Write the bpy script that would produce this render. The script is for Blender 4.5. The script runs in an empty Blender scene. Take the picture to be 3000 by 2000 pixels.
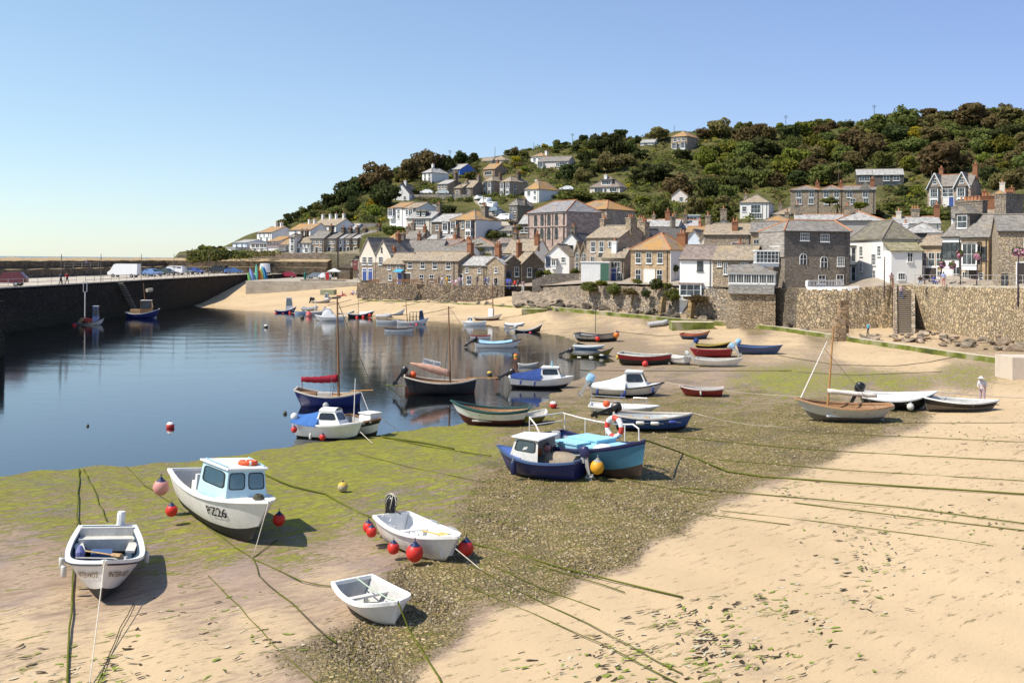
import bpy, bmesh, math, random
import numpy as np
from mathutils import Vector, Matrix
R = math.radians
rnd = random.Random(7)
scene = bpy.context.scene
COL = scene.collection

# ---------------------------------------------------------------- camera model
F = 3000.0                 # focal length in photo pixels (photo is 3000 x 2000)
CAMZ = 9.2
RHO = R(0.5)
YC = 760.0                 # horizon row at the photo's centre column
cR, sR = math.cos(RHO), math.sin(RHO)

def ray(px, py, d):
    r = (px-1500.0)/F; u = (YC-py)/F
    return Vector(((r*cR-u*sR)*d, d, CAMZ+(r*sR+u*cR)*d))
def proj(p):
    a = p[0]/p[1]; b = (p[2]-CAMZ)/p[1]
    r = a*cR+b*sR; u = -a*sR+b*cR
    return (1500+F*r, YC-F*u)
def onz(px, py, z):
    r = (px-1500.0)/F; u = (YC-py)/F
    den = r*sR+u*cR
    return ray(px, py, (z-CAMZ)/den)

# ---------------------------------------------------------------- harbour floor
SHORE_PX = [(-500,1412),(0,1389),(190,1374),(380,1362),(500,1350),(640,1336),(760,1322),(860,1304),(930,1293),
 (1040,1286),(1120,1272),(1200,1258),(1290,1247),(1360,1238),(1430,1228),(1500,1212),(1580,1186),(1640,1150),
 (1690,1112),(1760,1078),(1800,1056),(1780,1036),(1710,1006),(1660,986),(1590,975),(1480,958),(1420,951),(1350,947),
 (1280,941),(1170,934),(1100,931),(1010,926),(940,920),(880,917),(800,914),(720,909),(640,903),(585,899)]
_sh = [onz(x,y,0.0) for x,y in SHORE_PX]
SHORE = [(p.x,p.y) for p in _sh] + [(-61,197),(-80,197),(-120,197),(-120,20),(-66,20)]
_SA = np.array(SHORE); _SB = np.roll(_SA,-1,axis=0)
SLOPES = np.array([(-10,28,.020),(20,30,.026),(30,80,.036),(12,125,.045),(-15,168,.105),(-48,195,.125),(-58,215,.12),(60,60,.03),(-30,30,.02)])
def sdist(X, Y):
    X = np.asarray(X,float); Y = np.asarray(Y,float)
    sh = X.shape; P = np.stack([X.ravel(),Y.ravel()],1)
    out = np.empty(len(P)); 
    for s in range(0,len(P),4000):
        p = P[s:s+4000,None,:]
        ab = (_SB-_SA)[None]; ap = p-_SA[None]
        t = np.clip((ap*ab).sum(2)/np.maximum((ab*ab).sum(2),1e-9),0,1)
        d = np.sqrt(((ap-t[...,None]*ab)**2).sum(2)).min(1)
        x = p[:,0,0]; y = p[:,0,1]
        ins = np.zeros(len(x),bool)
        for (x1,y1),(x2,y2) in zip(_SA,_SB):
            c = (y1>y)!=(y2>y)
            if y2!=y1: ins ^= c & (x < (x2-x1)*(y-y1)/(y2-y1)+x1)
        out[s:s+4000] = np.where(ins,-d,d)
    return out.reshape(sh)
def zfloor(X, Y):
    X = np.asarray(X,float); Y = np.asarray(Y,float)
    d = sdist(X,Y)
    num = 0; den = 0
    for sx,sy,s in SLOPES:
        w = 1/((X-sx)**2+(Y-sy)**2+60.0)
        num = num+w*s; den = den+w
    s = num/den
    def ss(a): a = np.clip(a,0,1); return a*a*(3-2*a)
    cap = 2.0+2.35*ss((Y-186)/20)*ss((-17-X)/8)
    z = np.where(d>0, s*d, np.maximum(d*.022,-1.3))
    z = np.minimum(z,cap)
    # bank of rubble rising to the revetment wall
    sx = (X-5)*-.811+(Y-164)*-.585; al = (X-5)*.585+(Y-164)*-.811
    return z+1.25*ss((11-sx)/9)*ss((al+14)/8)*ss((40-al)/6)
def zf(x,y): return float(zfloor(np.array([x]),np.array([y]))[0])
_GD = 14.0*(300/14.0)**(np.arange(260)/259)
def G(px,py,h=0.0):
    """first point where the sight line through a photo position meets the floor (raised by h)"""
    q=ray(px,py,1.0); ux,uz=q.x,q.z-CAMZ
    def f(D): return CAMZ+uz*D-h-zfloor(ux*D,D)
    v=f(_GD); k=np.argmax(v<=0)
    if v[k]>0: k=len(v)-1
    if k==0: k=1
    a,b=_GD[k-1],_GD[k]
    D=np.linspace(a,b,24); v=f(D); k=max(1,int(np.argmax(v<=0))); t=v[k-1]/(v[k-1]-v[k]+1e-12); d=D[k-1]+(D[k]-D[k-1])*min(max(t,0),1)
    return ray(px,py,float(d))

# ---------------------------------------------------------------- hillside depth model (columns of the village)
HC = np.array([ # px,  ybot, D0, ytop, D1
 (520,745,266,752,350),(560,744,266,747,350),(640,743,264,738,355),(760,742,264,685,358),(900,742,264,622,360),(1000,742,262,582,362),(1052,742,261,556,362),
 (1060,800,205,551,352),(1140,818,194,515,358),(1200,826,190,492,362),(1300,834,185,472,372),(1400,838,181,463,378),(1480,838,177,452,382),
 (1600,822,172,432,388),(1700,818,166,416,390),(1800,824,158,406,392),(1900,828,150,398,392),(2000,832,144,388,390),(2100,834,139,384,388),
 (2200,838,134,378,384),(2300,842,130,374,378),(2480,846,126,362,368),(2640,842,122,352,356),(2800,841,114,342,344),(3000,842,102,330,326),(3200,846,92,318,312),(3500,850,80,305,300)],float)
def hcol(px):
    return [float(np.interp(px,HC[:,0],HC[:,i])) for i in range(1,5)]
def hdepth(px,py):
    yb,d0,yt,d1 = hcol(px)
    v = (yb-py)/max(yb-yt,1)
    return d0+(d1-d0)*min(max(v,-.2),1.3)
def hill(px,py): return ray(px,py,hdepth(px,py))

# ---------------------------------------------------------------- objects
def tag(o,label=None,cat=None,group=None,kind=None):
    if label: o['label']=label
    if cat: o['category']=cat
    if group: o['group']=group
    if kind: o['kind']=kind
    return o
def thing(name,label,cat,loc=(0,0,0),rz=0.0,group=None,rot=None):
    o = bpy.data.objects.new(name,None); COL.objects.link(o)
    o.empty_display_size=.2
    o.location=loc; o.rotation_euler = rot if rot else (0,0,rz)
    return tag(o,label,cat,group)
def link(name,me,parent=None,loc=None,rot=None,scale=None):
    o = bpy.data.objects.new(name,me); COL.objects.link(o)
    if parent is not None: o.parent=parent
    if loc is not None: o.location=loc
    if rot is not None: o.rotation_euler=rot
    if scale is not None: o.scale=scale
    return o
KIDS = {}
def copy_tree(o,parent=None):
    c = o.copy(); COL.objects.link(c)
    c.parent = parent
    for ch in o.children: copy_tree(ch,c)
    return c

class MB:
    """collects geometry; build() links it as ONE mesh object"""
    def __init__(s): s.v=[]; s.f=[]; s.m=[]
    def add(s,vs,fs,m=0):
        b=len(s.v); s.v.extend([tuple(v) for v in vs])
        for f in fs: s.f.append([b+i for i in f]); s.m.append(m)
        return s
    def box(s,c,size,m=0,rz=0,mat=None,taper=1.0):
        x,y,z=size[0]/2,size[1]/2,size[2]/2; t=taper
        vs=[Vector((sx*x*(t if sz>0 else 1),sy*y*(t if sz>0 else 1),sz*z)) for sz in(-1,1) for sx,sy in((-1,-1),(1,-1),(1,1),(-1,1))]
        M = mat if mat else (Matrix.Rotation(rz,3,'Z') if rz else None)
        if M: vs=[M@v for v in vs]
        c=Vector(c)
        return s.add([v+c for v in vs],[(3,2,1,0),(4,5,6,7),(0,1,5,4),(1,2,6,5),(2,3,7,6),(3,0,4,7)],m)
    def quad(s,a,b,c,d,m=0): return s.add([a,b,c,d],[(0,1,2,3)],m)
    def slab(s,pts,t,m=0):
        """polygon pts (3D, planar) thickened by t downwards along its normal"""
        P=[Vector(p) for p in pts]; n=len(P)
        nn=Vector((0,0,0))
        for i in range(n): nn+= P[i].cross(P[(i+1)%n])
        nn.normalize()
        Q=[p-nn*t for p in P]
        fs=[list(range(n)),list(range(2*n-1,n-1,-1))]
        for i in range(n):
            j=(i+1)%n; fs.append((j,i,n+i,n+j))
        return s.add(P+Q,fs,m)
    def tube(s,pts,r,n=6,m=0,caps=True,r2=None):
        P=[Vector(p) for p in pts]; k=len(P)
        rs = r if isinstance(r,(list,tuple)) else [r+( (r2-r)*i/(k-1) if r2 is not None else 0) for i in range(k)]
        rings=[]; up=None
        for i in range(k):
            t=(P[min(i+1,k-1)]-P[max(i-1,0)])
            if t.length<1e-9: t=Vector((0,0,1))
            t.normalize()
            a=Vector((0,0,1)) if abs(t.z)<.9 else Vector((1,0,0))
            u=t.cross(a).normalized(); w=u.cross(t)
            rings.append([P[i]+(u*math.cos(2*math.pi*j/n)+w*math.sin(2*math.pi*j/n))*rs[i] for j in range(n)])
        return s.loft(rings,m,True,caps)
    def loft(s,rings,m=0,closed=True,caps=False):
        n=len(rings[0]); vs=[v for r in rings for v in r]; fs=[]
        for i in range(len(rings)-1):
            for j in range(n if closed else n-1):
                k=(j+1)%n
                fs.append((i*n+j,i*n+k,(i+1)*n+k,(i+1)*n+j))
        if caps:
            fs.append(list(range(n-1,-1,-1))); fs.append([(len(rings)-1)*n+j for j in range(n)])
        return s.add(vs,fs,m)
    def lathe(s,prof,n=12,c=(0,0,0),m=0,axis='z'):
        rings=[]
        for r,z in prof:
            ring=[]
            for j in range(n):
                a=2*math.pi*j/n; x,y=r*math.cos(a),r*math.sin(a)
                v=(x,y,z) if axis=='z' else ((z,x,y) if axis=='x' else (x,z,y))
                ring.append(Vector(v)+Vector(c))
            rings.append(ring)
        return s.loft(rings,m,True,True)
    def sphere(s,c,r,n=10,m=0,sc=(1,1,1)):
        k=max(4,n//2+1); rings=[]
        for i in range(k+1):
            a=-math.pi/2+math.pi*i/k; rr=max(math.cos(a),.02)*r
            rings.append([Vector((c[0]+rr*math.cos(2*math.pi*j/n)*sc[0],c[1]+rr*math.sin(2*math.pi*j/n)*sc[1],c[2]+math.sin(a)*r*sc[2])) for j in range(n)])
        return s.loft(rings,m,True,True)
    def prism(s,poly,a,b,m=0):
        """poly: list of 3D points; extruded by vector from a to b"""
        d=Vector(b)-Vector(a); P=[Vector(p) for p in poly]; n=len(P)
        fs=[list(range(n-1,-1,-1)),list(range(n,2*n))]
        for i in range(n):
            j=(i+1)%n; fs.append((i,j,n+j,n+i))
        return s.add(P+[p+d for p in P],fs,m)
    def mesh(s,name,mats,smooth=False,fixn=True):
        me=bpy.data.meshes.new(name)
        me.from_pydata(s.v,[],s.f)
        for mm in (mats if isinstance(mats,(list,tuple)) else [mats]): me.materials.append(mm)
        me.polygons.foreach_set('material_index',s.m)
        if fixn:
            bm=bmesh.new(); bm.from_mesh(me)
            bmesh.ops.remove_doubles(bm,verts=bm.verts,dist=1e-5)
            bmesh.ops.recalc_face_normals(bm,faces=bm.faces); bm.to_mesh(me); bm.free()
        if smooth is True:
            me.polygons.foreach_set('use_smooth',[True]*len(me.polygons))
        elif smooth:
            me.polygons.foreach_set('use_smooth',[True]*len(me.polygons))
            me.set_sharp_from_angle(angle=R(smooth))
        me.update()
        return me
    def build(s,name,mats,parent=None,smooth=False,loc=None,rot=None,fixn=True):
        return link(name,s.mesh(name,mats,smooth,fixn),parent,loc,rot)
# ---------------------------------------------------------------- materials
MATS={}
class NT:
    def __init__(s,name):
        s.mat=bpy.data.materials.new(name); s.mat.use_nodes=True
        s.t=s.mat.node_tree; s.t.nodes.clear()
        s.out=s.n('ShaderNodeOutputMaterial')
        s.b=s.n('ShaderNodeBsdfPrincipled'); s.l(s.b.outputs[0],s.out.inputs[0])
        s.tc=s.n('ShaderNodeTexCoord')
    def n(s,t,**k):
        x=s.t.nodes.new(t)
        for a,b in k.items(): setattr(x,a,b)
        return x
    def l(s,a,b): s.t.links.new(a,b)
    def noise(s,scale,detail=4,vec=None,rough=.55,dist=0):
        x=s.n('ShaderNodeTexNoise'); x.inputs['Scale'].default_value=scale; x.inputs['Detail'].default_value=detail
        x.inputs['Roughness'].default_value=rough; x.inputs['Distortion'].default_value=dist
        s.l(vec if vec else s.tc.outputs['Object'],x.inputs['Vector']); return x
    def vor(s,scale,vec=None,feature='F1',rand=1.0):
        x=s.n('ShaderNodeTexVoronoi'); x.feature=feature; x.inputs['Scale'].default_value=scale; x.inputs['Randomness'].default_value=rand
        s.l(vec if vec else s.tc.outputs['Object'],x.inputs['Vector']); return x
    def mapv(s,sc=(1,1,1),rot=(0,0,0),src='Object',vec=None):
        src_=vec if vec else s.tc.outputs[src]
        if any(rot):      # turn first, then stretch
            y=s.n('ShaderNodeMapping'); y.inputs['Rotation'].default_value=tuple(-a for a in rot); s.l(src_,y.inputs['Vector']); src_=y.outputs[0]
        x=s.n('ShaderNodeMapping'); x.inputs['Scale'].default_value=sc
        s.l(src_,x.inputs['Vector']); return x.outputs[0]
    def ramp(s,fac,stops,interp='LINEAR'):
        x=s.n('ShaderNodeValToRGB'); x.color_ramp.interpolation=interp
        e=x.color_ramp.elements
        while len(e)<len(stops): e.new(.5)
        for q,(p,c) in zip(e,stops):
            q.position=p; q.color=(c[0],c[1],c[2],1) if isinstance(c,(tuple,list)) else (c,c,c,1)
        s.l(fac,x.inputs[0]); return x.outputs[0]
    def mix(s,fac,a,b,blend='MIX'):
        x=s.n('ShaderNodeMix'); x.data_type='RGBA'; x.blend_type=blend
        for val,idx in((fac,0),(a,6),(b,7)):
            if isinstance(val,(int,float)): x.inputs[idx].default_value=val
            elif isinstance(val,(tuple,list)): x.inputs[idx].default_value=(val[0],val[1],val[2],1)
            else: s.l(val,x.inputs[idx])
        return x.outputs[2]
    def math(s,op,a,b=None,c=None,clamp=False):
        x=s.n('ShaderNodeMath'); x.operation=op; x.use_clamp=clamp
        for i,v in enumerate((a,b,c)):
            if v is None: continue
            if isinstance(v,(int,float)): x.inputs[i].default_value=v
            else: s.l(v,x.inputs[i])
        return x.outputs[0]
    def bump(s,h,strength=.4,dist=.05,normal=None):
        x=s.n('ShaderNodeBump'); x.inputs['Strength'].default_value=strength; x.inputs['Distance'].default_value=dist
        s.l(h,x.inputs['Height'])
        if normal: s.l(normal,x.inputs['Normal'])
        return x.outputs[0]
    def set(s,color=None,rough=None,normal=None,metal=None,spec=None,trans=None):
        b=s.b
        for key,val in(('Base Color',color),('Roughness',rough),('Normal',normal),('Metallic',metal),('Specular IOR Level',spec),('Transmission Weight',trans)):
            if val is None: continue
            if isinstance(val,(int,float)): b.inputs[key].default_value=val
            elif isinstance(val,(tuple,list)): b.inputs[key].default_value=(val[0],val[1],val[2],1)
            else: s.l(val,b.inputs[key])
        return s.mat
def memo(fn):
    def g(*a,**k):
        key=(fn.__name__,a,tuple(sorted(k.items())))
        if key not in MATS: MATS[key]=fn(*a,**k)
        return MATS[key]
    return g
def mul(c,k): return tuple(min(1,x*k) for x in c)

@memo
def stone(c=(.36,.27,.18),scale=2.2,var=.45,mortar=1.15,weed=0.0,rough=.9,bumpd=.12,grey=.35,flat=1.7):
    m=NT('rubble stone masonry')
    v=m.mapv((1,1,flat)); nz=m.noise(1.6,3,v)
    vv=m.n('ShaderNodeVectorMath'); vv.operation='MULTIPLY_ADD'; m.l(nz.outputs['Color'],vv.inputs[0]); vv.inputs[1].default_value=(.35,.35,.35); m.l(v,vv.inputs[2])
    a=m.vor(scale,vv.outputs[0]); e=m.vor(scale,vv.outputs[0],'DISTANCE_TO_EDGE')
    sep=m.n('ShaderNodeSeparateColor'); m.l(a.outputs['Color'],sep.inputs[0])
    dark=mul(c,1-var); lite=mul(c,1+var)
    g=sum(c)/3; gr=(g*.95,g*.97,g)
    base=m.mix(sep.outputs[0],dark,lite); base=m.mix(m.math('MULTIPLY',sep.outputs[1],grey),base,gr)
    big=m.noise(.35,5); base=m.mix(m.ramp(big.outputs['Fac'],[(.35,0),(.7,.35)]),base,mul(c,.62))
    fine=m.noise(14,4); base=m.mix(.35,base,m.ramp(fine.outputs['Fac'],[(.3,.5),(.7,1)]),'MULTIPLY')
    jo=m.ramp(e.outputs['Distance'],[(.0,1),(.05,.0)])
    base=m.mix(m.math('MULTIPLY',jo,.34),base,mul(c,mortar*.55))
    if weed>0:
        pz=m.n('ShaderNodeSeparateXYZ'); m.l(m.tc.outputs['Object'],pz.inputs[0])
        hh=m.math('ADD',pz.outputs[2],m.math('MULTIPLY',m.noise(.8,4).outputs['Fac'],3.0))
        wf=m.ramp(m.math('DIVIDE',hh,10.0),[(.12+.1*weed,1),(.22+.2*weed,0)])
        base=m.mix(m.math('MULTIPLY',wf,.85),base,(.045,.043,.022))
    hgt=m.math('ADD',m.ramp(e.outputs['Distance'],[(0,0),(.12,1)]),m.math('MULTIPLY',fine.outputs['Fac'],.25))
    return m.set(base,rough,m.bump(hgt,.9,bumpd),spec=.2)
@memo
def ashlar(c=(.36,.28,.2),row=.32,rough=.9):
    m=NT('coursed stone')
    v=m.mapv((1,1,1)); b=m.n('ShaderNodeTexBrick'); 
    sx=m.n('ShaderNodeSeparateXYZ'); m.l(v,sx.inputs[0]); cx=m.n('ShaderNodeCombineXYZ'); m.l(m.math('ADD',sx.outputs[0],sx.outputs[1]),cx.inputs[0]); m.l(sx.outputs[2],cx.inputs[1])
    m.l(cx.outputs[0],b.inputs['Vector'])
    b.inputs['Scale'].default_value=1; b.inputs['Brick Width'].default_value=.62; b.inputs['Row Height'].default_value=row; b.inputs['Mortar Size'].default_value=.018
    b.inputs['Color1'].default_value=(*mul(c,.72),1); b.inputs['Color2'].default_value=(*mul(c,1.25),1); b.inputs['Mortar'].default_value=(*mul(c,.8),1)
    n=m.noise(3,6); base=m.mix(.5,b.outputs['Color'],m.ramp(n.outputs['Fac'],[(.25,.45),(.75,1.1)]),'MULTIPLY')
    big=m.noise(.5,4); base=m.mix(m.ramp(big.outputs['Fac'],[(.4,0),(.75,.5)]),base,mul(c,.6))
    return m.set(base,rough,m.bump(m.math('ADD',b.outputs['Fac'],m.math('MULTIPLY',n.outputs['Fac'],-.6)),-.5,.03),spec=.2)
@memo
def render_(c=(.75,.74,.7),dirt=.25,rough=.85):
    m=NT('painted render')
    n=m.noise(1.2,6,m.mapv((1,1,.35))); f=m.noise(9,5)
    base=m.mix(m.ramp(n.outputs['Fac'],[(.45,0),(.8,dirt)]),c,mul(c,.55))
    base=m.mix(.18,base,m.ramp(f.outputs['Fac'],[(.3,.6),(.7,1)]),'MULTIPLY')
    return m.set(base,rough,m.bump(f.outputs['Fac'],.25,.02),spec=.25)
@memo
def slate(c=(.2,.185,.165),lichen=.35,lc=(.36,.2,.05),rough=.75,seed=0.0):
    m=NT('slate roofing')
    mp=m.n('ShaderNodeMapping'); mp.inputs['Location'].default_value=(seed,seed*1.7,0); m.l(m.tc.outputs['Object'],mp.inputs[0]); v=mp.outputs[0]
    b=m.n('ShaderNodeTexBrick'); sx=m.n('ShaderNodeSeparateXYZ'); m.l(v,sx.inputs[0]); cx=m.n('ShaderNodeCombineXYZ')
    m.l(m.math('ADD',sx.outputs[0],m.math('MULTIPLY',sx.outputs[1],.35)),cx.inputs[0]); m.l(sx.outputs[2],cx.inputs[1]); m.l(cx.outputs[0],b.inputs['Vector'])
    b.inputs['Scale'].default_value=1; b.inputs['Brick Width'].default_value=.34; b.inputs['Row Height'].default_value=.17; b.inputs['Mortar Size'].default_value=.012
    b.inputs['Color1'].default_value=(*mul(c,.7),1); b.inputs['Color2'].default_value=(*mul(c,1.3),1); b.inputs['Mortar'].default_value=(*mul(c,.45),1)
    n=m.noise(.9,7,v,.6); n2=m.noise(.25,3,v); n3=m.noise(5,4,v)
    base=m.mix(m.ramp(m.math('ADD',m.math('MULTIPLY',n.outputs['Fac'],.6),m.math('MULTIPLY',n2.outputs['Fac'],.4)),[(.62-.32*lichen,0),(.78-.3*lichen,.85)]),b.outputs['Color'],lc)
    base=m.mix(m.ramp(n3.outputs['Fac'],[(.55,0),(.75,.45)]),base,mul(c,1.5))
    return m.set(base,rough,m.bump(m.math('ADD',b.outputs['Fac'],n3.outputs['Fac']),-.5,.02),spec=.3)
@memo
def paint(c=(.8,.8,.8),rough=.4,dirt=.15,metal=0.0,spec=.4):
    m=NT('weathered paint')
    n=m.noise(2.3,6,m.mapv((1,1,.5)),.65); f=m.noise(17,3)
    base=m.mix(m.ramp(n.outputs['Fac'],[(.42,0),(.78,min(1,dirt*2.2))]),c,tuple(x*.55+.02 for x in c))
    base=m.mix(dirt,base,m.ramp(f.outputs['Fac'],[(.35,.55),(.65,1)]),'MULTIPLY')
    return m.set(base,m.ramp(n.outputs['Fac'],[(.3,max(0,rough-.12)),(.75,min(1,rough+.2))]),metal=metal,spec=spec)
@memo
def plain(c=(.5,.5,.5),rough=.6,metal=0.0,spec=.3):
    m=NT('plain finish'); n=m.noise(6,4)
    base=m.mix(.3,c,m.ramp(n.outputs['Fac'],[(.3,.6),(.7,1)]),'MULTIPLY')
    return m.set(base,rough,metal=metal,spec=spec)
@memo
def glass(c=(.025,.03,.035),rough=.08):
    m=NT('window glass'); n=m.noise(.9,2)
    return m.set(m.mix(m.ramp(n.outputs['Fac'],[(.5,0),(.6,1)]),c,tuple(x*2.2+.02 for x in c)),rough,spec=.6)
@memo
def clear_glass():
    m=NT('cabin glass')
    t=m.n('ShaderNodeBsdfTransparent'); t.inputs[0].default_value=(.84,.88,.86,1)
    g=m.n('ShaderNodeBsdfGlossy'); g.inputs['Roughness'].default_value=.04
    fr=m.n('ShaderNodeFresnel'); fr.inputs[0].default_value=1.5
    mx=m.n('ShaderNodeMixShader'); m.l(fr.outputs[0],mx.inputs[0]); m.l(t.outputs[0],mx.inputs[1]); m.l(g.outputs[0],mx.inputs[2]); m.l(mx.outputs[0],m.out.inputs[0])
    return m.mat
@memo
def wood(c=(.3,.17,.08),rough=.6,sc=4.0):
    m=NT('wood'); v=m.mapv((.6,6,6)); n=m.noise(sc,6,v,.6)
    return m.set(m.ramp(n.outputs['Fac'],[(.3,mul(c,.6)),(.7,mul(c,1.3))]),rough,m.bump(n.outputs['Fac'],.2,.01),spec=.3)
@memo
def cloth(c=(.3,.05,.06),rough=.9):
    m=NT('canvas'); n=m.noise(3,5); f=m.noise(60,2)
    return m.set(m.mix(m.ramp(n.outputs['Fac'],[(.35,0),(.75,.6)]),c,mul(c,.55)),rough,m.bump(m.math('ADD',n.outputs['Fac'],m.math('MULTIPLY',f.outputs['Fac'],.2)),.4,.06),spec=.15)
@memo
def rope_mat(c=(.2,.2,.08),weed=.5):
    m=NT('rope'); n=m.noise(1.1,4); f=m.noise(30,2)
    base=m.mix(m.ramp(n.outputs['Fac'],[(.5-.3*weed,0),(.62-.2*weed,1 if weed>0 else 0)]),c,(.12,.135,.02))
    return m.set(m.mix(.5,base,m.ramp(f.outputs['Fac'],[(.3,.4),(.7,1)]),'MULTIPLY'),.95,m.bump(f.outputs['Fac'],.6,.02),spec=.1)
@memo
def leaf(c=(.05,.08,.02),c2=(.1,.12,.03),name='foliage',tr=.38):
    m=NT(name)
    g=m.n('ShaderNodeNewGeometry'); oi=m.n('ShaderNodeObjectInfo'); n=m.noise(.45,3)
    f=m.math('ADD',m.math('MULTIPLY',g.outputs['Random Per Island'],.28),m.math('MULTIPLY',n.outputs['Fac'],.8))
    base=m.ramp(f,[(.25,c),(.8,c2)])
    hs=m.n('ShaderNodeHueSaturation'); m.l(base,hs.inputs['Color'])
    m.l(m.math('ADD',m.math('MULTIPLY',oi.outputs['Random'],.05),.475),hs.inputs['Hue'])
    m.l(m.math('ADD',m.math('MULTIPLY',oi.outputs['Random'],.4),.85),hs.inputs['Value'])
    d=m.n('ShaderNodeBsdfDiffuse'); t=m.n('ShaderNodeBsdfTranslucent'); mx=m.n('ShaderNodeMixShader'); mx.inputs[0].default_value=tr
    m.l(hs.outputs[0],d.inputs[0]); m.l(hs.outputs[0],t.inputs[0]); m.l(d.outputs[0],mx.inputs[1]); m.l(t.outputs[0],mx.inputs[2]); m.l(mx.outputs[0],m.out.inputs[0])
    return m.mat
@memo
def bark(): 
    m=NT('bark'); n=m.noise(5,5,m.mapv((3,3,.6)))
    return m.set(m.ramp(n.outputs['Fac'],[(.3,(.05,.04,.03)),(.7,(.16,.13,.1))]),.95,m.bump(n.outputs['Fac'],.6,.05),spec=.1)
@memo
def rock(c=(.2,.17,.13)):
    m=NT('shore rock'); n=m.noise(1.5,7,None,.62); f=m.noise(9,5); oi=m.n('ShaderNodeObjectInfo')
    base=m.ramp(n.outputs['Fac'],[(.3,mul(c,.55)),(.52,c),(.75,mul(c,1.7))])
    base=m.mix(.8,base,m.ramp(oi.outputs['Random'],[(0,.55),(.6,1),(1,1)]),'MULTIPLY')
    return m.set(base,.92,m.bump(m.math('ADD',n.outputs['Fac'],m.math('MULTIPLY',f.outputs['Fac'],.4)),.7,.15),spec=.2)
@memo
def hull_mat(c=(.8,.8,.8),rough=.35,stain=.3,planks=0.0):
    m=NT('painted hull')
    n=m.noise(1.6,7,m.mapv((1,1,.25)),.65); f=m.noise(11,4)
    base=m.mix(m.ramp(n.outputs['Fac'],[(.45,0),(.8,min(1,stain*1.6))]),c,tuple(x*.5+.03 for x in c))
    base=m.mix(stain*.5,base,m.ramp(f.outputs['Fac'],[(.35,.6),(.6,1)]),'MULTIPLY')
    nrm=None
    if planks>0:
        sx=m.n('ShaderNodeSeparateXYZ'); m.l(m.tc.outputs['Object'],sx.inputs[0])
        saw=m.math('FRACT',m.math('MULTIPLY',sx.outputs[2],1/planks))
        nrm=m.bump(saw,.5,.02)
    return m.set(base,m.ramp(n.outputs['Fac'],[(.3,max(0.05,rough-.1)),(.75,min(1,rough+.25))]),nrm,spec=.4)
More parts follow.
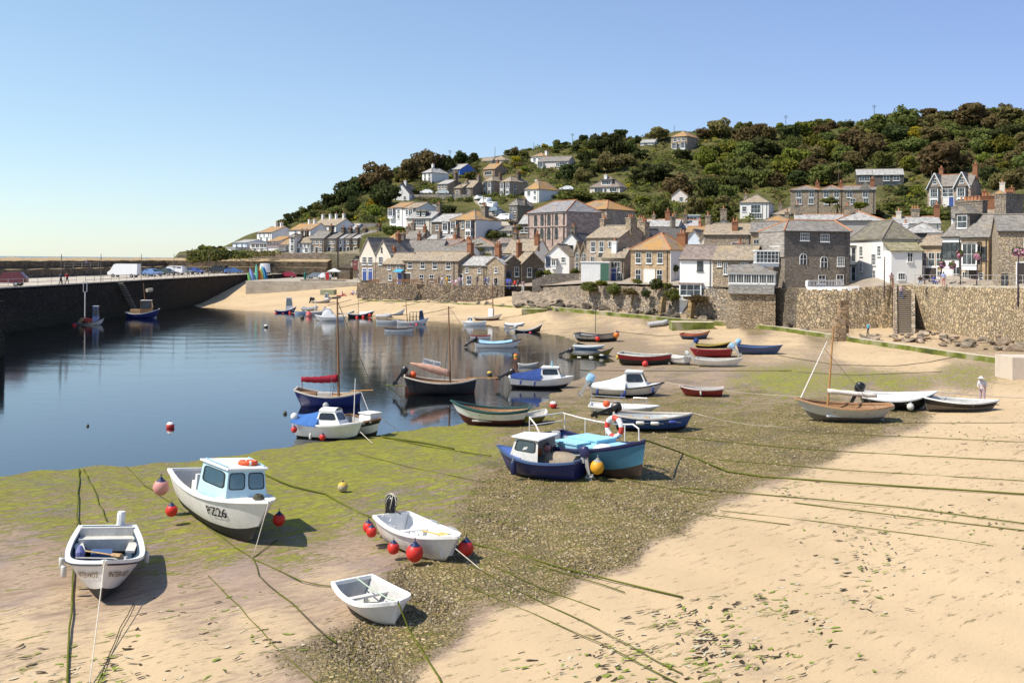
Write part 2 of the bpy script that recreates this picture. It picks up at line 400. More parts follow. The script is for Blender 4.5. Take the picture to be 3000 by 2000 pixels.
# ---------------------------------------------------------------- ground of the harbour
def smooth_idw(pts,X,Y,k):
    num=np.zeros(X.shape+(k,)); den=np.zeros(X.shape)
    for p in pts:
        w=1/((((X-p[0])/1.0)**2+((Y-p[1])*1.7)**2)+900.0)**2
        for i in range(k): num[...,i]+=w*p[2+i]
        den+=w
    return num/den[...,None]
ZS=[ # photo column, row, sand, green weed, gravel
(50,1420,0,.8,0),(300,1420,0,.75,0),(150,1500,0,.72,0),(50,1600,.05,.4,0),(300,1500,0,.62,0),(50,1700,.2,.12,0),(200,1800,.5,.1,0),(50,1900,.62,.14,0),(400,1900,.8,.1,0),(600,1950,.8,.1,0),
(500,1750,.45,.08,0),(500,1620,0,.55,0),(450,1520,0,.72,0),(650,1620,0,.66,0),(700,1700,.15,.06,0),(800,1850,.7,.05,0),(900,1750,.45,.08,0),(850,1600,0,.6,0),(900,1500,0,.82,0),(700,1380,0,.88,0),(1000,1400,0,.88,0),
(1050,1330,0,.92,0),(1300,1300,0,.9,0),(1300,1420,0,.75,.1),(1200,1520,0,.7,0),(1130,1560,0,.62,.1),(1050,1620,.2,.18,.05),(1000,1700,.42,.05,.05),(870,1930,.3,.2,.55),(750,1980,.62,.14,.1),
(1250,1700,0,.15,1),(1250,1850,0,.2,1),(1050,1950,.05,.35,.95),(1150,1900,0,.3,1),(1400,1600,0,.25,1),(1450,1450,0,.32,.9),(1600,1500,0,.25,1),(1550,1700,0,.3,1),(1750,1600,0,.22,1),(1700,1420,0,.3,.9),(1900,1500,0,.2,1),
(2050,1400,0,.22,1),(2200,1350,0,.22,.98),(2350,1300,0,.2,.95),(2500,1250,0,.15,.92),(2100,1280,0,.25,.9),(2300,1230,0,.25,.85),(1700,1300,0,.45,.7),(1600,1240,0,.55,.5),(1800,1180,0,.42,.5),(2000,1200,0,.38,.7),(2200,1150,0,.36,.65),(2400,1200,0,.25,.85),(2650,1230,.3,.1,.7),
(1900,1100,.1,.25,.25),(2100,1090,.2,.25,.2),(2170,1112,0,.6,.1),(2250,1112,0,.85,0),(2330,1112,0,.8,0),(2420,1113,0,.7,.1),(2500,1112,0,.85,0),(2600,1115,.1,.8,0),(2700,1118,.25,.7,0),(2790,1106,.3,.65,0),(2850,1098,.35,.65,0),(2920,1088,.4,.5,0),(2000,1060,.05,.42,.2),(1850,1020,.2,.38,.1),(1750,985,.25,.38,.05),(1850,955,.62,.2,0),(1700,945,.55,.3,0),(1600,940,.85,.1,0),(1500,925,.95,0,0),
(1950,985,.62,.2,0),(2150,975,.85,.08,0),(2300,1000,.8,.14,0),(2250,1040,.5,.22,.1),(2500,1040,1,0,0),(2700,1070,1,0,0),(2600,1060,.95,0,0),(2450,1075,.3,.32,.3),(2550,1150,.2,.32,.4),(2750,1150,.6,.1,.2),(2850,1200,.9,0,0),(2800,1250,1,0,0),(2950,1150,1,0,0),
(2700,1300,1,0,0),(2550,1350,.92,0,.05),(2450,1420,1,0,0),(2300,1480,.95,0,.05),(2150,1560,.95,0,.03),(2000,1640,1,0,0),(1800,1750,1,0,0),(1600,1830,1,0,0),(1450,1900,.95,0,.05),(1350,1980,1,0,0),(2000,1900,.9,.12,0),(2300,1700,1,0,0),(2300,1850,.9,.1,0),(2600,1700,1,0,0),(2900,1500,1,.03,0),(2900,1900,1,0,0),(2600,1950,1,0,0),(2700,1450,1,0,0),(1700,1950,1,.03,0),
(1200,905,1,0,0),(1000,890,1,0,0),(850,870,1,0,0),(700,880,.95,.08,0),(1400,910,1,0,0),(640,895,.85,.25,0),(820,905,.85,.05,0),(1300,935,.65,.2,0),
(1900,925,0,.2,.85),(2200,955,0,.1,.85),(2400,985,.4,.1,.5),(2600,1000,.75,0,.2),(2850,1030,.5,0,.4),(1650,905,0,.25,.7),
(700,1200,0,.1,0),(1400,1000,.5,.15,0),(1100,960,.6,.05,0),(1500,1050,.45,.2,0),(800,930,.5,0,0),(500,1000,0,.3,0),(200,1200,0,.2,0),(1650,1060,.3,.3,.1)]
ny,nx=190,230
ys=8.0*(262/8.0)**(np.arange(ny)/(ny-1)); us=np.linspace(-1,1,nx)
GX=np.outer(ys*.62+9,us); GY=np.repeat(ys[:,None],nx,1)
GZ=zfloor(GX,GY)
a=GX/GY; b=(GZ-CAMZ)/GY
PX=1500+F*(a*cR+b*sR); PY=YC-F*(-a*sR+b*cR)
att=smooth_idw(ZS,PX,PY,3)
# low undulations and mooring hollows
GZ=GZ+np.where(GZ>.1,1,.3)*(.035*np.sin(GX*.9+np.sin(GY*.35)*2)*np.sin(GY*.55+1)+.02*np.sin(GX*2.3+GY*1.1))
vs=np.stack([GX,GY,GZ],-1).reshape(-1,3)
fs=[(i*nx+j,i*nx+j+1,(i+1)*nx+j+1,(i+1)*nx+j) for i in range(ny-1) for j in range(nx-1)]
def mat_floor():
    m=NT('harbour floor')
    at=m.n('ShaderNodeAttribute',attribute_name='zone'); sp=m.n('ShaderNodeSeparateColor'); m.l(at.outputs['Color'],sp.inputs[0])
    geo=m.n('ShaderNodeNewGeometry'); pz=m.n('ShaderNodeSeparateXYZ'); m.l(geo.outputs['Position'],pz.inputs[0])
    streak=m.mapv((.6,2.2,1),(0,0,R(38))); 
    n1=m.noise(.35,8,None,.62); n2=m.noise(1.7,7,streak,.68); n3=m.noise(6,5,streak,.65); n4=m.noise(.12,3); n5=m.noise(24,3)
    def thr(val,noise,amp,lo,hi):
        return m.ramp(m.math('ADD',val,m.math('MULTIPLY',m.math('SUBTRACT',noise,.5),amp)),[(lo,0),(hi,1)])
    mixn=m.math('ADD',m.math('MULTIPLY',n1.outputs['Fac'],.5),m.math('ADD',m.math('MULTIPLY',n2.outputs['Fac'],.35),m.math('MULTIPLY',n3.outputs['Fac'],.15)))
    # mud, brown to mauve with wet sheen
    mud=m.ramp(n2.outputs['Fac'],[(.3,(.22,.155,.105)),(.55,(.37,.27,.19)),(.75,(.46,.34,.25))])
    mud=m.mix(m.ramp(n1.outputs['Fac'],[(.48,0),(.62,.6)]),mud,(.24,.18,.175))
    mud=m.mix(m.ramp(n3.outputs['Fac'],[(.58,0),(.7,.6)]),mud,(.1,.07,.045))
    # sand
    sand=m.ramp(n4.outputs['Fac'],[(.3,(.47,.345,.2)),(.7,(.55,.41,.245))])
    sand=m.mix(m.ramp(n2.outputs['Fac'],[(.52,0),(.68,.35)]),sand,(.4,.28,.19))
    sand=m.mix(m.ramp(n5.outputs['Fac'],[(.6,0),(.75,.3)]),sand,(.3,.21,.14))
    wr=m.noise(1.2,6,m.mapv((.6,2.6,1),(0,0,R(50))),.7); wr2=m.noise(.16,3)
    wf=m.math('MULTIPLY',m.ramp(wr.outputs['Fac'],[(.6,0),(.66,1)]),m.ramp(wr2.outputs['Fac'],[(.42,0),(.6,1)]))
    sand=m.mix(m.math('MULTIPLY',wf,.75),sand,(.12,.075,.04))
    # gravel
    vo=m.vor(7.5); vs_=m.n('ShaderNodeSeparateColor'); m.l(vo.outputs['Color'],vs_.inputs[0])
    vo2=m.vor(17); vs2=m.n('ShaderNodeSeparateColor'); m.l(vo2.outputs['Color'],vs2.inputs[0])
    gr=m.ramp(m.math('MULTIPLY',m.math('ADD',vs_.outputs[0],vs2.outputs[1]),.5),[(.1,(.09,.065,.022)),(.42,(.28,.205,.08)),(.68,(.46,.34,.15)),(.88,(.66,.53,.3))])
    gr=m.mix(m.ramp(n2.outputs['Fac'],[(.42,0),(.6,.6)]),gr,(.15,.13,.04)); gr=m.mix(m.ramp(n1.outputs['Fac'],[(.5,0),(.66,.5)]),gr,(.12,.085,.05))
    gf=m.ramp(m.vor(7.5,None,'DISTANCE_TO_EDGE').outputs['Distance'],[(0,.25),(.2,1)])
    gr=m.mix(.55,gr,gf,'MULTIPLY')
    # green weed
    wn=m.noise(5,6,streak,.7)
    weed=m.ramp(wn.outputs['Fac'],[(.28,(.1,.105,.008)),(.5,(.23,.24,.016)),(.72,(.36,.37,.045))])
    c=m.mix(thr(sp.outputs[0],mixn,3.2,.3,.72),mud,sand)
    gfac=thr(sp.outputs[2],m.math('ADD',m.math('MULTIPLY',n1.outputs['Fac'],.4),m.math('ADD',m.math('MULTIPLY',n3.outputs['Fac'],.3),m.math('MULTIPLY',n2.outputs['Fac'],.3))),3.2,.32,.72)
    c=m.mix(gfac,c,gr)
    wfac=thr(m.math('MULTIPLY',sp.outputs[1],.87),m.math('ADD',m.math('MULTIPLY',n2.outputs['Fac'],.55),m.math('MULTIPLY',wn.outputs['Fac'],.45)),4.4,.36,.72)
    c=m.mix(m.math('MULTIPLY',wfac,.92),c,weed)
    # weedy, silty bed; light lost with water depth is painted into its colour
    dep=m.ramp(m.math('MULTIPLY',pz.outputs[2],-1),[(.12,0),(.85,1)])
    c=m.mix(dep,c,m.ramp(n1.outputs['Fac'],[(.35,(.012,.028,.032)),(.65,(.03,.05,.042))]))
    # damp band just above the waterline
    damp=m.ramp(pz.outputs[2],[(.02,1),(.5,0)])
    c=m.mix(m.math('MULTIPLY',damp,.3),c,m.mix(1,c,(.6,.55,.5),'MULTIPLY'))
    hgt=m.math('ADD',m.math('MULTIPLY',m.math('MULTIPLY',gf,vs_.outputs[0]),m.math('MULTIPLY',gfac,1.2)),m.math('ADD',m.math('MULTIPLY',n3.outputs['Fac'],.35),m.math('MULTIPLY',wn.outputs['Fac'],m.math('MULTIPLY',wfac,.8))))
    rough=m.math('SUBTRACT',.95,m.math('MULTIPLY',m.math('MULTIPLY',m.math('SUBTRACT',1,sp.outputs[0],clamp=True),m.ramp(n1.outputs['Fac'],[(.5,0),(.62,1)])),.35))
    return m.set(c,rough,m.bump(hgt,.9,.09),spec=.25)
me=bpy.data.meshes.new('harbour_floor'); me.from_pydata(vs.tolist(),[],fs); me.materials.append(mat_floor())
ca=me.color_attributes.new('zone','FLOAT_COLOR','POINT')
ca.data.foreach_set('color',np.concatenate([att.reshape(-1,3),np.ones((nx*ny,1))],1).astype(np.float32).ravel())
me.polygons.foreach_set('use_smooth',[True]*len(me.polygons))
tag(link('harbour_floor',me),kind='structure')

# ---------------------------------------------------------------- water
def mat_water(open_sea=False):
    m=NT('sea water' if open_sea else 'harbour water')
    if open_sea:
        n=m.noise(.03,6,m.mapv((1,3,1)))
        return m.set((.05,.12,.2),.25,m.bump(n.outputs['Fac'],.6,2.0),spec=.5)
    sx=m.n('ShaderNodeSeparateXYZ'); m.l(m.tc.outputs['Object'],sx.inputs[0])
    w1=m.noise(.9,4,m.mapv((.35,1.4,1),(0,0,R(-12)))); w2=m.noise(3.2,3,m.mapv((.4,1.2,1),(0,0,R(-8))))
    def rings(x,y,sc,rad):
        mp=m.n('ShaderNodeMapping'); mp.inputs['Location'].default_value=(-x,-y,0); m.l(m.tc.outputs['Object'],mp.inputs[0])
        le=m.n('ShaderNodeVectorMath'); le.operation='LENGTH'; m.l(mp.outputs[0],le.inputs[0])
        wob=m.math('ADD',le.outputs['Value'],m.math('MULTIPLY',w1.outputs['Fac'],.9))
        s=m.math('SINE',m.math('MULTIPLY',wob,sc))
        fall=m.ramp(m.math('DIVIDE',le.outputs['Value'],rad),[(0,.15),(.25,1),(.75,.8),(1,0)])
        return m.math('MULTIPLY',s,fall)
    pr=onz(620,965,0); pr2=onz(1130,1000,0)
    rg=m.math('ADD',rings(pr.x,pr.y,1.15,62),m.math('MULTIPLY',rings(pr2.x-6,pr2.y+25,1.6,55),.45))
    calm=m.ramp(m.math('DIVIDE',sx.outputs[1],120.0),[(.45,.25),(.75,1)])
    h=m.math('ADD',m.math('MULTIPLY',rg,.22),m.math('ADD',m.math('MULTIPLY',w1.outputs['Fac'],.75),m.math('MULTIPLY',w2.outputs['Fac'],.16)))
    h=m.math('MULTIPLY',h,calm)
    nr=m.bump(h,.24,.07)
    tr=m.n('ShaderNodeBsdfTransparent'); tr.inputs[0].default_value=(.66,.80,.80,1)
    gl=m.n('ShaderNodeBsdfGlossy'); gl.inputs['Roughness'].default_value=.07; m.l(nr,gl.inputs['Normal'])
    fr=m.n('ShaderNodeFresnel'); fr.inputs[0].default_value=1.9; m.l(nr,fr.inputs['Normal'])
    mx=m.n('ShaderNodeMixShader'); m.l(m.math('MULTIPLY_ADD',fr.outputs[0],1.2,.06,clamp=True),mx.inputs[0]); m.l(tr.outputs[0],mx.inputs[1]); m.l(gl.outputs[0],mx.inputs[2]); m.l(mx.outputs[0],m.out.inputs[0])
    return m.mat
w=MB(); w.quad((-64,8,0),(25,8,0),(25,212,0),(-64,212,0)); tag(w.build('harbour_water',mat_water(),fixn=False),kind='structure')
w=MB(); w.quad((-9000,-300,-.06),(-90,-300,-.06),(-90,9000,-.06),(-9000,9000,-.06)); w.quad((-70,330,-.06),(600,330,-.06),(600,9000,-.06),(-70,9000,-.06))
tag(w.build('sea',mat_water(True),fixn=False),kind='structure')

# ---------------------------------------------------------------- quay on the left
QZ=5.25
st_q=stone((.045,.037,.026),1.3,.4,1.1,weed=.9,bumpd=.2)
q=MB()
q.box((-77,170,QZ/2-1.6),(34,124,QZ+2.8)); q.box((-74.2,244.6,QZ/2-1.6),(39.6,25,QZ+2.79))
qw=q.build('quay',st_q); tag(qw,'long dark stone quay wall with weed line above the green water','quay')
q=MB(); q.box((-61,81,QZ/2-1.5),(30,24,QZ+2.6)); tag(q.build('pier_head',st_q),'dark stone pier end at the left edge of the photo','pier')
def concrete(c=(.42,.37,.3)):
    m=NT('worn paving'); n=m.noise(.5,7,None,.62); f=m.noise(6,5); v=m.vor(.55,None,'DISTANCE_TO_EDGE')
    base=m.ramp(n.outputs['Fac'],[(.3,mul(c,.7)),(.7,mul(c,1.2))]); base=m.mix(.35,base,m.ramp(f.outputs['Fac'],[(.3,.6),(.7,1)]),'MULTIPLY')
    base=m.mix(m.ramp(v.outputs['Distance'],[(0,.5),(.03,0)]),base,mul(c,.4))
    return m.set(base,.9,m.bump(f.outputs['Fac'],.3,.02),spec=.2)
CONC=concrete(); CONC2=concrete((.5,.44,.35)); ASPH=concrete((.19,.17,.15))
d=MB(); d.quad((-88,107.5,QZ+.004),(-60.6,107.5,QZ+.004),(-60.6,231.9,QZ+.004),(-88,231.9,QZ+.004)); d.quad((-88,231.9,QZ+.004),(-54.7,231.9,QZ+.004),(-54.7,257,QZ+.004),(-88,257,QZ+.004)); tag(d.build('quay_deck',CONC2,fixn=False),kind='structure')
k=MB(); k.box((-60.3,170,QZ+.06),(.6,123.8,.16)); tag(k.build('kerb_edge',CONC2),'pale stone coping along the edge of the quay','kerb')
# parapet (two tiers, rounded lichen-covered top)
prof=[(-84.2,QZ-.2),(-84.2,6.75),(-86.1,6.8),(-86.1,8.2),(-86.9,8.38),(-92,8.82),(-92.5,0)]
pb=MB(); rings=[]
for i,y in enumerate(np.linspace(95,256,60)):
    wob=lambda s:.05*math.sin(y*.7+s)+.04*math.sin(y*1.9+s*2)
    rings.append([(x+wob(k_),y,z+(wob(k_+3) if 2<z<9.2 else 0)) for k_,(x,z) in enumerate(prof)])
pb.loft(rings,0,False); pb.add([*rings[-1]],[list(range(len(prof)))]); pb.add([*rings[0]],[list(range(len(prof)))])
rings=[[(xx,252+k2*.1-(q[0]+84.2),q[1]) for q in prof] for k2,xx in enumerate(np.linspace(-92,-46,16))]
pb.loft(rings,0,False); pb.add([*rings[-1]],[list(range(len(prof)))])
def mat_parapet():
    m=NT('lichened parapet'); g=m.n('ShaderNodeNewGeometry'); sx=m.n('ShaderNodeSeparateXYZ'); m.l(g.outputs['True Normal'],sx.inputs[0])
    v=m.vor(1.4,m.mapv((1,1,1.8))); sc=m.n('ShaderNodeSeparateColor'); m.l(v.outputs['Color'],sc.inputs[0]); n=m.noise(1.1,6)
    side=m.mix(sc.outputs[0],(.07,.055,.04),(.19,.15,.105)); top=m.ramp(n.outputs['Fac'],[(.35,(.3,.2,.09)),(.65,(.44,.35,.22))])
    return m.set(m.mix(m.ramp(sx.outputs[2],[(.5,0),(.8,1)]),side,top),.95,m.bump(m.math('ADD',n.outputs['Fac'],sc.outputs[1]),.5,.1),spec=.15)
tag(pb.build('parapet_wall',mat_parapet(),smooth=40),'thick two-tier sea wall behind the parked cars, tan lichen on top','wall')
# steps set into the quay face
sp=MB()
for i in range(14): sp.box((-59.6,156+i*.45,QZ-.2-i*.34),(.9,.5,.14),0)
tag(sp.build('quay_steps',plain((.3,.26,.2),.9)),'narrow stone steps let into the dark quay wall','steps')
# car park and slip
cp=MB(); CPZ=4.36
cp.slab([(-54.3,209,CPZ),(-20,204,CPZ),(-20,240,CPZ),(-54.3,256,CPZ)],3.0); tag(cp.build('car_park',CONC),kind='structure')
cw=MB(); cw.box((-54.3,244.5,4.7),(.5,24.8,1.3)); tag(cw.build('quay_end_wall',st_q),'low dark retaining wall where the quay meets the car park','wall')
def pxbox(px0,px1,D,ytop,ybot,depth,name,mat,label,cat,group=None):
    """a low wall or block whose front runs between two photo columns"""
    A=ray(px0,ybot,D); B=ray(px1,ybot,D); T=ray(px0,ytop,D)
    m=MB(); m.box(((A.x+B.x)/2,D+depth/2,(T.z+A.z)/2),(abs(B.x-A.x),depth,T.z-A.z)); return tag(m.build(name,mat),label,cat,group)
ST_TAN=stone((.36,.28,.19),2.4,.4)
pxbox(880,1012,213,819,832,.6,'low_wall',ST_TAN,'low tan stone wall edging the slip below the parked cars','wall')
pxbox(1003,1022,212,824,838,1.5,'stone_bollard',ST_TAN,'squat stone pier at the top of the slip','pier')
pxbox(1058,1099,189,822,836,.8,'low_wall',stone((.2,.17,.13),2,.3),'dark grey wall block on the promenade edge by the twin gabled house','wall')
pxbox(938,978,186,849,864,3,'concrete_block',plain((.32,.33,.2),.9),'square greenish concrete block on the far sand','block')

# ---------------------------------------------------------------- hillside and promenade
PW=np.array([(1045,187,4.6),(1300,176,4.6),(1480,171,4.7),(1560,166,4.9),(1700,152,5.7),(1850,143,5.9),(2000,136,5.9),(2180,130,5.9),(2300,124,5.9),(2390,121,5.9),(2480,119,6.0),
 (2620,118.5,6.5),(2624,118.4,6.5),(2674,117.7,6.5),(2678,117.5,6.5),(2800,109,6.6),(3000,96.5,6.8),(3300,78,7.0),(3500,70,7.0)],float)
def pw(px): return [float(np.interp(px,PW[:,0],PW[:,i])) for i in (1,2)]
def at_depth_z(px,D,z):
    p=ray(px,800,D); return Vector((p.x,D,z))
cols=sorted(set(list(np.arange(525,3501,17.5))+[1045,1052,1056,1060,2620,2624,2674,2678]))
NV=46
hv=[];zn=[]
rr=random.Random(3)
for px in cols:
    yb,d0,yt,d1=hcol(px)
    col=[];zc=[]
    if px>=1056:
        D,z=pw(px); d0=max(d0,D+.6); col+= [at_depth_z(px,D+.4,z),at_depth_z(px,D*.6+d0*.4,z+.05)]; zc+=[0,0]
    else:
        P=ray(px,yb,d0); col+=[Vector((P.x,P.y-.3,3.0)),Vector((P.x,P.y,P.z-.2))]; zc+=[.5,.5]
    for j in range(NV):
        v=j/(NV-1); D=d0+(d1-d0)*v; y=yb+(yt-yb)*v
        P=ray(px,y,D)
        if 0<j: P.z+= .5*math.sin(P.x*.21+P.y*.13)+.35*math.sin(P.x*.53-P.y*.37)
        col.append(P); zc.append(min(1,max(0,(v-.10)/.1)) if px>1056 else min(1,.4+v*4))
    for k_,(dd,dz) in enumerate(((15,1.0),(60,2.0),(160,-8),(400,-50))):
        P=col[-1] if k_==0 else last; 
        if k_==0: last=P
        col.append(Vector((last.x*(1+dd/last.y),last.y+dd,last.z+dz))); zc.append(1)
    hv.append(col); zn.append(zc)
# seaward end: fall to the sea
first=hv[0]; hv.insert(0,[Vector((p.x-8,p.y,min(p.z*.3,3)-1)) for p in first]); zn.insert(0,[.8]*len(first))
n_=len(hv[0]); nc=len(hv)
vsx=[p for c in hv for p in c]; fsx=[(i*n_+j,(i+1)*n_+j,(i+1)*n_+j+1,i*n_+j+1) for i in range(nc-1) for j in range(n_-1)]
def mat_hill():
    m=NT('hillside ground'); at=m.n('ShaderNodeAttribute',attribute_name='green'); n=m.noise(.25,8,None,.65); f=m.noise(2,6)
    g=m.ramp(n.outputs['Fac'],[(.3,(.05,.052,.018)),(.5,(.1,.098,.032)),(.7,(.17,.14,.055))]); g=m.mix(.6,g,m.ramp(f.outputs['Fac'],[(.3,.3),(.7,1.2)]),'MULTIPLY')
    p=m.ramp(n.outputs['Fac'],[(.3,(.24,.2,.155)),(.7,(.4,.34,.27))])
    return m.set(m.mix(m.math('MULTIPLY',at.outputs['Fac'],1.0),p,g),.95,m.bump(f.outputs['Fac'],.7,.3),spec=.1)
me=bpy.data.meshes.new('hillside'); me.from_pydata([tuple(p) for p in vsx],[],fsx); me.materials.append(mat_hill())
fa=me.attributes.new('green','FLOAT','POINT'); fa.data.foreach_set('value',[z for c in zn for z in c])
me.polygons.foreach_set('use_smooth',[True]*len(me.polygons))
tag(link('hillside',me),kind='structure')

# harbour walls below the promenade
def strip_wall(pxs,zbase,name,mat,label,over=.12,thick=1.2,batter=0.0,wob=.06,top=None):
    m=MB(); rings=[]
    for i,px in enumerate(pxs):
        D,z=pw(px); z+=over
        if top is not None: z=top(px)
        zb=zbase(px) if callable(zbase) else zbase
        A=at_depth_z(px,D,z); k=1-batter*(z-zb)/D; 
        w_=wob*math.sin(i*1.7); 
        rings.append([Vector((A.x*k,(D-batter*(z-zb)),zb)),Vector((A.x,D+w_,z+w_*.7)),Vector((A.x,D+thick,z+w_*.7)),Vector((A.x,D+thick,zb))])
    m.loft(rings,0,True,True); return tag(m.build(name,mat),label,'wall')
strip_wall(list(np.arange(1046,1481,9)),.6,'harbour_wall',stone((.27,.2,.13),2.3,.5,.8,bumpd=.35,flat=1.0),'rough boulder harbour wall on the far sand below the row of stone cottages',batter=.12)
strip_wall(list(np.arange(1592,2172,10)),.4,'revetment_wall',stone((.43,.33,.22),2.3,.4,1.1,bumpd=.3,grey=.5),'sloping tan rubble wall overgrown at the top, below the ochre roofed house',batter=.18,over=-.3)
strip_wall(list(np.arange(2335,2619,8)),-.2,'harbour_wall',stone((.47,.355,.215),2.7,.36,1.15,bumpd=.28,flat=.9,grey=.2),'tan boulder harbour wall left of the beach steps, pale coping on top',batter=.05)
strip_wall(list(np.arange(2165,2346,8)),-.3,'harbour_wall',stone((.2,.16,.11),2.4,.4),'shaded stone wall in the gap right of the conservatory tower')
strip_wall([2620+i*8 for i in range(88)],.0,'harbour_wall',stone((.5,.38,.225),2.7,.34,1.15,bumpd=.26,flat=.85,grey=.2),'high tan boulder harbour wall right of the beach steps',batter=.06)
strip_wall([2678+i*10 for i in range(64)],6.4,'concrete_coping',CONC2,'grey concrete edge band along the top of the right harbour wall',over=.30,thick=.35,wob=0)
strip_wall(list(np.arange(2366,2520,8)),5.9,'white_coping',render_((.78,.77,.74)),'white painted coping on the wall beside the tall white house',over=.35,thick=.5,wob=0)
# tan retaining wall under the far white houses
m=MB(); rings=[]
for px in np.arange(630,1058,8):
    T=ray(px,741,263); w_=.08*math.sin(px*.3); rings.append([Vector((T.x,262.2,2.5)),Vector((T.x,262.8,T.z+w_)),Vector((T.x,264.6,T.z+w_)),Vector((T.x,264.6,2.5))])
m.loft(rings,0,True,True); tag(m.build('retaining_wall',stone((.42,.31,.21),1.6,.35)),'long tan stone retaining wall under the far white houses','wall')
# beach steps on the right
A=ray(2626,975,111.2); B=ray(2673,975,111.2); wst=B.x-A.x
m=MB(); nst=26; z0=1.0; z1=6.5
for i in range(nst):
    z=z0+(z1-z0)*(i+1)/nst; y=111.0+i*.29
    m.box(((A.x+B.x)/2+i*.29*.385,y+.3,z-.04),(wst,.6,.08),1); m.box(((A.x+B.x)/2+i*.29*.385,y+.36,z/2-.5),(wst-.04,.6,z+.84),0)
tag(m.build('beach_steps',[plain((.13,.1,.075),.95),plain((.42,.35,.27),.9)]),'steep flight of stone steps from the promenade down to the right beach','steps')
m=MB()
for px,w_ in((2622,.45),(2675,.4)):
    a=ray(px,975,111.0); b_=ray(px,838,118.4); m.prism([(a.x-w_/2,a.y-.1,0),(a.x-w_/2,a.y-.1,1.45),(b_.x-w_/2,b_.y,6.75),(b_.x-w_/2,b_.y,0)],(0,0,0),(w_,0,0))
tag(m.build('step_kerb_walls',stone((.42,.33,.22),1.6,.4)),'sloping stone kerb walls flanking the beach steps','wall')
# broad steps and low walls left of the overgrown revetment
m=MB()
for i in range(10):
    y=893-i*3.7; xl=1462+i*8.2; xr=1512+i*6.6; D=168-i*.10
    P=ray(xl,y,166+i*.55); Q=ray(xr,y,166+i*.55); m.box(((P.x+Q.x)/2,166+i*.55+1.5,P.z-.15),(Q.x-P.x,3.5,.36),0)
tag(m.build('broad_steps',CONC2),'broad shallow steps rising from the sand to the promenade','steps')
pxbox(1513,1576,172,837,852,.5,'low_wall',stone((.26,.21,.16),2,.3),'low brown wall behind the group at the top of the broad steps','wall')
pxbox(1642,1698,160,840,864,.6,'concrete_wall',plain((.33,.26,.19),.9),'angular concrete wall on the rocks below the white shed','wall')
pxbox(1620,1650,161,860,874,2,'concrete_wall',plain((.3,.24,.17),.9),'small concrete ledge on the rocks below the white shed','wall')
m=MB(); rings=[]
for px in np.arange(1560,1702,8):
    f=(px-1560)/140; T=ray(px,822-20*min(1,f*2.2),165); B_=ray(px,850-2*f,164.2); rings.append([Vector((B_.x,163.9,B_.z-1)),Vector((T.x,165,T.z)),Vector((T.x,168,T.z)),Vector((T.x,168,B_.z-1))])
m.loft(rings,0,True,True); tag(m.build('garden_wall',stone((.2,.165,.13),2,.4)),'dark garden wall topped with shrubs between the dark twin gables and the white shed','wall')
# slope of rubble between steps and revetment
m=MB(); rings=[]
for px in np.arange(1500,1712,10):
    f=(px-1500)/212; a=ray(px,893+12*f,160-10*f); b_=ray(px,852+6*f,166-12*f); jj=[.12*math.sin(px*.11+k*2)+.06*math.sin(px*.31+k) for k in range(5)]
    rings.append([a.lerp(b_,k/4)+Vector((0,0,jj[k])) for k in range(5)])
m.loft(rings,0,False); tag(m.build('rubble_slope',rock((.3,.235,.17)),fixn=False),kind='structure')

# concrete-cased outfall pipe
def floor_line(pts,name,mat,label,cat,w,h,lift=0):
    P=[G(x,y) for x,y in pts]; m=MB(); rings=[]
    PP=[]
    for i in range(len(P)-1):
        k=max(2,int((P[i+1]-P[i]).length/2.5))
        PP+= [P[i].lerp(P[i+1],j/k) for j in range(k)]
    PP.append(P[-1])
    for i,p in enumerate(PP):
        t=(PP[min(i+1,len(PP)-1)]-PP[max(0,i-1)]); t.z=0; t.normalize(); nrm=Vector((-t.y,t.x,0)); z=zf(p.x,p.y)
        a=p-nrm*w/2; b_=p+nrm*w/2
        top=p.z+h+lift
        rings.append([Vector((a.x,a.y,z-.6)),Vector((a.x,a.y,top)),Vector((b_.x,b_.y,top)),Vector((b_.x,b_.y,z-.6))])
    m.loft(rings,0,True,True); return tag(m.build(name,mat),label,cat)
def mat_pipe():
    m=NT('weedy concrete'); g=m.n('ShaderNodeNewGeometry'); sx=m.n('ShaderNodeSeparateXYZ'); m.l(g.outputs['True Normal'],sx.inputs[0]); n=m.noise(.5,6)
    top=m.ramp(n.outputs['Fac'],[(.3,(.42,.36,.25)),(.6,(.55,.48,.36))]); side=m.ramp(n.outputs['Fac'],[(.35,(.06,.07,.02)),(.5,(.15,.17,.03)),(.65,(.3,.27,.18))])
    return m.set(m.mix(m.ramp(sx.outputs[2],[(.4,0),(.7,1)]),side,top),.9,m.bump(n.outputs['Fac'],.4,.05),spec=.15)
PIPE=mat_pipe()
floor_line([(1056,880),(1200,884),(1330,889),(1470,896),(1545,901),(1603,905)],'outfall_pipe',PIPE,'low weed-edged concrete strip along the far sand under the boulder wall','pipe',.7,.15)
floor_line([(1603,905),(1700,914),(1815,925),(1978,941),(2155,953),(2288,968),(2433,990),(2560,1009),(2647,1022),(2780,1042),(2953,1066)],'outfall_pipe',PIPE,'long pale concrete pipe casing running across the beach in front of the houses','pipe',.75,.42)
m=MB(); p=G(2985,1112); m.box((p.x+1.2,p.y+1.2,p.z+.7),(3.4,2.6,1.7)); tag(m.build('concrete_block',render_((.6,.5,.4),.6)),'rounded pale concrete block at the right edge, end of the pipe','block')
m=MB(); p=G(2030,966); m.box((p.x,p.y+1,p.z+.4),(5.2,2.4,1.1)); tag(m.build('concrete_slab',PIPE),'weed-covered concrete slab beside the pipe below the white bay house','slab')
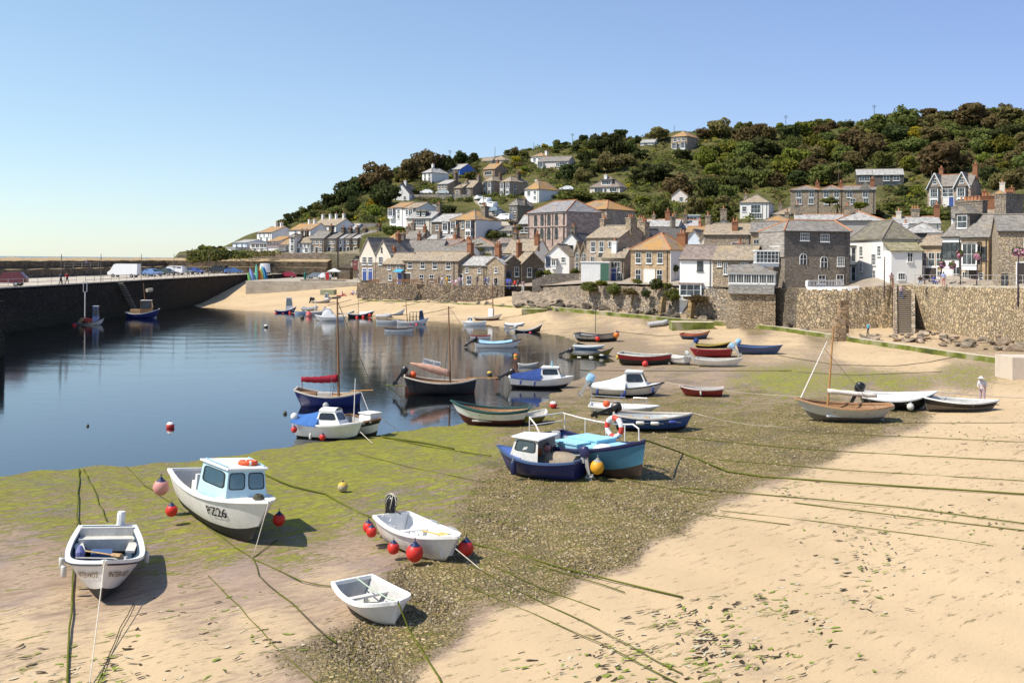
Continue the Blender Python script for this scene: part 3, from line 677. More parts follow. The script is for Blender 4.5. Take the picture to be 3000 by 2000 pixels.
m=MB(); p=G(1570,917); m.box((p.x,p.y+1,p.z+.2),(4.2,2.2,.8)); tag(m.build('concrete_slab',PIPE),'dark weedy concrete slab at the bend of the pipe below the broad steps','slab')
# leaning stone posts
for i,(x,y,l) in enumerate(((1853,910,'shortest leaning stone post on the rocks'),(1938,921,'tallest leaning stone post with yellow lichen'),(2022,933,'thick stone post nearest the white bay house'))):
    p=G(x,y); m=MB(); m.box((0,0,1.1),(.75,.7,2.5),0,0,None,.8); tag(m.build('stone_post',stone((.3,.2,.08),1,.5),loc=p,rot=(0,R(8),R(20*i))),l,'post','stone posts on the rocks')
p=G(2460,1002); m=MB(); m.box((0,0,1.0),(1.3,1.6,2.6),0,0,None,.7); m.box((.6,.6,2.5),(.9,1.1,3.4),0); tag(m.build('buttress',stone((.33,.22,.12),1.2,.4),loc=(p.x+.4,p.y+1.5,p.z)),'stepped brown buttress pillar against the wall left of the beach steps','buttress')
# ---------------------------------------------------------------- houses
WHITE=render_((.80,.785,.75),.18); CREAM=render_((.70,.63,.53),.2); PINKW=render_((.74,.66,.6),.15); GREYR=render_((.42,.39,.35),.3); BLUEW=render_((.62,.68,.76),.15); BLUEH=render_((.10,.22,.62),.1)
ST1=stone((.43,.335,.235),2.9,.3,1.25); ST2=stone((.34,.275,.205),3.0,.28,1.25); ST3=stone((.48,.37,.24),2.6,.32,1.2); AS1=ashlar((.41,.33,.25)); AS2=ashlar((.43,.34,.27),.4); AS3=ashlar((.44,.32,.2),.34); PINKST=ashlar((.47,.355,.3),.36)
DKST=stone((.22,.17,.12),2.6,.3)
SLW=slate((.125,.112,.1),.06,(.2,.15,.1)); 
S_GREY=slate((.22,.20,.175),.3,(.3,.23,.14)); S_TAN=slate((.30,.245,.18),.5,(.34,.25,.14),seed=3.0); S_OCH=slate((.24,.2,.16),.75,(.40,.21,.05),seed=5.0); S_PALE=slate((.36,.35,.33),.15,(.4,.34,.25),seed=7.0); S_DARK=slate((.12,.11,.10),.15,(.2,.16,.1),seed=9.0); S_PURP=slate((.23,.18,.155),.3,(.3,.22,.13),seed=11.0)
TERRA=plain((.45,.2,.1),.8); RIDGEG=plain((.22,.19,.16),.85); BRICK=ashlar((.33,.15,.08),.09)
WFR=paint((.82,.82,.80),.5,.05); DFR=paint((.05,.05,.05),.5,.05); BLUEF=paint((.04,.08,.25),.5,.05); GLS=glass(); GLS2=glass((.06,.075,.09),.12)
DOORB=paint((.05,.09,.28),.5,.1); DOORW=paint((.72,.70,.64),.5,.1); DOORD=paint((.05,.04,.035),.6,.1)
WM={}
def win_mesh(w,h,style,fr,near,gl=None):
    key=(round(w,2),round(h,2),style,fr.name,near)
    if key in WM: return WM[key]
    m=MB(); t=.055 if not near else .05; d=.07
    if style=='a':    # round headed
        n=8; pts=[]
        for i in range(n+1):
            a=math.pi*i/n; pts.append((w/2*math.cos(a),h/2-w/2+w/2*math.sin(a)))
        out=[(w/2,-h/2)]+pts+[(-w/2,-h/2)]
        k=.86; inn=[(x*k,-h/2+(z+h/2)*(.97 if z>-h/2 else 1)) for x,z in out]
        vs=[(x,-d,z) for x,z in out]+[(x,-d,z) for x,z in inn]+[(x,0.02,z) for x,z in out]
        N=len(out); fs=[(i,i+1,N+i+1,N+i) for i in range(N-1)]+[(i,2*N+i,2*N+i+1,i+1) for i in range(N-1)]
        m.add(vs,fs); m.box((0,-d*.8,0),(.05,.03,h*.96)); m.box((0,-d*.8,0),(w*.9,.03,.05))
        pane=MB(); pane.add([(x,-.02,z) for x,z in inn],[list(range(N))])
    else:
        m.box((-w/2+t/2,-d/2,0),(t,d,h)); m.box((w/2-t/2,-d/2,0),(t,d,h)); m.box((0,-d/2,h/2-t/2),(w-2*t,d,t)); m.box((0,-d/2,-h/2+t/2),(w-2*t,d,t))
        if style=='s': m.box((0,-d/2-.004,0),(w-2*t,d-.02,.06)); m.box((0,-d/2-.002,h/4),(.03,d-.03,h/2-2*t))
        elif style[0]=='c':
            nx_,nz_=int(style[1]),int(style[2])
            for i in range(1,nx_): m.box((-w/2+w*i/nx_,-d/2-.003,0),(.045 if i*2==nx_ or nx_>3 else .035,d-.03,h-2*t))
            for i in range(1,nz_): m.box((0,-d/2-.006,-h/2+h*i/nz_),(w-2*t,d-.04,.035))
        elif style=='t': m.box((0,-d/2-.003,0),(.05,d-.02,h-2*t)); m.box((0,-d/2-.006,h*.2),(w-2*t,d-.04,.04))
        m.box((0,-.06,-h/2-.05),(w+.14,.16,.09))
        pane=MB(); pane.quad((-w/2+t,-.02,-h/2+t),(w/2-t,-.02,-h/2+t),(w/2-t,-.02,h/2-t),(-w/2+t,-.02,h/2-t))
    WM[key]=(m.mesh('window',[fr]),pane.mesh('pane',[gl or GLS],fixn=False))
    return WM[key]
def put_window(par,x,y,z,rot,w,h,style,fr,near,gl=None,name='window'):
    f,p=win_mesh(w,h,style,fr,near,gl)
    o=link(name,f,par,(x,y,z),(0,0,rot)); link('pane',p,o); return o
def put_door(par,x,y,zb,rot,w,h,mat):
    m=MB(); m.box((0,-.03,h/2),(w,.08,h)); 
    for i in (-1,1): m.box((i*(w/2+.05),-.045,h/2+.02),(.1,.13,h+.04),1)
    m.box((0,-.045,h+.06),(w+.2,.13,.1),1)
    for zz in(.28,.68): m.box((0,-.08,h*zz),(w*.6,.03,h*.27),0)
    link('door',m.mesh('door',[mat,WFR]),par,(x,y,zb),(0,0,rot))
CH={}
def put_chimney(roof,x,y,z,h,w,l,pots,mat):
    m=MB(); m.box((0,0,h/2-.6),(w,l,h+1.2)); m.box((0,0,h+.06),(w+.16,l+.16,.14),0); m.box((0,0,h-.25),(w+.1,l+.1,.08),0)
    for i in range(pots):
        yy=(i-(pots-1)/2)*min(.45,l/max(1,pots)); xx=0
        if w>l: xx,yy=yy if pots==1 else (i-(pots-1)/2)*min(.45,w/max(1,pots)),0
        m.lathe([(.14,h+.1),(.11,h+.55),(.15,h+.6),(.15,h+.68),(.08,h+.68)],8,(xx,yy,0),1)
    return link('chimney',m.mesh('chimney',[mat,TERRA]),roof,(x,y,z))
HOUSES=[]
def house(label,x0,x1,yb,ye,yr,th=-18,L=7,roof='g',wall=None,rm=None,d=None,W=[],RW=[],LW=[],ch=[],name='house',cat='house',ridge=None,eave=.2,doors=[],wall2=None,split=None,gutter=True,near=None,group=None,RD=[],hipk=1.0,HR=True,turn=True):
    wall=wall or ST1; rm=rm or S_TAN
    if turn: th=th-15 if th<=-18 else (th-8 if th<-3 else th)
    if th<-30 and L>=9: L*=.8
    th=R(th)
    if d is None: d=hdepth(x0,yb)
    P=ray(x0,ye,d); zb=ray(x0,yb,d).z; H0=P.z-zb; skirt=2.0; H=H0
    Q1=ray(x1,ye,1.0); k1=Q1.x
    Wd=(k1*d-P.x)/(math.cos(th)-k1*math.sin(th))
    root=thing(name,label,cat,(P.x,P.y,zb),th,group)
    near=(d<195) if near is None else near
    if roof in('g','h'): dm=d+L/2*math.cos(th)+Wd/2*math.sin(th)
    else: dm=d+.0
    xm=(x0+x1)/2 if roof=='f' else (x0+x1)/2
    RH=ray(xm,yr,dm).z-zb-H; RH=max(RH,.35)
    # ---- walls
    m=MB()
    if roof=='g': m.prism([(0,0,-skirt),(0,L,-skirt),(0,L,H),(0,L/2,H+RH),(0,0,H)],(0,0,0),(Wd,0,0))
    elif roof=='f': m.prism([(0,0,-skirt),(Wd,0,-skirt),(Wd,0,H),(Wd/2,0,H+RH),(0,0,H)],(0,0,0),(0,L,0))
    else: m.box((Wd/2,L/2,(H-skirt)/2),(Wd,L,H+skirt))
    m.build('wall',[wall],root)
    if wall2 is not None:   # upper cladding, proud of the wall
        c=MB(); zs=H*split
        if roof=='f': c.prism([(-.03,-.03,zs),(Wd+.03,-.03,zs),(Wd+.03,-.03,H),(Wd/2,-.03,H+RH-.02),(-.03,-.03,H)],(0,0,0),(0,L*.98,0))
        else: c.box((Wd/2,L/2,(zs+H-.02)/2),(Wd+.06,L+.06,H-.02-zs))
        c.build('upper_wall',[wall2],root)
    # ---- roof
    t=.14; e=eave; r=MB(); rl=[]
    if roof=='g':
        s=RH/(L/2)
        for sg in(0,1):
            y0=-e if sg==0 else L+e; z0=H-s*e+.04
            pts=[(-e*.7,y0,z0),(Wd+e*.7,y0,z0),(Wd+e*.7,L/2,H+RH+.04),(-e*.7,L/2,H+RH+.04)]
            if sg: pts=pts[::-1]
            r.slab(pts,t)
        rl=[((-e*.7,L/2,H+RH+.07),(Wd+e*.7,L/2,H+RH+.07))]
    elif roof=='f':
        s=RH/(Wd/2)
        for sg in(0,1):
            x_=-e if sg==0 else Wd+e
            pts=[(x_,L+e,H-s*e+.04),(x_,-e,H-s*e+.04),(Wd/2,-e,H+RH+.04),(Wd/2,L+e,H+RH+.04)]
            if sg: pts=pts[::-1]
            r.slab(pts,t)
        rl=[((Wd/2,-e,H+RH+.07),(Wd/2,L+e,H+RH+.07))]
    elif roof=='h':
        a=min(Wd/2-.05,L/2*hipk) if Wd>=L*hipk else Wd/2-.05
        if Wd>=L*hipk: A=(a,L/2); B=(Wd-(a if HR else .05),L/2)
        else: A=(Wd/2,L/2-max(0,(L-Wd)/2)); B=(Wd/2,L/2+max(0,(L-Wd)/2))
        z0=H+.02; zr=H+RH
        c=[(-e,-e,z0),(Wd+e,-e,z0),(Wd+e,L+e,z0),(-e,L+e,z0)]; a3=(A[0],A[1],zr); b3=(B[0],B[1],zr)
        low=[(x,y,z-.12) for x,y,z in c]
        if Wd>=L*hipk: fcs=[(0,1,5,4),(1,2,5),(2,3,4,5),(3,0,4)]
        else: fcs=[(0,1,4),(1,2,5,4),(2,3,5),(3,0,4,5)]
        r.add(c+[a3,b3]+low,fcs+[(0,6,7,1),(1,7,8,2),(2,8,9,3),(3,9,6,0),(6,9,8,7)])
        up=lambda p:(p[0],p[1],p[2]+.03)
        rl=[(up(a3),up(b3))]+([(up(c[0]),up(a3)),(up(c[1]),up(b3)),(up(c[2]),up(b3)),(up(c[3]),up(a3))] if Wd>=L*hipk else [(up(c[0]),up(a3)),(up(c[1]),up(a3)),(up(c[2]),up(b3)),(up(c[3]),up(b3))])
    elif roof=='flat':
        r.box((Wd/2,L/2,H+.1),(Wd+2*e,L+2*e,.24))
    elif roof=='s':   # single slope rising to the back
        r.slab([(-e,-e,H+.02-RH*e/L),(Wd+e,-e,H+.02-RH*e/L),(Wd+e,L,H+RH),(-e,L,H+RH)],t)
    ro=r.build('roof',[rm],root)
    if rl:
        g=MB()
        for p,q in rl:
            if (Vector(p)-Vector(q)).length>.1: g.tube([p,q],.11,6)
        g.build('ridge_tiles',[ridge or RIDGEG],ro)
    if gutter and roof in('g','h','s'):
        g=MB(); g.tube([(-.1,-e-.06,H-.06),(Wd+.1,-e-.06,H-.06)],.055,5); g.tube([(Wd*.93,-.1,H-.1),(Wd*.93,-.1,-skirt)],.05,5)
        g.build('gutter',[DFR],root)
    # ---- windows
    def wins(lst,face):
        for it in lst:
            u,v,w,h=it[:4]; st=it[4] if len(it)>4 else 's'; fr=it[5] if len(it)>5 else WFR
            if face=='F': x,y,rz=u*Wd,-.0,0
            elif face=='R': x,y,rz=Wd,u*L,R(90)
            else: x,y,rz=0,u*L,R(-90)
            off=.035 if wall2 is not None and v*H>H*split else .005
            x+= off*(1 if face=='R' else -1 if face=='L' else 0); y+= -off if face=='F' else 0
            z=v*H
            if st=='door': put_door(root,x,y,0,rz,w,h,fr); continue
            if st=='bay':   # box bay with glazed front
                bd=.75; b=MB(); b.box((0,-bd/2,-h/2-.3),(w,bd,.6),0); b.box((0,-bd/2,h/2+.12),(w+.2,bd+.1,.22),1)
                for sx in(-1,1): b.box((sx*(w/2-.04),-bd+.04,0),(.09,.09,h),0); b.box((sx*(w/2-.05),-.06,0),(.1,.12,h),0)
                bo=link('bay_window',b.mesh('bay_window',[fr,rm]),root,(x,y,z),(0,0,rz))
                put_window(bo,0,-bd+.06,0,0,w-.16,h,'c32' if w>1.6 else 't',fr,near)
                put_window(bo,w/2-.02,-bd/2,0,R(90),bd-.16,h,'c12',fr,near); put_window(bo,-w/2+.02,-bd/2,0,R(-90),bd-.16,h,'c12',fr,near)
                continue
            put_window(root,x,y,z,rz,w,h,st,fr,near,it[6] if len(it)>6 else None)
    wins(W,'F'); wins(RW,'R'); wins(LW,'L')
    for (u,w,h,mt) in doors: put_door(root,u*Wd,-.005,0,0,w,h,mt)
    # ---- chimneys: (u along, v across, height above local roof, w, l, pots, mat)
    for c in ch:
        u,v,h,w,l,p=c[:6]; mt=c[6] if len(c)>6 else wall
        if roof=='g': zz=H+RH*(1-abs(v-.5)*2)
        elif roof=='f': zz=H+RH*(1-abs(u-.5)*2)
        elif roof=='h': zz=H+RH*min(1,min(u*Wd,Wd-u*Wd,v*L,L-v*L)/max(.1,min(Wd,L)/2))
        else: zz=H
        put_chimney(ro,u*Wd,v*L,zz,h,w,l,p,mt)
    HOUSES.append(dict(root=root,px=(min(x0,x1)-4,max(x0,x1)+4+ (10 if roof!='f' else 0)),y=(yr-4,yb),W=Wd,L=L,H=H,RH=RH,loc=root.location.copy(),th=th,label=label,d=d,H0=H))
    return root
def row(us,v,w,h,st='s',fr=WFR): return [(u,v,w,h,st,fr) for u in us]

# --- promenade row, left to right
house('pale twin-gabled house, left gable with two tall blue doors below',1055,1100,820,745,697,-18,9,'f',ST1,S_GREY,193,row([.3,.68],.75,1.0,1.5,'c33')+row([.3,.68],.42,1.0,.55,'c21')+[(.33,0,1.0,2.1,'door',DOORB),(.7,0,1.0,2.1,'door',DOORB)],wall2=CREAM,split=.68,name='gabled_house')
house('pale twin-gabled house, right gable with a slit window near its apex',1101,1145,820,745,704,-18,9,'f',ST1,S_GREY,191,row([.35],.75,1.0,1.5,'c33')+[(.4,1.18,.3,.8,'s',DFR)],wall2=CREAM,split=.68,ch=[(.5,.6,1.2,.6,.9,2,BRICK)],name='gabled_house',RD=[])
house('long dark slate roofed house behind the twin gables',1126,1290,815,737,702,-6,7,'g',GREYR,S_GREY,197,ch=[(.25,.4,1.5,.6,1.1,2,ST2),(.52,.5,1.0,.6,.8,2,BRICK)])
house('low left stone cottage with a small blue door awning',1121,1183,830,773,741,-20,6,'g',ST1,S_TAN,188,row([.32,.74],.82,.75,.8,'c22')+row([.37],.32,.8,1.1,'s')+[(.83,0,.9,1.95,'door',DOORB)],name='stone_cottage',ch=[(.02,.5,.9,.6,.6,1,BRICK)])
house('long stone cottage with four white windows upstairs on the promenade',1182,1342,836,763,737,-20,7.5,'g',ST1,S_TAN,185.4,row([.13,.365,.59,.83],.82,1.05,1.25,'s')+row([.345,.53,.84],.32,1.0,1.2,'s')+[(.08,0,1.7,2.2,'door',DOORD)],ch=[(.985,.5,1.5,.9,.9,2,BRICK)],name='stone_cottage')
house('low stone cottage with a pale roof beside the stone gable end',1343,1424,836,777,751,-19,6,'g',ST3,S_PALE,179,row([.32,.77],.75,.7,.85,'s')+row([.4],.28,1.0,1.5,'s')+[(.1,0,.9,1.9,'door',DOORD)],name='stone_cottage')
house('stone gable end with a tall brick chimney and two long windows',1424,1478,838,772,751,-19,7,'f',ST3,S_PALE,175.8,[(.55,.72,.6,.95,'s'),(.05,.15,.8,1.7,'s'),(.55,.13,.9,1.8,'s')],ch=[(.5,.12,1.9,.95,.75,2,BRICK)],name='stone_cottage')
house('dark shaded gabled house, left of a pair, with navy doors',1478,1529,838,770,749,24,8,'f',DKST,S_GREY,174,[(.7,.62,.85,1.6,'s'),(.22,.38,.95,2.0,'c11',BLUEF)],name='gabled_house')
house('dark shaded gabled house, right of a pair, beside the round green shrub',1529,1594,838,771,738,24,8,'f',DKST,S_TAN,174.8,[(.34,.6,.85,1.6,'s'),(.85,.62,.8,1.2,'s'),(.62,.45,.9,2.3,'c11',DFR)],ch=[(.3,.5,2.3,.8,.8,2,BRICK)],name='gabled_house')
# --- second row
house('grey roofed house with white gable behind the dark gabled pair',1475,1562,800,741,700,-14,9,'g',WHITE,S_TAN,186,row([.63],.85,.5,.7,'s'),ch=[(.1,.5,1.0,.7,.9,2,ST2),(.95,.3,1.8,.8,.8,2,BRICK)])
house('white gabled house with a blue-framed bay facing the harbour',1597,1668,790,748,716,-10,10,'f',WHITE,S_TAN,178,[(.13,.6,.8,1.6,'s',BLUEF),(.4,.5,.9,1.0,'bay'),(.75,.7,.7,.9,'s')],name='white_house')
house('tall narrow white gable with one dark window',1648,1697,776,708,681,-12,11,'f',WHITE,S_DARK,184,[(.5,.68,.9,1.4,'s',DFR)],ch=[(.5,.15,1.0,.8,1.2,3,ST2)],name='white_house')
house('stone house with two narrow steep gablets and arched windows',1682,1700,795,735,709,-8,7,'f',AS1,S_TAN,173,[(.5,.72,.55,1.3,'a'),(.5,.25,.6,1.2,'s')],name='gablet_house')
house('small stone gablet bay beside the big grey stone house',1701,1719,795,735,710,-8,7,'f',AS1,S_TAN,172.6,[(.5,.72,.55,1.3,'a'),(.5,.25,.6,1.2,'s')],name='gablet_house')
house('big grey stone house with tall sash windows and heavy chimney stacks',1718,1813,800,697,661,-30,8,'g',AS1,S_TAN,168,row([.22,.48,.76],.75,.95,1.75,'s')+row([.2],.33,.8,1.7,'s')+[(.45,.55,.7,.5,'s',DFR)],ch=[(.03,.55,1.3,.9,1.5,2,ST3),(.98,.4,1.5,1.0,1.4,3,ST3),(.98,.85,2.0,1.1,1.3,3,ST3)],name='stone_house')
house('rough stone gable wall behind the big grey stone house',1838,1904,770,712,669,-20,9,'f',ST2,S_DARK,181,ch=[(.5,.15,1.6,1.3,1.0,3,ST3)],name='stone_house')
house('small house with a long white picture window above a slate panel',1764,1828,822,755,727,-14,6,'g',ST1,S_TAN,162,[(.42,.6,3.0,1.6,'c62'),(.28,.12,1.0,1.6,'c33'),(.8,.12,1.2,1.6,'c33'),(.55,0,.8,1.9,'door',DOORB)],ch=[(.42,.3,1.6,.8,.8,1,WHITE)],name='cottage')
house('square stone house with a bright ochre hipped roof',1848,1964,829,732,683,-22,7.5,'h',AS3,S_OCH,153,row([.2,.47,.75],.76,.95,1.6,'s')+[(.2,.26,.95,1.55,'s'),(.74,.26,.95,1.55,'s')],ch=[(.85,.75,1.7,1.4,.9,2,BRICK)],ridge=TERRA,doors=[(.42,.8,2.0,DOORW),(.55,.8,2.0,DOORW)],name='stone_house')
m=HOUSES[-1]; _w=MB(); _w.box((m['W']+.04,m['L']/2,m['H']/2-1.0),(.09,m['L']-.02,m['H']+1.9)); _w.build('rendered_side_wall',[WHITE],m['root'])
house('white cottage with a projecting six-over-six bay above the rocks',1992,2088,874,759,719,-24,7,'g',WHITE,S_PURP,135.6,[(.62,.83,.8,1.3,'c22',DFR),(.37,.22,2.9,1.45,'bay')],turn=False,name='white_cottage')
house('rough stone cottage between the white bay cottage and the conservatory',2088,2208,940,761,719,-24,7.5,'g',ST3,S_TAN,133.6,[(.17,.93,.55,.6,'c22'),(.32,.86,.5,1.5,'c22'),(.78,.87,1.0,1.4,'c43'),(.24,.42,1.4,1.6,'c44')],turn=False,name='stone_cottage',ch=[(.45,.75,1.2,.8,1.3,2,BRICK)])
house('tall dark slate-hung building with white casements and a side face coloured as sunlit',2300,2490,847,676,646,9,8,'h',ST2,S_GREY,128,[(.30,.9,1.15,.95,'c42'),(.61,.885,1.15,.95,'c42'),(.28,.52,.95,1.4,'a'),(.60,.47,.95,1.45,'a'),(.86,.48,.95,1.15,'c43'),(.57,.17,.95,1.1,'s'),(.85,.17,.95,1.2,'s')],LW=[(.35,.86,3.2,1.7,'c63')],hipk=.55,HR=False,wall2=SLW,split=.58,name='slate_hung_building',cat='building',ridge=TERRA)
m=HOUSES[-1]; _w=MB(); _w.box((-.09,m['L']/2,m['H']*.77),(.1,m['L']+.02,m['H']*.44)); _w.build('sunlit_slate_side',[slate((.34,.3,.26),.1)],m['root'])  # paler copy of the slate: sunlight on this side is painted into its colour
o=MB(); o.box((0,0,0),(2.9,1.4,.5),0); o.box((0,0,1.75),(3.1,1.6,.18),0)
oo=o.build('oriel_window',[WFR],m['root'],loc=(-1.5,2.2,m['H']*.415),rot=(0,0,R(-12)))
put_window(oo,0,-.72,1.0,0,2.8,1.5,'c63',WFR,True); put_window(oo,1.42,0,1.0,R(90),1.2,1.5,'c33',WFR,True); put_window(oo,-1.42,0,1.0,R(-90),1.2,1.5,'c33',WFR,True)
# conservatory on a stone tower
P=ray(2268,862,123.5); c0=thing('conservatory','white glazed conservatory with slate skirt perched on a stone tower','conservatory',(P.x,P.y,0),R(-16))
zt=lambda y:ray(2268,y,123.5).z
zf0,zf1,zw,ze=zt(862),zt(838),zt(836),zt(804)
Wc=5.4; Lc=4.6
b=MB(); b.box((-2.0,3.1,zf0/2-.6),(4.3,5.4,zf0+1.2)); b.build('stone_base',[stone((.46,.34,.21),2.5,.36,1.1,bumpd=.25,grey=.2)],c0)
b=MB(); b.box((-4.9,3.6,zf0/2-.4),(1.5,6.4,zf0+.9)); b.build('stone_pier',[ST3],c0)
b=MB(); b.box((-Wc/2,Lc/2,(zf0+zf1)/2),(Wc,Lc,zf1-zf0)); b.build('slate_skirt',[slate((.3,.285,.26),.12)],c0)
b=MB(); b.box((-Wc/2,Lc/2+.05,zf1+.15),(Wc+.1,Lc,.3)); b.box((-Wc/2,Lc/2+.05,ze+.12),(Wc+.25,Lc+.2,.26))
b.box((-Wc/2,Lc/2,(zw+ze)/2),(Wc-.3,Lc-.3,ze-zw-.3),1)
b.build('frame',[WFR,paint((.5,.5,.48),.6,.1)],c0)
hh=ze-zf1-.3
for i in range(6): put_window(c0,-Wc+Wc*(i+.5)/6,.02,zf1+.3+hh/2,0,Wc/6-.02,hh,'c31',WFR,True)
for i in range(4): put_window(c0,.02,Lc*(i+.5)/4,zf1+.3+hh/2,R(90),Lc/4-.02,hh,'c31',WFR,True)
b=MB(); za=ze+.26; pk=zt(773)
b.add([(-Wc-.3,-.3,za),(.3,-.3,za),(.3,Lc+.3,za),(-Wc-.3,Lc+.3,za),(-Wc*.45,Lc*.55,pk),(-Wc-.3,Lc*.55,pk-.2)],[(0,1,4,5),(1,2,4),(2,3,5,4),(3,0,5),(3,2,1,0)])
b.build('roof',[S_GREY],c0)
# white balustrade terrace
P=ray(2366,848,124); b=MB(); Q=ray(2462,848,127); 
rt=thing('balustrade','white balustrade with round-headed openings beside the conservatory','balustrade',(P.x,P.y,ray(2366,848,124).z),math.atan2(Q.y-P.y,Q.x-P.x)); Lb=(Q-P).length
b.box((Lb/2,0,.2),(Lb,.3,.4)); b.box((Lb/2,0,1.05),(Lb+.1,.36,.14)); 
b.build('rail',[WHITE],rt)
for i in range(12):
    p_=MB(); p_.lathe([(.1,.38),(.13,.5),(.07,.8),(.1,1.0)],8,(0,0,0)) if i%11 else p_.box((0,0,.7),(.4,.34,.7)); p_.build('baluster',[WHITE],rt,loc=(Lb*i/11,0,0))
# tall white corner house
house('tall white corner house with a brown hipped roof by the beach steps',2587,2690,858,700,648,4,10.6,'h',WHITE,slate((.185,.165,.125),.3,(.22,.2,.1),seed=13.0),127.5,[],LW=[(.1,.78,1.0,1.3,'c23'),(.25,.3,1.3,1.6,'c33'),(.25,.62,1.3,1.4,'c33'),(.62,.78,1.0,1.3,'c23'),(.62,.47,.8,1.2,'c23'),(.62,.12,.8,1.4,'c23'),(.86,.72,1.9,1.9,'bay'),(.86,.34,1.9,1.9,'bay')],name='white_house')
m=HOUSES[-1]; _a=thing('lean_to','white lean-to annex with a mossy roof on the corner house','annex',m['loc']+Vector((.25,-2.18,.0)),R(4))
_b=MB(); wA=3.9; hA=m['H']*.78; _b.box((wA/2,1.1,hA/2-.8),(wA,2.19,hA+1.6)); _b.build('wall',[WHITE],_a)
_b=MB(); _b.slab([(-.2,-.25,hA),(wA+.2,-.25,hA),(wA+.2,2.25,hA+1.25),(-.2,2.25,hA+1.25)],.12); _b.build('roof',[slate((.27,.24,.15),.4,(.3,.26,.1),seed=15.0)],_a)
_b=MB(); _b.box((wA/2,-.03,.0),(wA-.3,.08,.5)); _b.build('black_plinth',[DFR],_a)
put_window(_a,wA*.6,-.01,hA*.85,0,.7,1.1,'c22',WFR,True); put_window(_a,wA*.33,-.01,hA*.4,0,.9,.8,'c32',WFR,True)
# right-hand street
house('stone cottage with three tall windows behind the seated people',2693,2764,834,719,688,-26,6.5,'g',AS3,S_TAN,127,row([.2,.52,.85],.65,.8,1.7,'s')+row([.2,.85],.2,.8,1.5,'s')+[(.48,0,1.5,2.1,'door',DOORD)],name='stone_cottage')
house('white-fronted shop house with a black-framed upper bay and a slate dormer',2762,2816,838,693,625,-58,9.5,'g',WHITE,S_GREY,122,[(.5,.72,2.5,1.9,'c42',DFR),(.76,.25,.8,1.7,'c22'),(.3,0,1.0,2.1,'door',DOORW)],ch=[(.55,.5,1.4,3.2,1.0,5,ST2)],turn=False,name='shop')
m=HOUSES[-1]; _b=MB(); _b.box((0,0,0),(1.9,3,2.0)); _d=_b.build('dormer',[SLW],m['root'],loc=(m['W']*.75,2.6,m['H']+1.7)); put_window(_d,0,-1.51,.05,0,1.3,1.5,'s',WFR,True)
_b=MB(); _b.prism([(-1.15,-1.7,1.0),(1.15,-1.7,1.0),(0,-1.7,1.95)],(0,0,0),(0,3.6,0)); _b.build('dormer_roof',[S_GREY],_d)
house('stone inn with a hanging upper bay and flower baskets',2816,2896,842,695,628,-58,10,'g',AS3,S_GREY,119.2,[(.45,.66,1.9,2.4,'bay'),(.15,.7,.7,1.6,'s'),(.15,.2,.6,1.3,'s'),(.82,.68,.9,1.5,'s',DFR),(.75,.2,.6,1.2,'s'),(.45,0,1.0,2.1,'door',DOORD)],ch=[(.98,.5,2.2,1.4,3.4,4,ST2)],turn=False,name='inn',cat='pub')
house('tall stone building at the right edge with a dark doorway',2925,3085,846,676,630,-22,11,'g',ST3,S_GREY,106,[(.62,.72,1.5,1.9,'s'),(.52,0,1.7,2.7,'door',DOORD),(.12,.15,.6,1.4,'s',DFR)],turn=False,name='stone_house')
# --- behind the right half
house('long grey roofed stone row behind the white bay cottage',2063,2205,770,687,655,-10,7,'g',ST1,S_TAN,160,[(.08,.5,1.0,1.3,'s'),(.35,.5,.7,1.1,'s'),(.68,.55,1.6,1.6,'s')],LW=[],ch=[(.02,.5,1.2,.8,1.0,2,ST1),(.62,.2,1.2,.9,.8,2,BRICK)],name='stone_house')
house('pale gabled stone house left of the long row',2050,2086,770,700,672,-8,9,'f',CREAM,S_TAN,163,[(.5,.5,.9,1.4,'s')],name='gabled_house')
house('hip-ended stone building with two white windows next to the slate-hung block',2200,2300,770,680,650,-8,7,'g',AS3,S_GREY,146,[(.2,.55,1.2,1.9,'c33'),(.6,.55,1.3,1.9,'c33')],name='stone_house')
house('white gable with a square stone chimney on top behind the long row',2087,2150,720,668,642,-8,9,'f',WHITE,S_DARK,182,[(.3,.9,.4,.7,'s',DFR),(.6,.9,.4,.7,'s',DFR)],ch=[(.5,.1,1.7,1.1,1.1,2,ST1)],name='white_house')
house('blue-grey gabled cottage behind the ochre hipped roof',2004,2060,770,707,673,-14,9,'f',BLUEW,S_TAN,172,[(.6,.6,.7,1.2,'s')],ch=[(.95,.2,1.2,.8,.8,2,ST1)],name='cottage')
house('long grey roof with terracotta ridge left of the flat dark cabin',1885,1985,730,665,643,-10,8,'g',GREYR,S_PALE,196,ch=[(.2,.5,.8,.6,.8,2,ST3),(.62,.5,1.5,.9,1.6,3,BRICK),(.8,.6,1.2,.7,1.0,2,ST2)],ridge=TERRA)
house('grey roof with a terracotta ridge and dark gable end',1985,2045,730,668,645,-10,7,'g',GREYR,S_PALE,198,ch=[(.3,.3,1.6,.7,.9,2,ST2)],ridge=TERRA)
house('long dark roof behind the stone gable and the ochre roof',1900,2012,760,700,666,8,8,'g',GREYR,S_DARK,186,ch=[(.8,.5,1.9,.8,.9,2,ST2)])
house('red-ridged low roof between two chimneys',2010,2080,730,680,664,-8,7,'g',CREAM,S_OCH,188,ch=[(.5,.5,1.0,.5,.5,1,TERRA)],ridge=TERRA)
house('ochre hipped roof behind the stone row with a side chimney',2216,2333,700,655,631,-10,8,'h',GREYR,S_OCH,178,ch=[(.75,.3,1.2,.7,.9,2,ST1)])
house('long slate roof with skylight behind the slate-hung building',2330,2490,690,648,629,-6,8,'g',CREAM,S_PALE,172,ch=[(.05,.5,1.6,.8,.8,2,ST2),(.95,.4,1.2,.7,.7,2,BRICK)],ridge=TERRA)
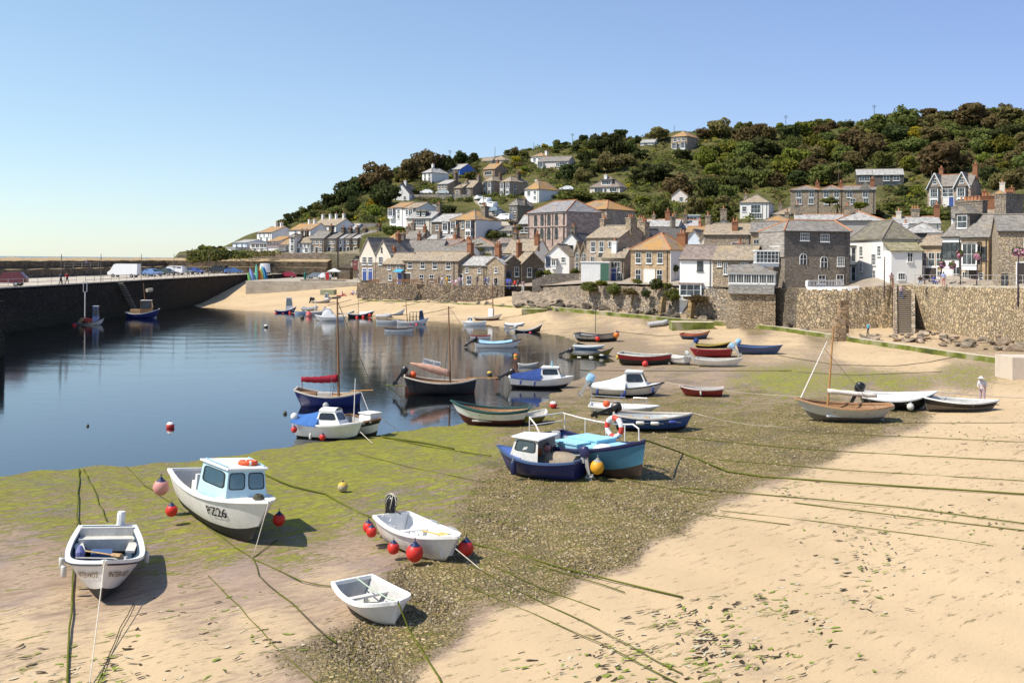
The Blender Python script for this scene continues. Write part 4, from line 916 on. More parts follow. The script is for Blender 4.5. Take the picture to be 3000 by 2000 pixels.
house('hip-roofed grey house with a tall ochre chimney behind the slate-hung building',2452,2588,700,646,620,-6,8,'h',GREYR,S_PALE,160,ch=[(.25,.3,1.5,.9,.9,1,ST3)],ridge=TERRA)
house('two-chimney roof with white gable left of the villa garden',2622,2756,690,655,636,-8,8,'g',WHITE,S_PALE,160,ch=[(.12,.4,1.0,.7,.7,1,CREAM),(.5,.5,1.2,1.2,.8,3,ST1),(.98,.5,1.8,.8,.8,2,BRICK)],ridge=TERRA)
house('slate roofed house with a dark slate side behind the tall white house',2640,2760,760,682,653,-16,9,'h',SLW,S_PALE,140,ch=[(.08,.3,1.0,.7,.7,2,WHITE)])
house('white gable house with a broad slate-clad chimney stack above the shop',2791,2850,700,640,612,-14,9,'g',WHITE,S_GREY,148,ch=[(.8,.3,1.6,3.4,1.2,5,ST2)],name='white_house')
house('brown-roofed house with a wide brick chimney above the inn',2850,2990,690,630,598,-14,9,'g',GREYR,S_TAN,156,ch=[(.3,.3,1.8,3.0,1.2,3,BRICK),(.9,.5,1.4,.9,.9,2,BRICK)])
# --- chapel and hall
house('pinkish two-storey chapel with rows of round-headed windows',1547,1660,706,625,588,-40,11,'h',PINKST,slate((.25,.24,.24),.25,(.4,.22,.1),seed=17.0),d=208,hipk=.62,W=row([.21,.38,.56,.75],.72,1.0,2.3,'a',DFR)+row([.21,.38,.56,.75],.24,1.0,2.3,'a',DFR),name='chapel',cat='chapel',ridge=TERRA)
m=HOUSES[-1]; _b=MB(); _b.box((m['W']/2,-.06,m['H']*.5),(m['W']+.1,.2,.25)); _b.box((m['W']/2,-.06,m['H']*.97),(m['W']+.1,.2,.3)); _b.build('string_course',[PINKST],m['root'])
for u_ in(.03,.47,.66,.95): _b=MB(); _b.tube([(u_*m['W'],-.12,m['H']),(u_*m['W'],-.12,-1)],.07,5); _b.build('drainpipe',[DFR],m['root'])
house('large plain hall with three upper windows and an ochre-streaked hipped roof',1662,1778,690,616,588,-27,12,'h',AS2,S_OCH,d=210,hipk=.7,W=row([.22,.47,.73],.68,1.3,2.3,'s')+row([.45],.15,1.0,.7,'s'),name='hall',cat='hall',ridge=TERRA)
house('low stone wing joining the left of the chapel',1520,1552,700,656,630,-10,8,'g',ST1,S_PALE,214,row([.3,.7],.6,.8,1.2,'s'),ridge=TERRA,name='stone_house')
house('stone fronted house with a pale side wall left of the chapel',1491,1517,650,602,584,-22,9,'h',ST1,S_GREY,None,row([.3,.7],.75,.8,1.4,'s')+row([.3,.7],.3,.8,1.4,'s'),ch=[(.9,.5,1.4,.7,.8,2,ST2)],name='stone_house')
# --- big bay-windowed house and neighbours
house('ochre hip-roofed stone house with two tall white bays and a white side',1320,1393,695,645,616,-26,10,'h',ST1,S_OCH,216,[(.2,.7,1.5,1.6,'bay'),(.2,.25,1.5,1.4,'bay'),(.8,.7,1.5,1.6,'bay'),(.8,.25,1.5,1.4,'bay'),(.5,.7,.8,1.5,'s')],ch=[(.8,.55,2.0,1.2,1.2,3,ST2)],name='stone_house')
m=HOUSES[-1]; _w=MB(); _w.box((m['W']+.04,m['L']/2,m['H']/2-1.0),(.09,m['L']-.02,m['H']+1.9)); _w.build('rendered_side_wall',[WHITE],m['root'])
house('lower wing with one white bay left of the ochre bay-windowed house',1264,1322,692,650,627,-20,8,'g',ST2,S_PALE,220,[(.3,.6,.8,1.2,'s'),(.8,.62,1.5,1.5,'bay')],name='stone_house')
house('pale grey house with two small dormers below the road',1191,1264,664,640,620,-14,8,'g',CREAM,S_PALE,232,row([.5],.5,3.5,1.3,'c62'),ch=[(.98,.5,1.6,.9,.9,2,ST2)])
m=HOUSES[-1]
for u_ in(.4,.62):
    _b=MB(); _b.box((0,0,0),(1.1,1.6,1.2)); _d=_b.build('dormer',[SLW],m['root'],loc=(m['W']*u_,1.6,m['H']+1.0)); put_window(_d,0,-.81,.0,0,.8,.8,'s',WFR,False)
    _b=MB(); _b.prism([(-.7,-1,.6),(.7,-1,.6),(0,-1,1.15)],(0,0,0),(0,2.4,0)); _b.build('dormer_roof',[S_GREY],_d)
house('white house with a grey hipped roof above the two-dormer house',1208,1264,634,614,598,-20,8,'h',WHITE,S_PALE,250,row([.3,.7],.5,.9,1.1,'s'),name='white_house')
house('white semi-detached house with a left bay below the dark trees',1142,1182,640,609,593,-24,9,'g',WHITE,S_OCH,247,[(.2,.55,1.6,1.8,'bay'),(.65,.6,.8,1.2,'s'),(.65,.2,.8,1.2,'s')],name='white_house')
house('white semi-detached house, right half with a pale gable wall',1180,1222,642,610,594,-24,9,'g',WHITE,S_TAN,244,[(.3,.6,.9,1.2,'s'),(.7,.55,1.5,1.6,'bay')],name='white_house')
house('white house set side-on with a steep dark roof by the tree edge',1152,1199,592,566,538,-10,8,'f',WHITE,S_DARK,None,[(.72,.45,.8,1.0,'s')],ch=[(.55,.3,1.2,.7,.7,1,WHITE)],name='white_house')
house('small white villa with a green-tinged hipped roof high among trees',1237,1265,534,507,493,-26,8,'h',WHITE,S_PALE,None,row([.3,.75],.72,.8,1.2,'s')+row([.3,.75],.27,.9,1.2,'s'),ch=[(.4,.4,1.6,.7,.7,1,WHITE)],name='white_house')
house('bright blue chalet with wide white windows on the upper hill',1315,1347,512,498,481,-26,10,'g',BLUEH,S_PALE,None,row([.28,.72],.5,2.2,1.3,'c31'),name='chalet')
house('narrow stone house with a tall dark chimney on the upper lane',1281,1312,574,540,527,-22,8,'g',ST1,S_PALE,None,row([.2,.5,.8],.75,.7,1.2,'s')+row([.2,.5,.8],.28,.7,1.2,'s'),ch=[(.95,.5,2.0,.9,1.2,3,DKST)],name='stone_house')
house('low stone house with arched ground-floor windows on the upper lane',1313,1352,575,552,539,-18,7,'g',ST1,S_TAN,None,row([.25,.7],.4,1.0,1.6,'a'),ch=[(.9,.5,1.0,.8,.8,2,ST2)],name='stone_house')
house('stone house with a steep pyramid-like roof beside the arched house',1345,1384,575,551,529,-20,7,'g',ST2,S_TAN,None,[(.6,.55,1.0,1.2,'s')],ch=[(.95,.5,1.4,.9,1.0,2,ST2)],name='stone_house')
house('small hidden house with a grey hipped roof behind shrubs',1383,1415,568,548,534,-16,7,'h',ST2,S_GREY,None,row([.5],.5,.9,1.0,'s'))
house('brown chalet with an ochre roof on the upper hill',1415,1449,518,497,479,-24,9,'g',paint((.34,.24,.16),.7,.2),S_OCH,None,row([.45],.45,3.0,1.3,'c41'),ch=[(.7,.5,1.0,.6,.6,1,BRICK)],name='chalet')
house('grey house with two stacked bays, left of the upper pair',1418,1444,570,531,517,-24,9,'h',AS2,S_TAN,None,[(.22,.68,1.3,1.7,'bay'),(.22,.22,1.3,1.5,'bay'),(.78,.68,1.3,1.7,'bay'),(.78,.22,1.3,1.5,'bay')],ch=[(.8,.6,1.6,.9,1.0,3,DKST)],name='villa')
house('grey-brown house with two stacked bays, right of the upper pair',1468,1498,572,533,518,-26,10,'h',AS1,S_TAN,None,[(.22,.68,1.4,1.7,'bay'),(.22,.22,1.4,1.5,'bay'),(.78,.68,1.4,1.7,'bay'),(.78,.22,1.4,1.5,'bay')],RW=[(.2,.68,.9,1.6,'s'),(.2,.22,.9,1.6,'s')],ch=[(.7,.6,1.8,1.0,1.4,4,DKST)],name='villa')
house('square white house with an ochre hipped roof above the chapel',1537,1579,592,556,529,-28,11,'h',WHITE,S_OCH,None,[(.3,.7,1.2,1.3,'s'),(.72,.75,1.0,1.0,'s'),(.72,.3,1.0,1.0,'s')],ch=[(.3,.4,1.2,.8,.8,1,WHITE)],name='white_house')
house('white villa with an ochre hipped roof at the left of the long bungalow',1555,1592,478,460,448,-20,9,'h',WHITE,S_OCH,None,row([.3,.7],.5,1.1,1.2,'s'),ch=[(.8,.5,1.4,.8,.8,1,WHITE)],name='white_house')
house('long white bungalow with bays high on the hill',1576,1665,494,474,459,-12,9,'g',PINKW,S_GREY,None,[(.1,.5,2.0,1.6,'bay'),(.65,.5,1.2,1.2,'s'),(.8,.5,3.2,1.5,'c52')],name='bungalow')
house('cream dormer bungalow with wide windows facing the harbour',1728,1816,568,549,518,-16,9,'h',CREAM,S_PURP,None,[(.3,.5,2.6,1.4,'c31'),(.78,.55,2.2,1.2,'c31'),(.52,.4,.8,1.5,'c11')],ch=[(.4,.4,1.1,.9,.7,1,WHITE)],name='bungalow')
m=HOUSES[-1]; _b=MB(); _b.box((0,0,0),(3.2,3,1.7)); _b.box((0,-.2,.95),(3.8,3.4,.25),1); _d=_b.build('dormer',[CREAM,S_DARK],m['root'],loc=(m['W']*.52,2.3,m['H']+1.3)); put_window(_d,0,-1.52,.05,0,2.7,1.2,'c41',WFR,False)
house('white flat-fronted bungalow at the foot of the square hilltop house',1876,1916,429,419,409,-12,8,'g',WHITE,S_PALE,None,row([.4],.5,1.4,1.1,'s'),name='bungalow')
house('square stone house with an ochre pyramid roof on the hilltop',1966,2013,438,402,385,-22,11,'h',AS1,S_OCH,None,[(.25,.75,1.2,1.4,'s'),(.5,.78,.9,1.1,'s'),(.78,.76,1.2,1.3,'s'),(.25,.25,1.8,1.9,'bay'),(.78,.25,1.9,1.9,'bay'),(.52,.2,1.1,1.9,'c22')],name='villa',wall2=None)
house('pinkish gabled house half hidden in the wood',1968,2014,596,572,554,-10,8,'f',PINKW,S_OCH,None,[(.6,.5,1.0,1.2,'s')])
house('grey flat-roofed cabin with a dark window band among the chimneys',2004,2049,655,632,629,-4,5,'flat',paint((.3,.34,.36),.6,.1),plain((.5,.55,.5),.7),205,[(.5,.55,2.2,1.0,'c31',WFR)],name='cabin',gutter=False)
house('white and stone hip-roofed house above the middle rooftops',2168,2252,640,594,571,-14,9,'h',WHITE,S_TAN,None,[(.55,.6,2.2,2.0,'c32'),(.15,.6,1.0,1.2,'s'),(.55,.15,3.0,1.2,'c52')],ch=[(.12,.4,1.6,.9,.9,2,ST1)],name='white_house')
house('low brown hipped roof with a dark chimney under the terrace',2264,2362,640,628,606,-10,9,'h',GREYR,S_TAN,None,ch=[(.2,.4,1.8,.9,.9,2,ST2),(.9,.5,1.0,.5,.5,1,TERRA)])
house('wide brown hipped roof under the stone terrace',2350,2444,645,628,607,-10,9,'h',GREYR,S_TAN,None,ch=[(.35,.5,1.8,.8,.8,2,BRICK),(.7,.5,1.0,.5,.5,1,TERRA)])
# stone terrace on the hill, three houses
for i,(a_,b_,lb) in enumerate(((2316,2402,'left house of the hillside stone terrace with a pale porch'),(2402,2470,'middle house of the hillside stone terrace with white sashes'),(2470,2566,'right house of the hillside stone terrace with a pointed dormer gable'))):
    house(lb,a_,b_,600,557,545,-10,8,'g' if i==2 else 'h',ST1,S_GREY,226-i*2.5,row([.28,.72] if i!=2 else [.2,.68],.72,1.1,1.5,'c22')+row([.3,.7],.22,1.1,1.2,'c22'),ch=[(.9,.4,1.5,.9,1.0,3,BRICK)],name='terraced_house',ridge=TERRA)
m=HOUSES[-1]; _b=MB(); _b.prism([(-1.4,-.05,0),(1.4,-.05,0),(0,-.05,1.9)],(0,0,0),(0,3,0)); _b.build('dormer_gable',[S_GREY],m['root'],loc=(m['W']*.68,0,m['H']-.1))
house('dark slate-clad chalet with a pale flat roof above the terrace',2510,2560,543,513,497,-8,8,'g',SLW,S_PALE,None,row([.45],.6,2.6,1.2,'c42'),name='chalet')
house('dark slate-clad long house with two upper windows above the terrace',2560,2648,545,513,496,-8,8,'g',SLW,S_PALE,None,row([.42,.75],.7,1.6,1.4,'c22')+[(.65,.15,5.0,1.2,'c61',DFR)],name='chalet')
# gabled villa on the right
house('large grey villa with two steep gables and stacked bays on the right hillside',2718,2844,607,548,512,-24,10,'g',AS2,S_GREY,None,[(.42,.68,1.3,1.7,'s'),(.53,.68,1.3,1.7,'s'),(.17,.68,1.7,1.8,'bay'),(.17,.25,1.7,1.7,'bay'),(.8,.68,1.7,1.8,'bay'),(.8,.25,1.7,1.7,'bay'),(.43,0,1.0,2.1,'door',DOORW),(.56,0,1.0,2.1,'door',DOORB)],ch=[(.18,.55,1.8,.9,.9,2,BRICK),(.99,.5,2.0,1.0,1.0,2,BRICK)],name='villa',ridge=TERRA)
m=HOUSES[-1]
for u_ in(.17,.8):
    _g=MB(); _g.prism([(-1.5,-.12,0),(1.5,-.12,0),(0,-.12,3.1)],(0,0,0),(0,5,0)); go=_g.build('gable',[AS2],m['root'],loc=(u_*m['W'],0,m['H']-.15))
    _g=MB()
    for s_ in(-1,1): _g.slab([(s_*1.8,-.4,-.55),(s_*1.8,4,-.55),(0,4,3.2),(0,-.4,3.2)][::s_],.14)
    _g.build('gable_roof',[S_GREY],go); _g=MB()
    for s_ in(-1,1): _g.tube([(s_*1.8,-.46,-.5),(0,-.46,3.15)],.11,4)
    _g.build('bargeboard',[WFR],go); put_window(go,0,-.13,1.3,0,.9,1.2,'s',WFR,False)
house('white-walled house with an ochre hipped roof right of the villa',2880,2976,604,586,559,-16,9,'h',WHITE,S_OCH,None,row([.3],.5,1.5,.9,'s'),ch=[(.05,.4,1.8,1.0,1.0,1,BRICK),(.6,.4,2.0,1.0,1.4,3,CREAM),(.9,.5,2.2,1.1,1.1,2,BRICK)],name='white_house')
house('far brown roofed bungalow on the skyline left of the gorse',1408,1440,478,472,462,-10,8,'g',CREAM,S_TAN,None,name='bungalow')
house('far pale hipped roof on the skyline left of the gorse',1438,1480,474,470,457,-14,8,'h',CREAM,S_TAN,None,name='bungalow')
# --- middle rooftops between cottages and bay houses
house('ochre roof with two stacks behind the twin-gabled house',1136,1186,730,702,684,-12,7,'g',GREYR,S_OCH,214,ch=[(.8,.5,1.4,.9,.9,2,ST2)])
house('grey roof with a ladder of chimneys behind the twin-gabled house',1184,1230,730,700,674,-12,7,'g',GREYR,S_GREY,212,ch=[(.1,.5,1.4,.8,.8,2,ST2),(.95,.4,1.0,.6,.6,2,BRICK)])
house('pale steep roof with a dark right gable among the middle rooftops',1230,1300,750,716,687,-22,8,'g',GREYR,S_PALE,203,ch=[(.98,.5,1.2,.9,.9,2,ST2),(.5,.3,1.3,.7,.8,2,ST2)])
house('small brown roof with terracotta ridge among the middle rooftops',1282,1334,740,717,701,-16,7,'g',GREYR,S_PURP,198,ch=[(.5,.5,.8,.5,.5,1,TERRA)],ridge=TERRA)
house('wide dark hipped roof with skylights below the ochre bay house',1316,1454,750,722,697,-8,9,'h',GREYR,S_GREY,196,ch=[(.25,.5,1.0,.6,.6,1,TERRA)],ridge=TERRA)
house('low grey roof with white gable beside the round green tree',1276,1372,760,738,722,-10,7,'g',WHITE,S_GREY,190)
house('small slate roof with a tall stone chimney right of the round green tree',1452,1520,745,712,698,-8,7,'g',GREYR,S_PURP,195,ch=[(.65,.4,2.2,.8,1.0,3,DKST)])
house('lone low shed roof by the lane below the parked cars',1440,1500,690,676,662,-12,7,'g',CREAM,S_GREY,216)
# --- far left cluster on the tan wall
D_=lambda k:266+k
house('blue-grey house at the seaward end of the village',682,722,740,711,702,-30,9,'g',BLUEW,S_PALE,D_(8),row([.3,.7],.7,1.0,1.1,'s'),name='house')
house('low white garage at the seaward end of the village',664,690,741,726,724,-20,6,'flat',WHITE,plain((.4,.4,.42),.8),D_(2),name='garage',cat='garage',gutter=False)
house('tall white house with an ochre roof and blank white gable, far left',753,796,706,682,664,-38,10,'g',WHITE,S_OCH,D_(22),row([.2,.5,.8],.7,.9,1.2,'s')+row([.3,.7],.2,1.4,1.3,'s'),ch=[(.4,.5,1.0,.6,.7,1,WHITE),(.75,.5,1.0,.6,.7,1,WHITE)],name='white_house')
house('flat-roofed pink-white house with a balcony of windows, far left',732,782,741,714,709,-16,7,'flat',PINKW,plain((.42,.38,.34),.8),D_(2),row([.2,.45,.7,.9],.8,1.1,1.2,'c21')+row([.3,.7],.25,.9,1.5,'s'),name='house',gutter=False)
house('pale house with ochre roof and white gable left of the garden shed',783,816,727,707,692,-30,8,'g',PINKW,S_OCH,D_(8),row([.3,.7],.6,.9,1.2,'s'))
house('low white garden shed on the far tan wall',783,816,738,723,720,-12,4,'flat',WHITE,plain((.5,.4,.36),.8),D_(0),name='shed',cat='shed',gutter=False)
house('white cottage with a pinkish roof left of the narrow white tower',823,849,739,716,698,-14,7,'g',WHITE,S_OCH,D_(3),row([.3,.7],.6,.8,1.1,'s')+row([.3,.7],.2,.8,1.1,'s'),ch=[(.95,.5,1.0,.6,.7,1,BRICK)],name='white_cottage')
house('narrow white tower-like house on the far terrace',848,864,740,694,686,-10,5,'h',WHITE,S_GREY,D_(1),row([.5],.8,.8,1.6,'s')+row([.5],.3,.8,1.6,'s'),ch=[(.9,.8,1.4,.6,.7,2,DKST)],name='white_house')
house('white double-fronted cottage next to the far stone terrace',864,909,740,711,692,-12,7,'g',WHITE,S_TAN,D_(2),row([.15,.4,.65,.88],.72,.7,1.0,'s')+row([.25,.75],.25,.9,1.2,'s'),ch=[(.3,.5,1.3,.8,.9,2,DKST)],name='white_cottage')
for a_,b_,yr_,wl_,lb in((909,948,676,AS1,'first stone house of the far terrace, with the tallest roof'),(947,984,681,AS1,'second stone house of the far terrace, door in the middle'),(984,1004,682,BLUEW,'narrow blue-white house in the middle of the far terrace'),(1004,1025,681,AS1,'narrow stone house right of the blue-white one'),(1025,1048,684,AS3,'tan stone house with a dark door in the far terrace'),(1048,1090,675,AS1,'last stone house of the far terrace under a sunlit slate roof')):
    house(lb,a_,b_,745,698,yr_,-14,8,'g',wl_,S_GREY if wl_ is AS1 else S_PALE,D_(1),row([.2,.5,.8] if b_-a_>30 else [.3,.72],.78,.75,1.1,'s')+row([.2,.78] if b_-a_>30 else [.3],.28,.8,1.1,'s')+[(.5 if b_-a_>30 else .75,0,.8,1.9,'door',DOORD)],ch=[(.95,.5,1.2,.8,1.1,2,DKST)],name='terraced_house')
house('upper white row with four white chimneys and a long ochre roof',912,984,680,662,641,-26,9,'g',WHITE,S_TAN,284,row([.15,.35,.55,.75,.92],.6,.8,1.0,'s'),ch=[(.05,.5,1.2,.5,.6,1,WHITE),(.36,.5,1.2,.5,.6,1,WHITE),(.6,.5,1.2,.5,.6,1,WHITE),(.9,.5,1.2,.5,.6,1,WHITE)],name='white_house')
house('upper ochre-roofed white house behind the narrow white tower',848,909,690,674,655,-26,9,'g',WHITE,S_OCH,282,row([.3,.6],.5,.9,1.0,'s'),ch=[(.45,.5,1.0,.5,.6,1,WHITE),(.7,.5,1.0,.5,.6,1,WHITE)],name='white_house')
house('pale slate roofed house behind the far terrace',995,1036,690,673,655,-14,8,'g',BLUEW,S_PALE,280,row([.5],.5,.8,1.0,'s'))
house('dark slate roofed house behind the far terrace under the trees',1036,1086,690,674,656,-10,8,'g',GREYR,S_DARK,280,row([.4,.6],.5,.6,.9,'s'))
house('small boathouse with a dark pointed roof behind the parked cars',1030,1052,790,765,751,-6,5,'f',DKST,S_DARK,250,[(.5,.85,.5,.8,'s'),(.5,0,1.6,2.4,'door',paint((.2,.06,.05),.6,.2))],name='boathouse',cat='boathouse')
# white shed on the terrace
A=ray(1702,826,160); b=MB(); sh=thing('shed','white flat-roofed shed with a green end on the overgrown wall','shed',(A.x,A.y,A.z),R(-14))
b.box((2.2,1.3,1.4),(4.4,2.6,3.4)); b.build('wall',[paint((.72,.72,.7),.6,.2)],sh); b=MB(); b.box((2.2,1.3,3.16),(4.7,2.9,.14)); b.build('roof',[WFR],sh); b=MB(); b.box((3.7,-.02,1.5),(1.3,.06,2.8)); b.build('green_panel',[paint((.05,.13,.09),.6,.2)],sh)
# ---------------------------------------------------------------- boats
H_W=hull_mat((.80,.78,.74),.4,.3); H_WP=hull_mat((.80,.78,.75),.35,.2,.16); H_BK=hull_mat((.022,.022,.024),.3,.25); H_NV=hull_mat((.02,.03,.14),.3,.2); H_BL=hull_mat((.04,.1,.3),.35,.3); H_TEAL=hull_mat((.07,.22,.33),.4,.25)
H_RED=hull_mat((.28,.015,.025),.35,.25); H_MAR=hull_mat((.26,.03,.03),.4,.3); H_OLV=hull_mat((.22,.19,.03),.4,.3); H_GRY=hull_mat((.42,.41,.38),.4,.3); H_DB=hull_mat((.05,.08,.2),.35,.25); H_GRN=hull_mat((.01,.06,.055),.35,.2); H_YEL=hull_mat((.5,.4,.03),.4,.25); H_VAR=hull_mat((.45,.2,.05),.35,.2); H_PBL=hull_mat((.33,.45,.6),.4,.2); H_GW=hull_mat((.62,.6,.55),.35,.3)
A_BK=hull_mat((.03,.028,.026),.7,.5); A_RED=hull_mat((.10,.022,.016),.75,.6); A_GRY=hull_mat((.19,.165,.14),.7,.6); A_BRN=hull_mat((.06,.038,.025),.75,.6); A_WH=hull_mat((.6,.55,.47),.5,.45); A_BLU=hull_mat((.07,.14,.26),.6,.6)
P_WH=paint((.80,.79,.75),.45,.12); P_OFF=paint((.66,.63,.56),.55,.3); P_GREY=paint((.4,.4,.38),.6,.3); P_DK=paint((.05,.05,.055),.5,.2); P_BLU=paint((.06,.11,.24),.5,.25); P_DKBL=paint((.03,.06,.10),.5,.3); P_LTB=paint((.28,.52,.62),.5,.3); P_RD=paint((.3,.03,.03),.5,.3); P_YEL=paint((.5,.38,.05),.5,.3); P_TAN=wood((.42,.27,.13)); P_WOOD=wood((.28,.15,.07)); P_GRN=paint((.03,.09,.08),.5,.2); P_ORG=paint((.45,.2,.04),.5,.2)
BK_PL=plain((.014,.014,.015),.35,spec=.5); SILV=plain((.5,.5,.5),.35,.6); RUBBER=plain((.02,.02,.02),.7); BLUE_CV=cloth((.03,.06,.2)); LBLUE_CV=cloth((.3,.5,.68)); WHITE_CV=cloth((.66,.66,.63)); BLUE_TARP=cloth((.06,.16,.42)); RED_SAIL=cloth((.28,.02,.035)); TAN_SAIL=cloth((.62,.36,.26)); GREY_CV=cloth((.25,.27,.3)); CAPGR=cloth((.45,.4,.3))
MASTW=wood((.22,.11,.05)); MASTL=wood((.42,.22,.08)); SPAR_W=paint((.75,.68,.6),.5,.1); ROPE_L=plain((.6,.54,.42),.9); ROPE_D=plain((.1,.09,.06),.95); WIRE=plain((.12,.11,.1),.5)
CGLS=clear_glass()
BOATS={}
class Hull:
    def __init__(s,L,B,hb,hs,tr=.75,rake=.12,srake=.05,e=2.2,p=.42,tm=.42,mid=None,keel=0.0,wlq=.4,pb=.85,dead=.0):
        s.L,s.B,s.hb,s.hs,s.tr,s.rake,s.srake,s.e,s.p,s.tm,s.keel,s.wlq,s.pb=L,B,hb,hs,tr,rake,srake,e,p,tm,keel,wlq,pb
        s.mid=min(hb,hs)*.86 if mid is None else mid; s.dead=dead
    def b(s,t):
        if t<s.tm: f=t/s.tm; f=f*(2-f); return s.B/2*(s.tr+(1-s.tr)*f)
        return s.B/2*max(0,1-((t-s.tm)/(1-s.tm))**s.e)
    def sheer(s,t):
        # quadratic through hs, mid, hb
        return s.hs*(1-t)*(1-2*t)+s.mid*4*t*(1-t)+s.hb*t*(2*t-1)
    def k(s,t): return s.keel*t*0+ (.18*s.hb*max(0,(t-.75)/.25)**2)
    def x(s,t,q): return s.L*(t-.5)-s.rake*s.L*(1-q)*max(0,t-.35)**2/.4225+s.srake*s.L*(1-q)*max(0,.35-t)/.35
    def pt(s,t,q,side,inset=0.0,dz=0.0):
        k=s.k(t); sh=s.sheer(t); pp=s.p+(s.pb-s.p)*max(0,(t-.55)/.45)**1.5
        y=max(0,s.b(t)*q**pp-inset)
        return Vector((s.x(t,q)-(inset*.8 if t>.9 else 0)+(inset if t<.02 else 0),side*y,k+(sh-k)*q+dz))
def boat(name,label,bow,stern,yb=None,hb=None,hs=None,water=False,draft=.3,heel=0,trim=0,B=None,top=None,bot=None,band=None,bandq=.8,rail=None,inner=None,thw=(.25,.5),thm=None,floorq=.3,deckt=None,deckm=None,cat='boat',wl=.36,group=None,L=None,**kw):
    """bow, stern: photo positions of the rail at both ends; yb: photo row of the keel"""
    top=top or H_W; bot=bot or A_BK; rail=rail or P_WH; inner=inner or P_OFF; thm=thm or inner; deckm=deckm or P_WH
    if hb is None:
        mx=(bow[0]+stern[0])/2
        D=(onz(mx,yb,-draft) if water else G(mx,yb)).y
        if water: D=onz(mx,yb,0).y
        hb=(yb-bow[1])*D/F; hs=(yb-stern[1])*D/F
        if water: hb+=draft; hs+=draft
    if water: pb_=onz(bow[0],bow[1],hb-draft); ps=onz(stern[0],stern[1],hs-draft); zb=-draft
    else: pb_=G(bow[0],bow[1],hb); ps=G(stern[0],stern[1],hs); c=(pb_+ps)/2; zb=zf(c.x,c.y)-.04
    c=(pb_+ps)/2; dx,dy=pb_.x-ps.x,pb_.y-ps.y; LL=L or math.hypot(dx,dy)
    B=B or LL*.36
    h=Hull(LL,B,hb,hs,**kw)
    root=thing(name,label,cat,(c.x,c.y,zb),0,group,rot=(R(heel),R(trim),math.atan2(dy,dx)))
    h.root=root; h.zb=zb
    ts=[0,.04,.1,.18,.26,.34,.42,.5,.58,.64,.69,.74,.78,.82,.86,.895,.925,.95,.97,.985,1.0]
    qs=sorted(set([0,.02,.05,wl*.35,wl*.65,wl]+[wl+(bandq-wl)*k_/6 for k_ in range(1,7)]+[(1+bandq)/2,1.0]))
    m=MB()
    for sd_ in(-1,1):
        rings=[[h.pt(t,q,sd_) for q in qs] for t in ts]
        n=len(qs); base=len(m.v); m.v.extend([tuple(v) for r in rings for v in r])
        for i in range(len(ts)-1):
            for j in range(n-1):
                f=[base+i*n+j,base+(i+1)*n+j,base+(i+1)*n+j+1,base+i*n+j+1]
                m.f.append(f); m.m.append(1 if qs[j]<wl-1e-6 else (2 if (band is not None and qs[j]>=bandq-1e-6) else 0))
    # transom
    for j in range(len(qs)-1):
        a,b_=h.pt(0,qs[j],-1),h.pt(0,qs[j],1); c_,d_=h.pt(0,qs[j+1],1),h.pt(0,qs[j+1],-1)
        m.add([a,b_,c_,d_],[(0,1,2,3)],1 if qs[j]<wl-1e-6 else (2 if band is not None and qs[j]>=bandq-1e-6 else 0))
    # skeg / keel
    m.prism([h.pt(.03,.0,1)+Vector((0,-.035,.25*h.sheer(0)*.3)),h.pt(.03,0,1)+Vector((0,-.035,-.06)),h.pt(.8,0,1)+Vector((0,-.035,-.06)),h.pt(.95,.12,1)*1.0+Vector((.04,-h.pt(.95,.12,1).y-.035,0)),h.pt(.6,.05,1)+Vector((0,-h.pt(.6,.05,1).y-.035,.02))],(0,0,0),(0,.07,0),1)
    m.build('hull',[top,bot,band or top],root,smooth=50)
    # rail
    m=MB(); w=max(.05,B*.035); tsr=ts
    for sd_ in(-1,1):
        rings=[]
        for t in tsr:
            o=h.pt(t,1,sd_); wi=w*1.4
            i_=Vector((o.x-(wi if t>.97 else 0),sd_*max(0,abs(o.y)-wi),o.z))
            o2=Vector((o.x+(.02 if t>.97 else 0),o.y+sd_*.03,o.z))
            rings.append([o2+Vector((0,0,-.06)),o2+Vector((0,0,.025)),i_+Vector((0,0,.025)),i_+Vector((0,0,-.06))])
        m.loft(rings,0,True,True)
    a,b_=h.pt(0,1,-1),h.pt(0,1,1); m.box(((a.x)+.03,0,a.z-.02),(.08,abs(b_.y-a.y)+.04,.09))
    m.build('gunwale',[rail],root)
    # inside
    zfl=lambda t: h.k(t)+(h.sheer(t)-h.k(t))*floorq
    m=MB(); ins=.035; q2=[floorq,.5*(1+floorq),1.0]
    tsi=[t for t in ts if t<=.985]
    for sd_ in(-1,1):
        m.loft([[h.pt(t,q,sd_,ins) for q in q2] for t in tsi],0,False)
    for i in range(len(tsi)-1):
        a,b_=tsi[i],tsi[i+1]
        m.add([h.pt(a,floorq,-1,ins),h.pt(a,floorq,1,ins),h.pt(b_,floorq,1,ins),h.pt(b_,floorq,-1,ins)],[(0,1,2,3)],1)
    t0=h.pt(0,1,1,ins); t1=h.pt(0,floorq,1,ins)
    m.add([(t0.x,-t0.y,t0.z),(t0.x,t0.y,t0.z),(t1.x,t1.y,t1.z),(t1.x,-t1.y,t1.z)],[(0,1,2,3)],0)
    m.build('inner_lining',[inner,thm],root)
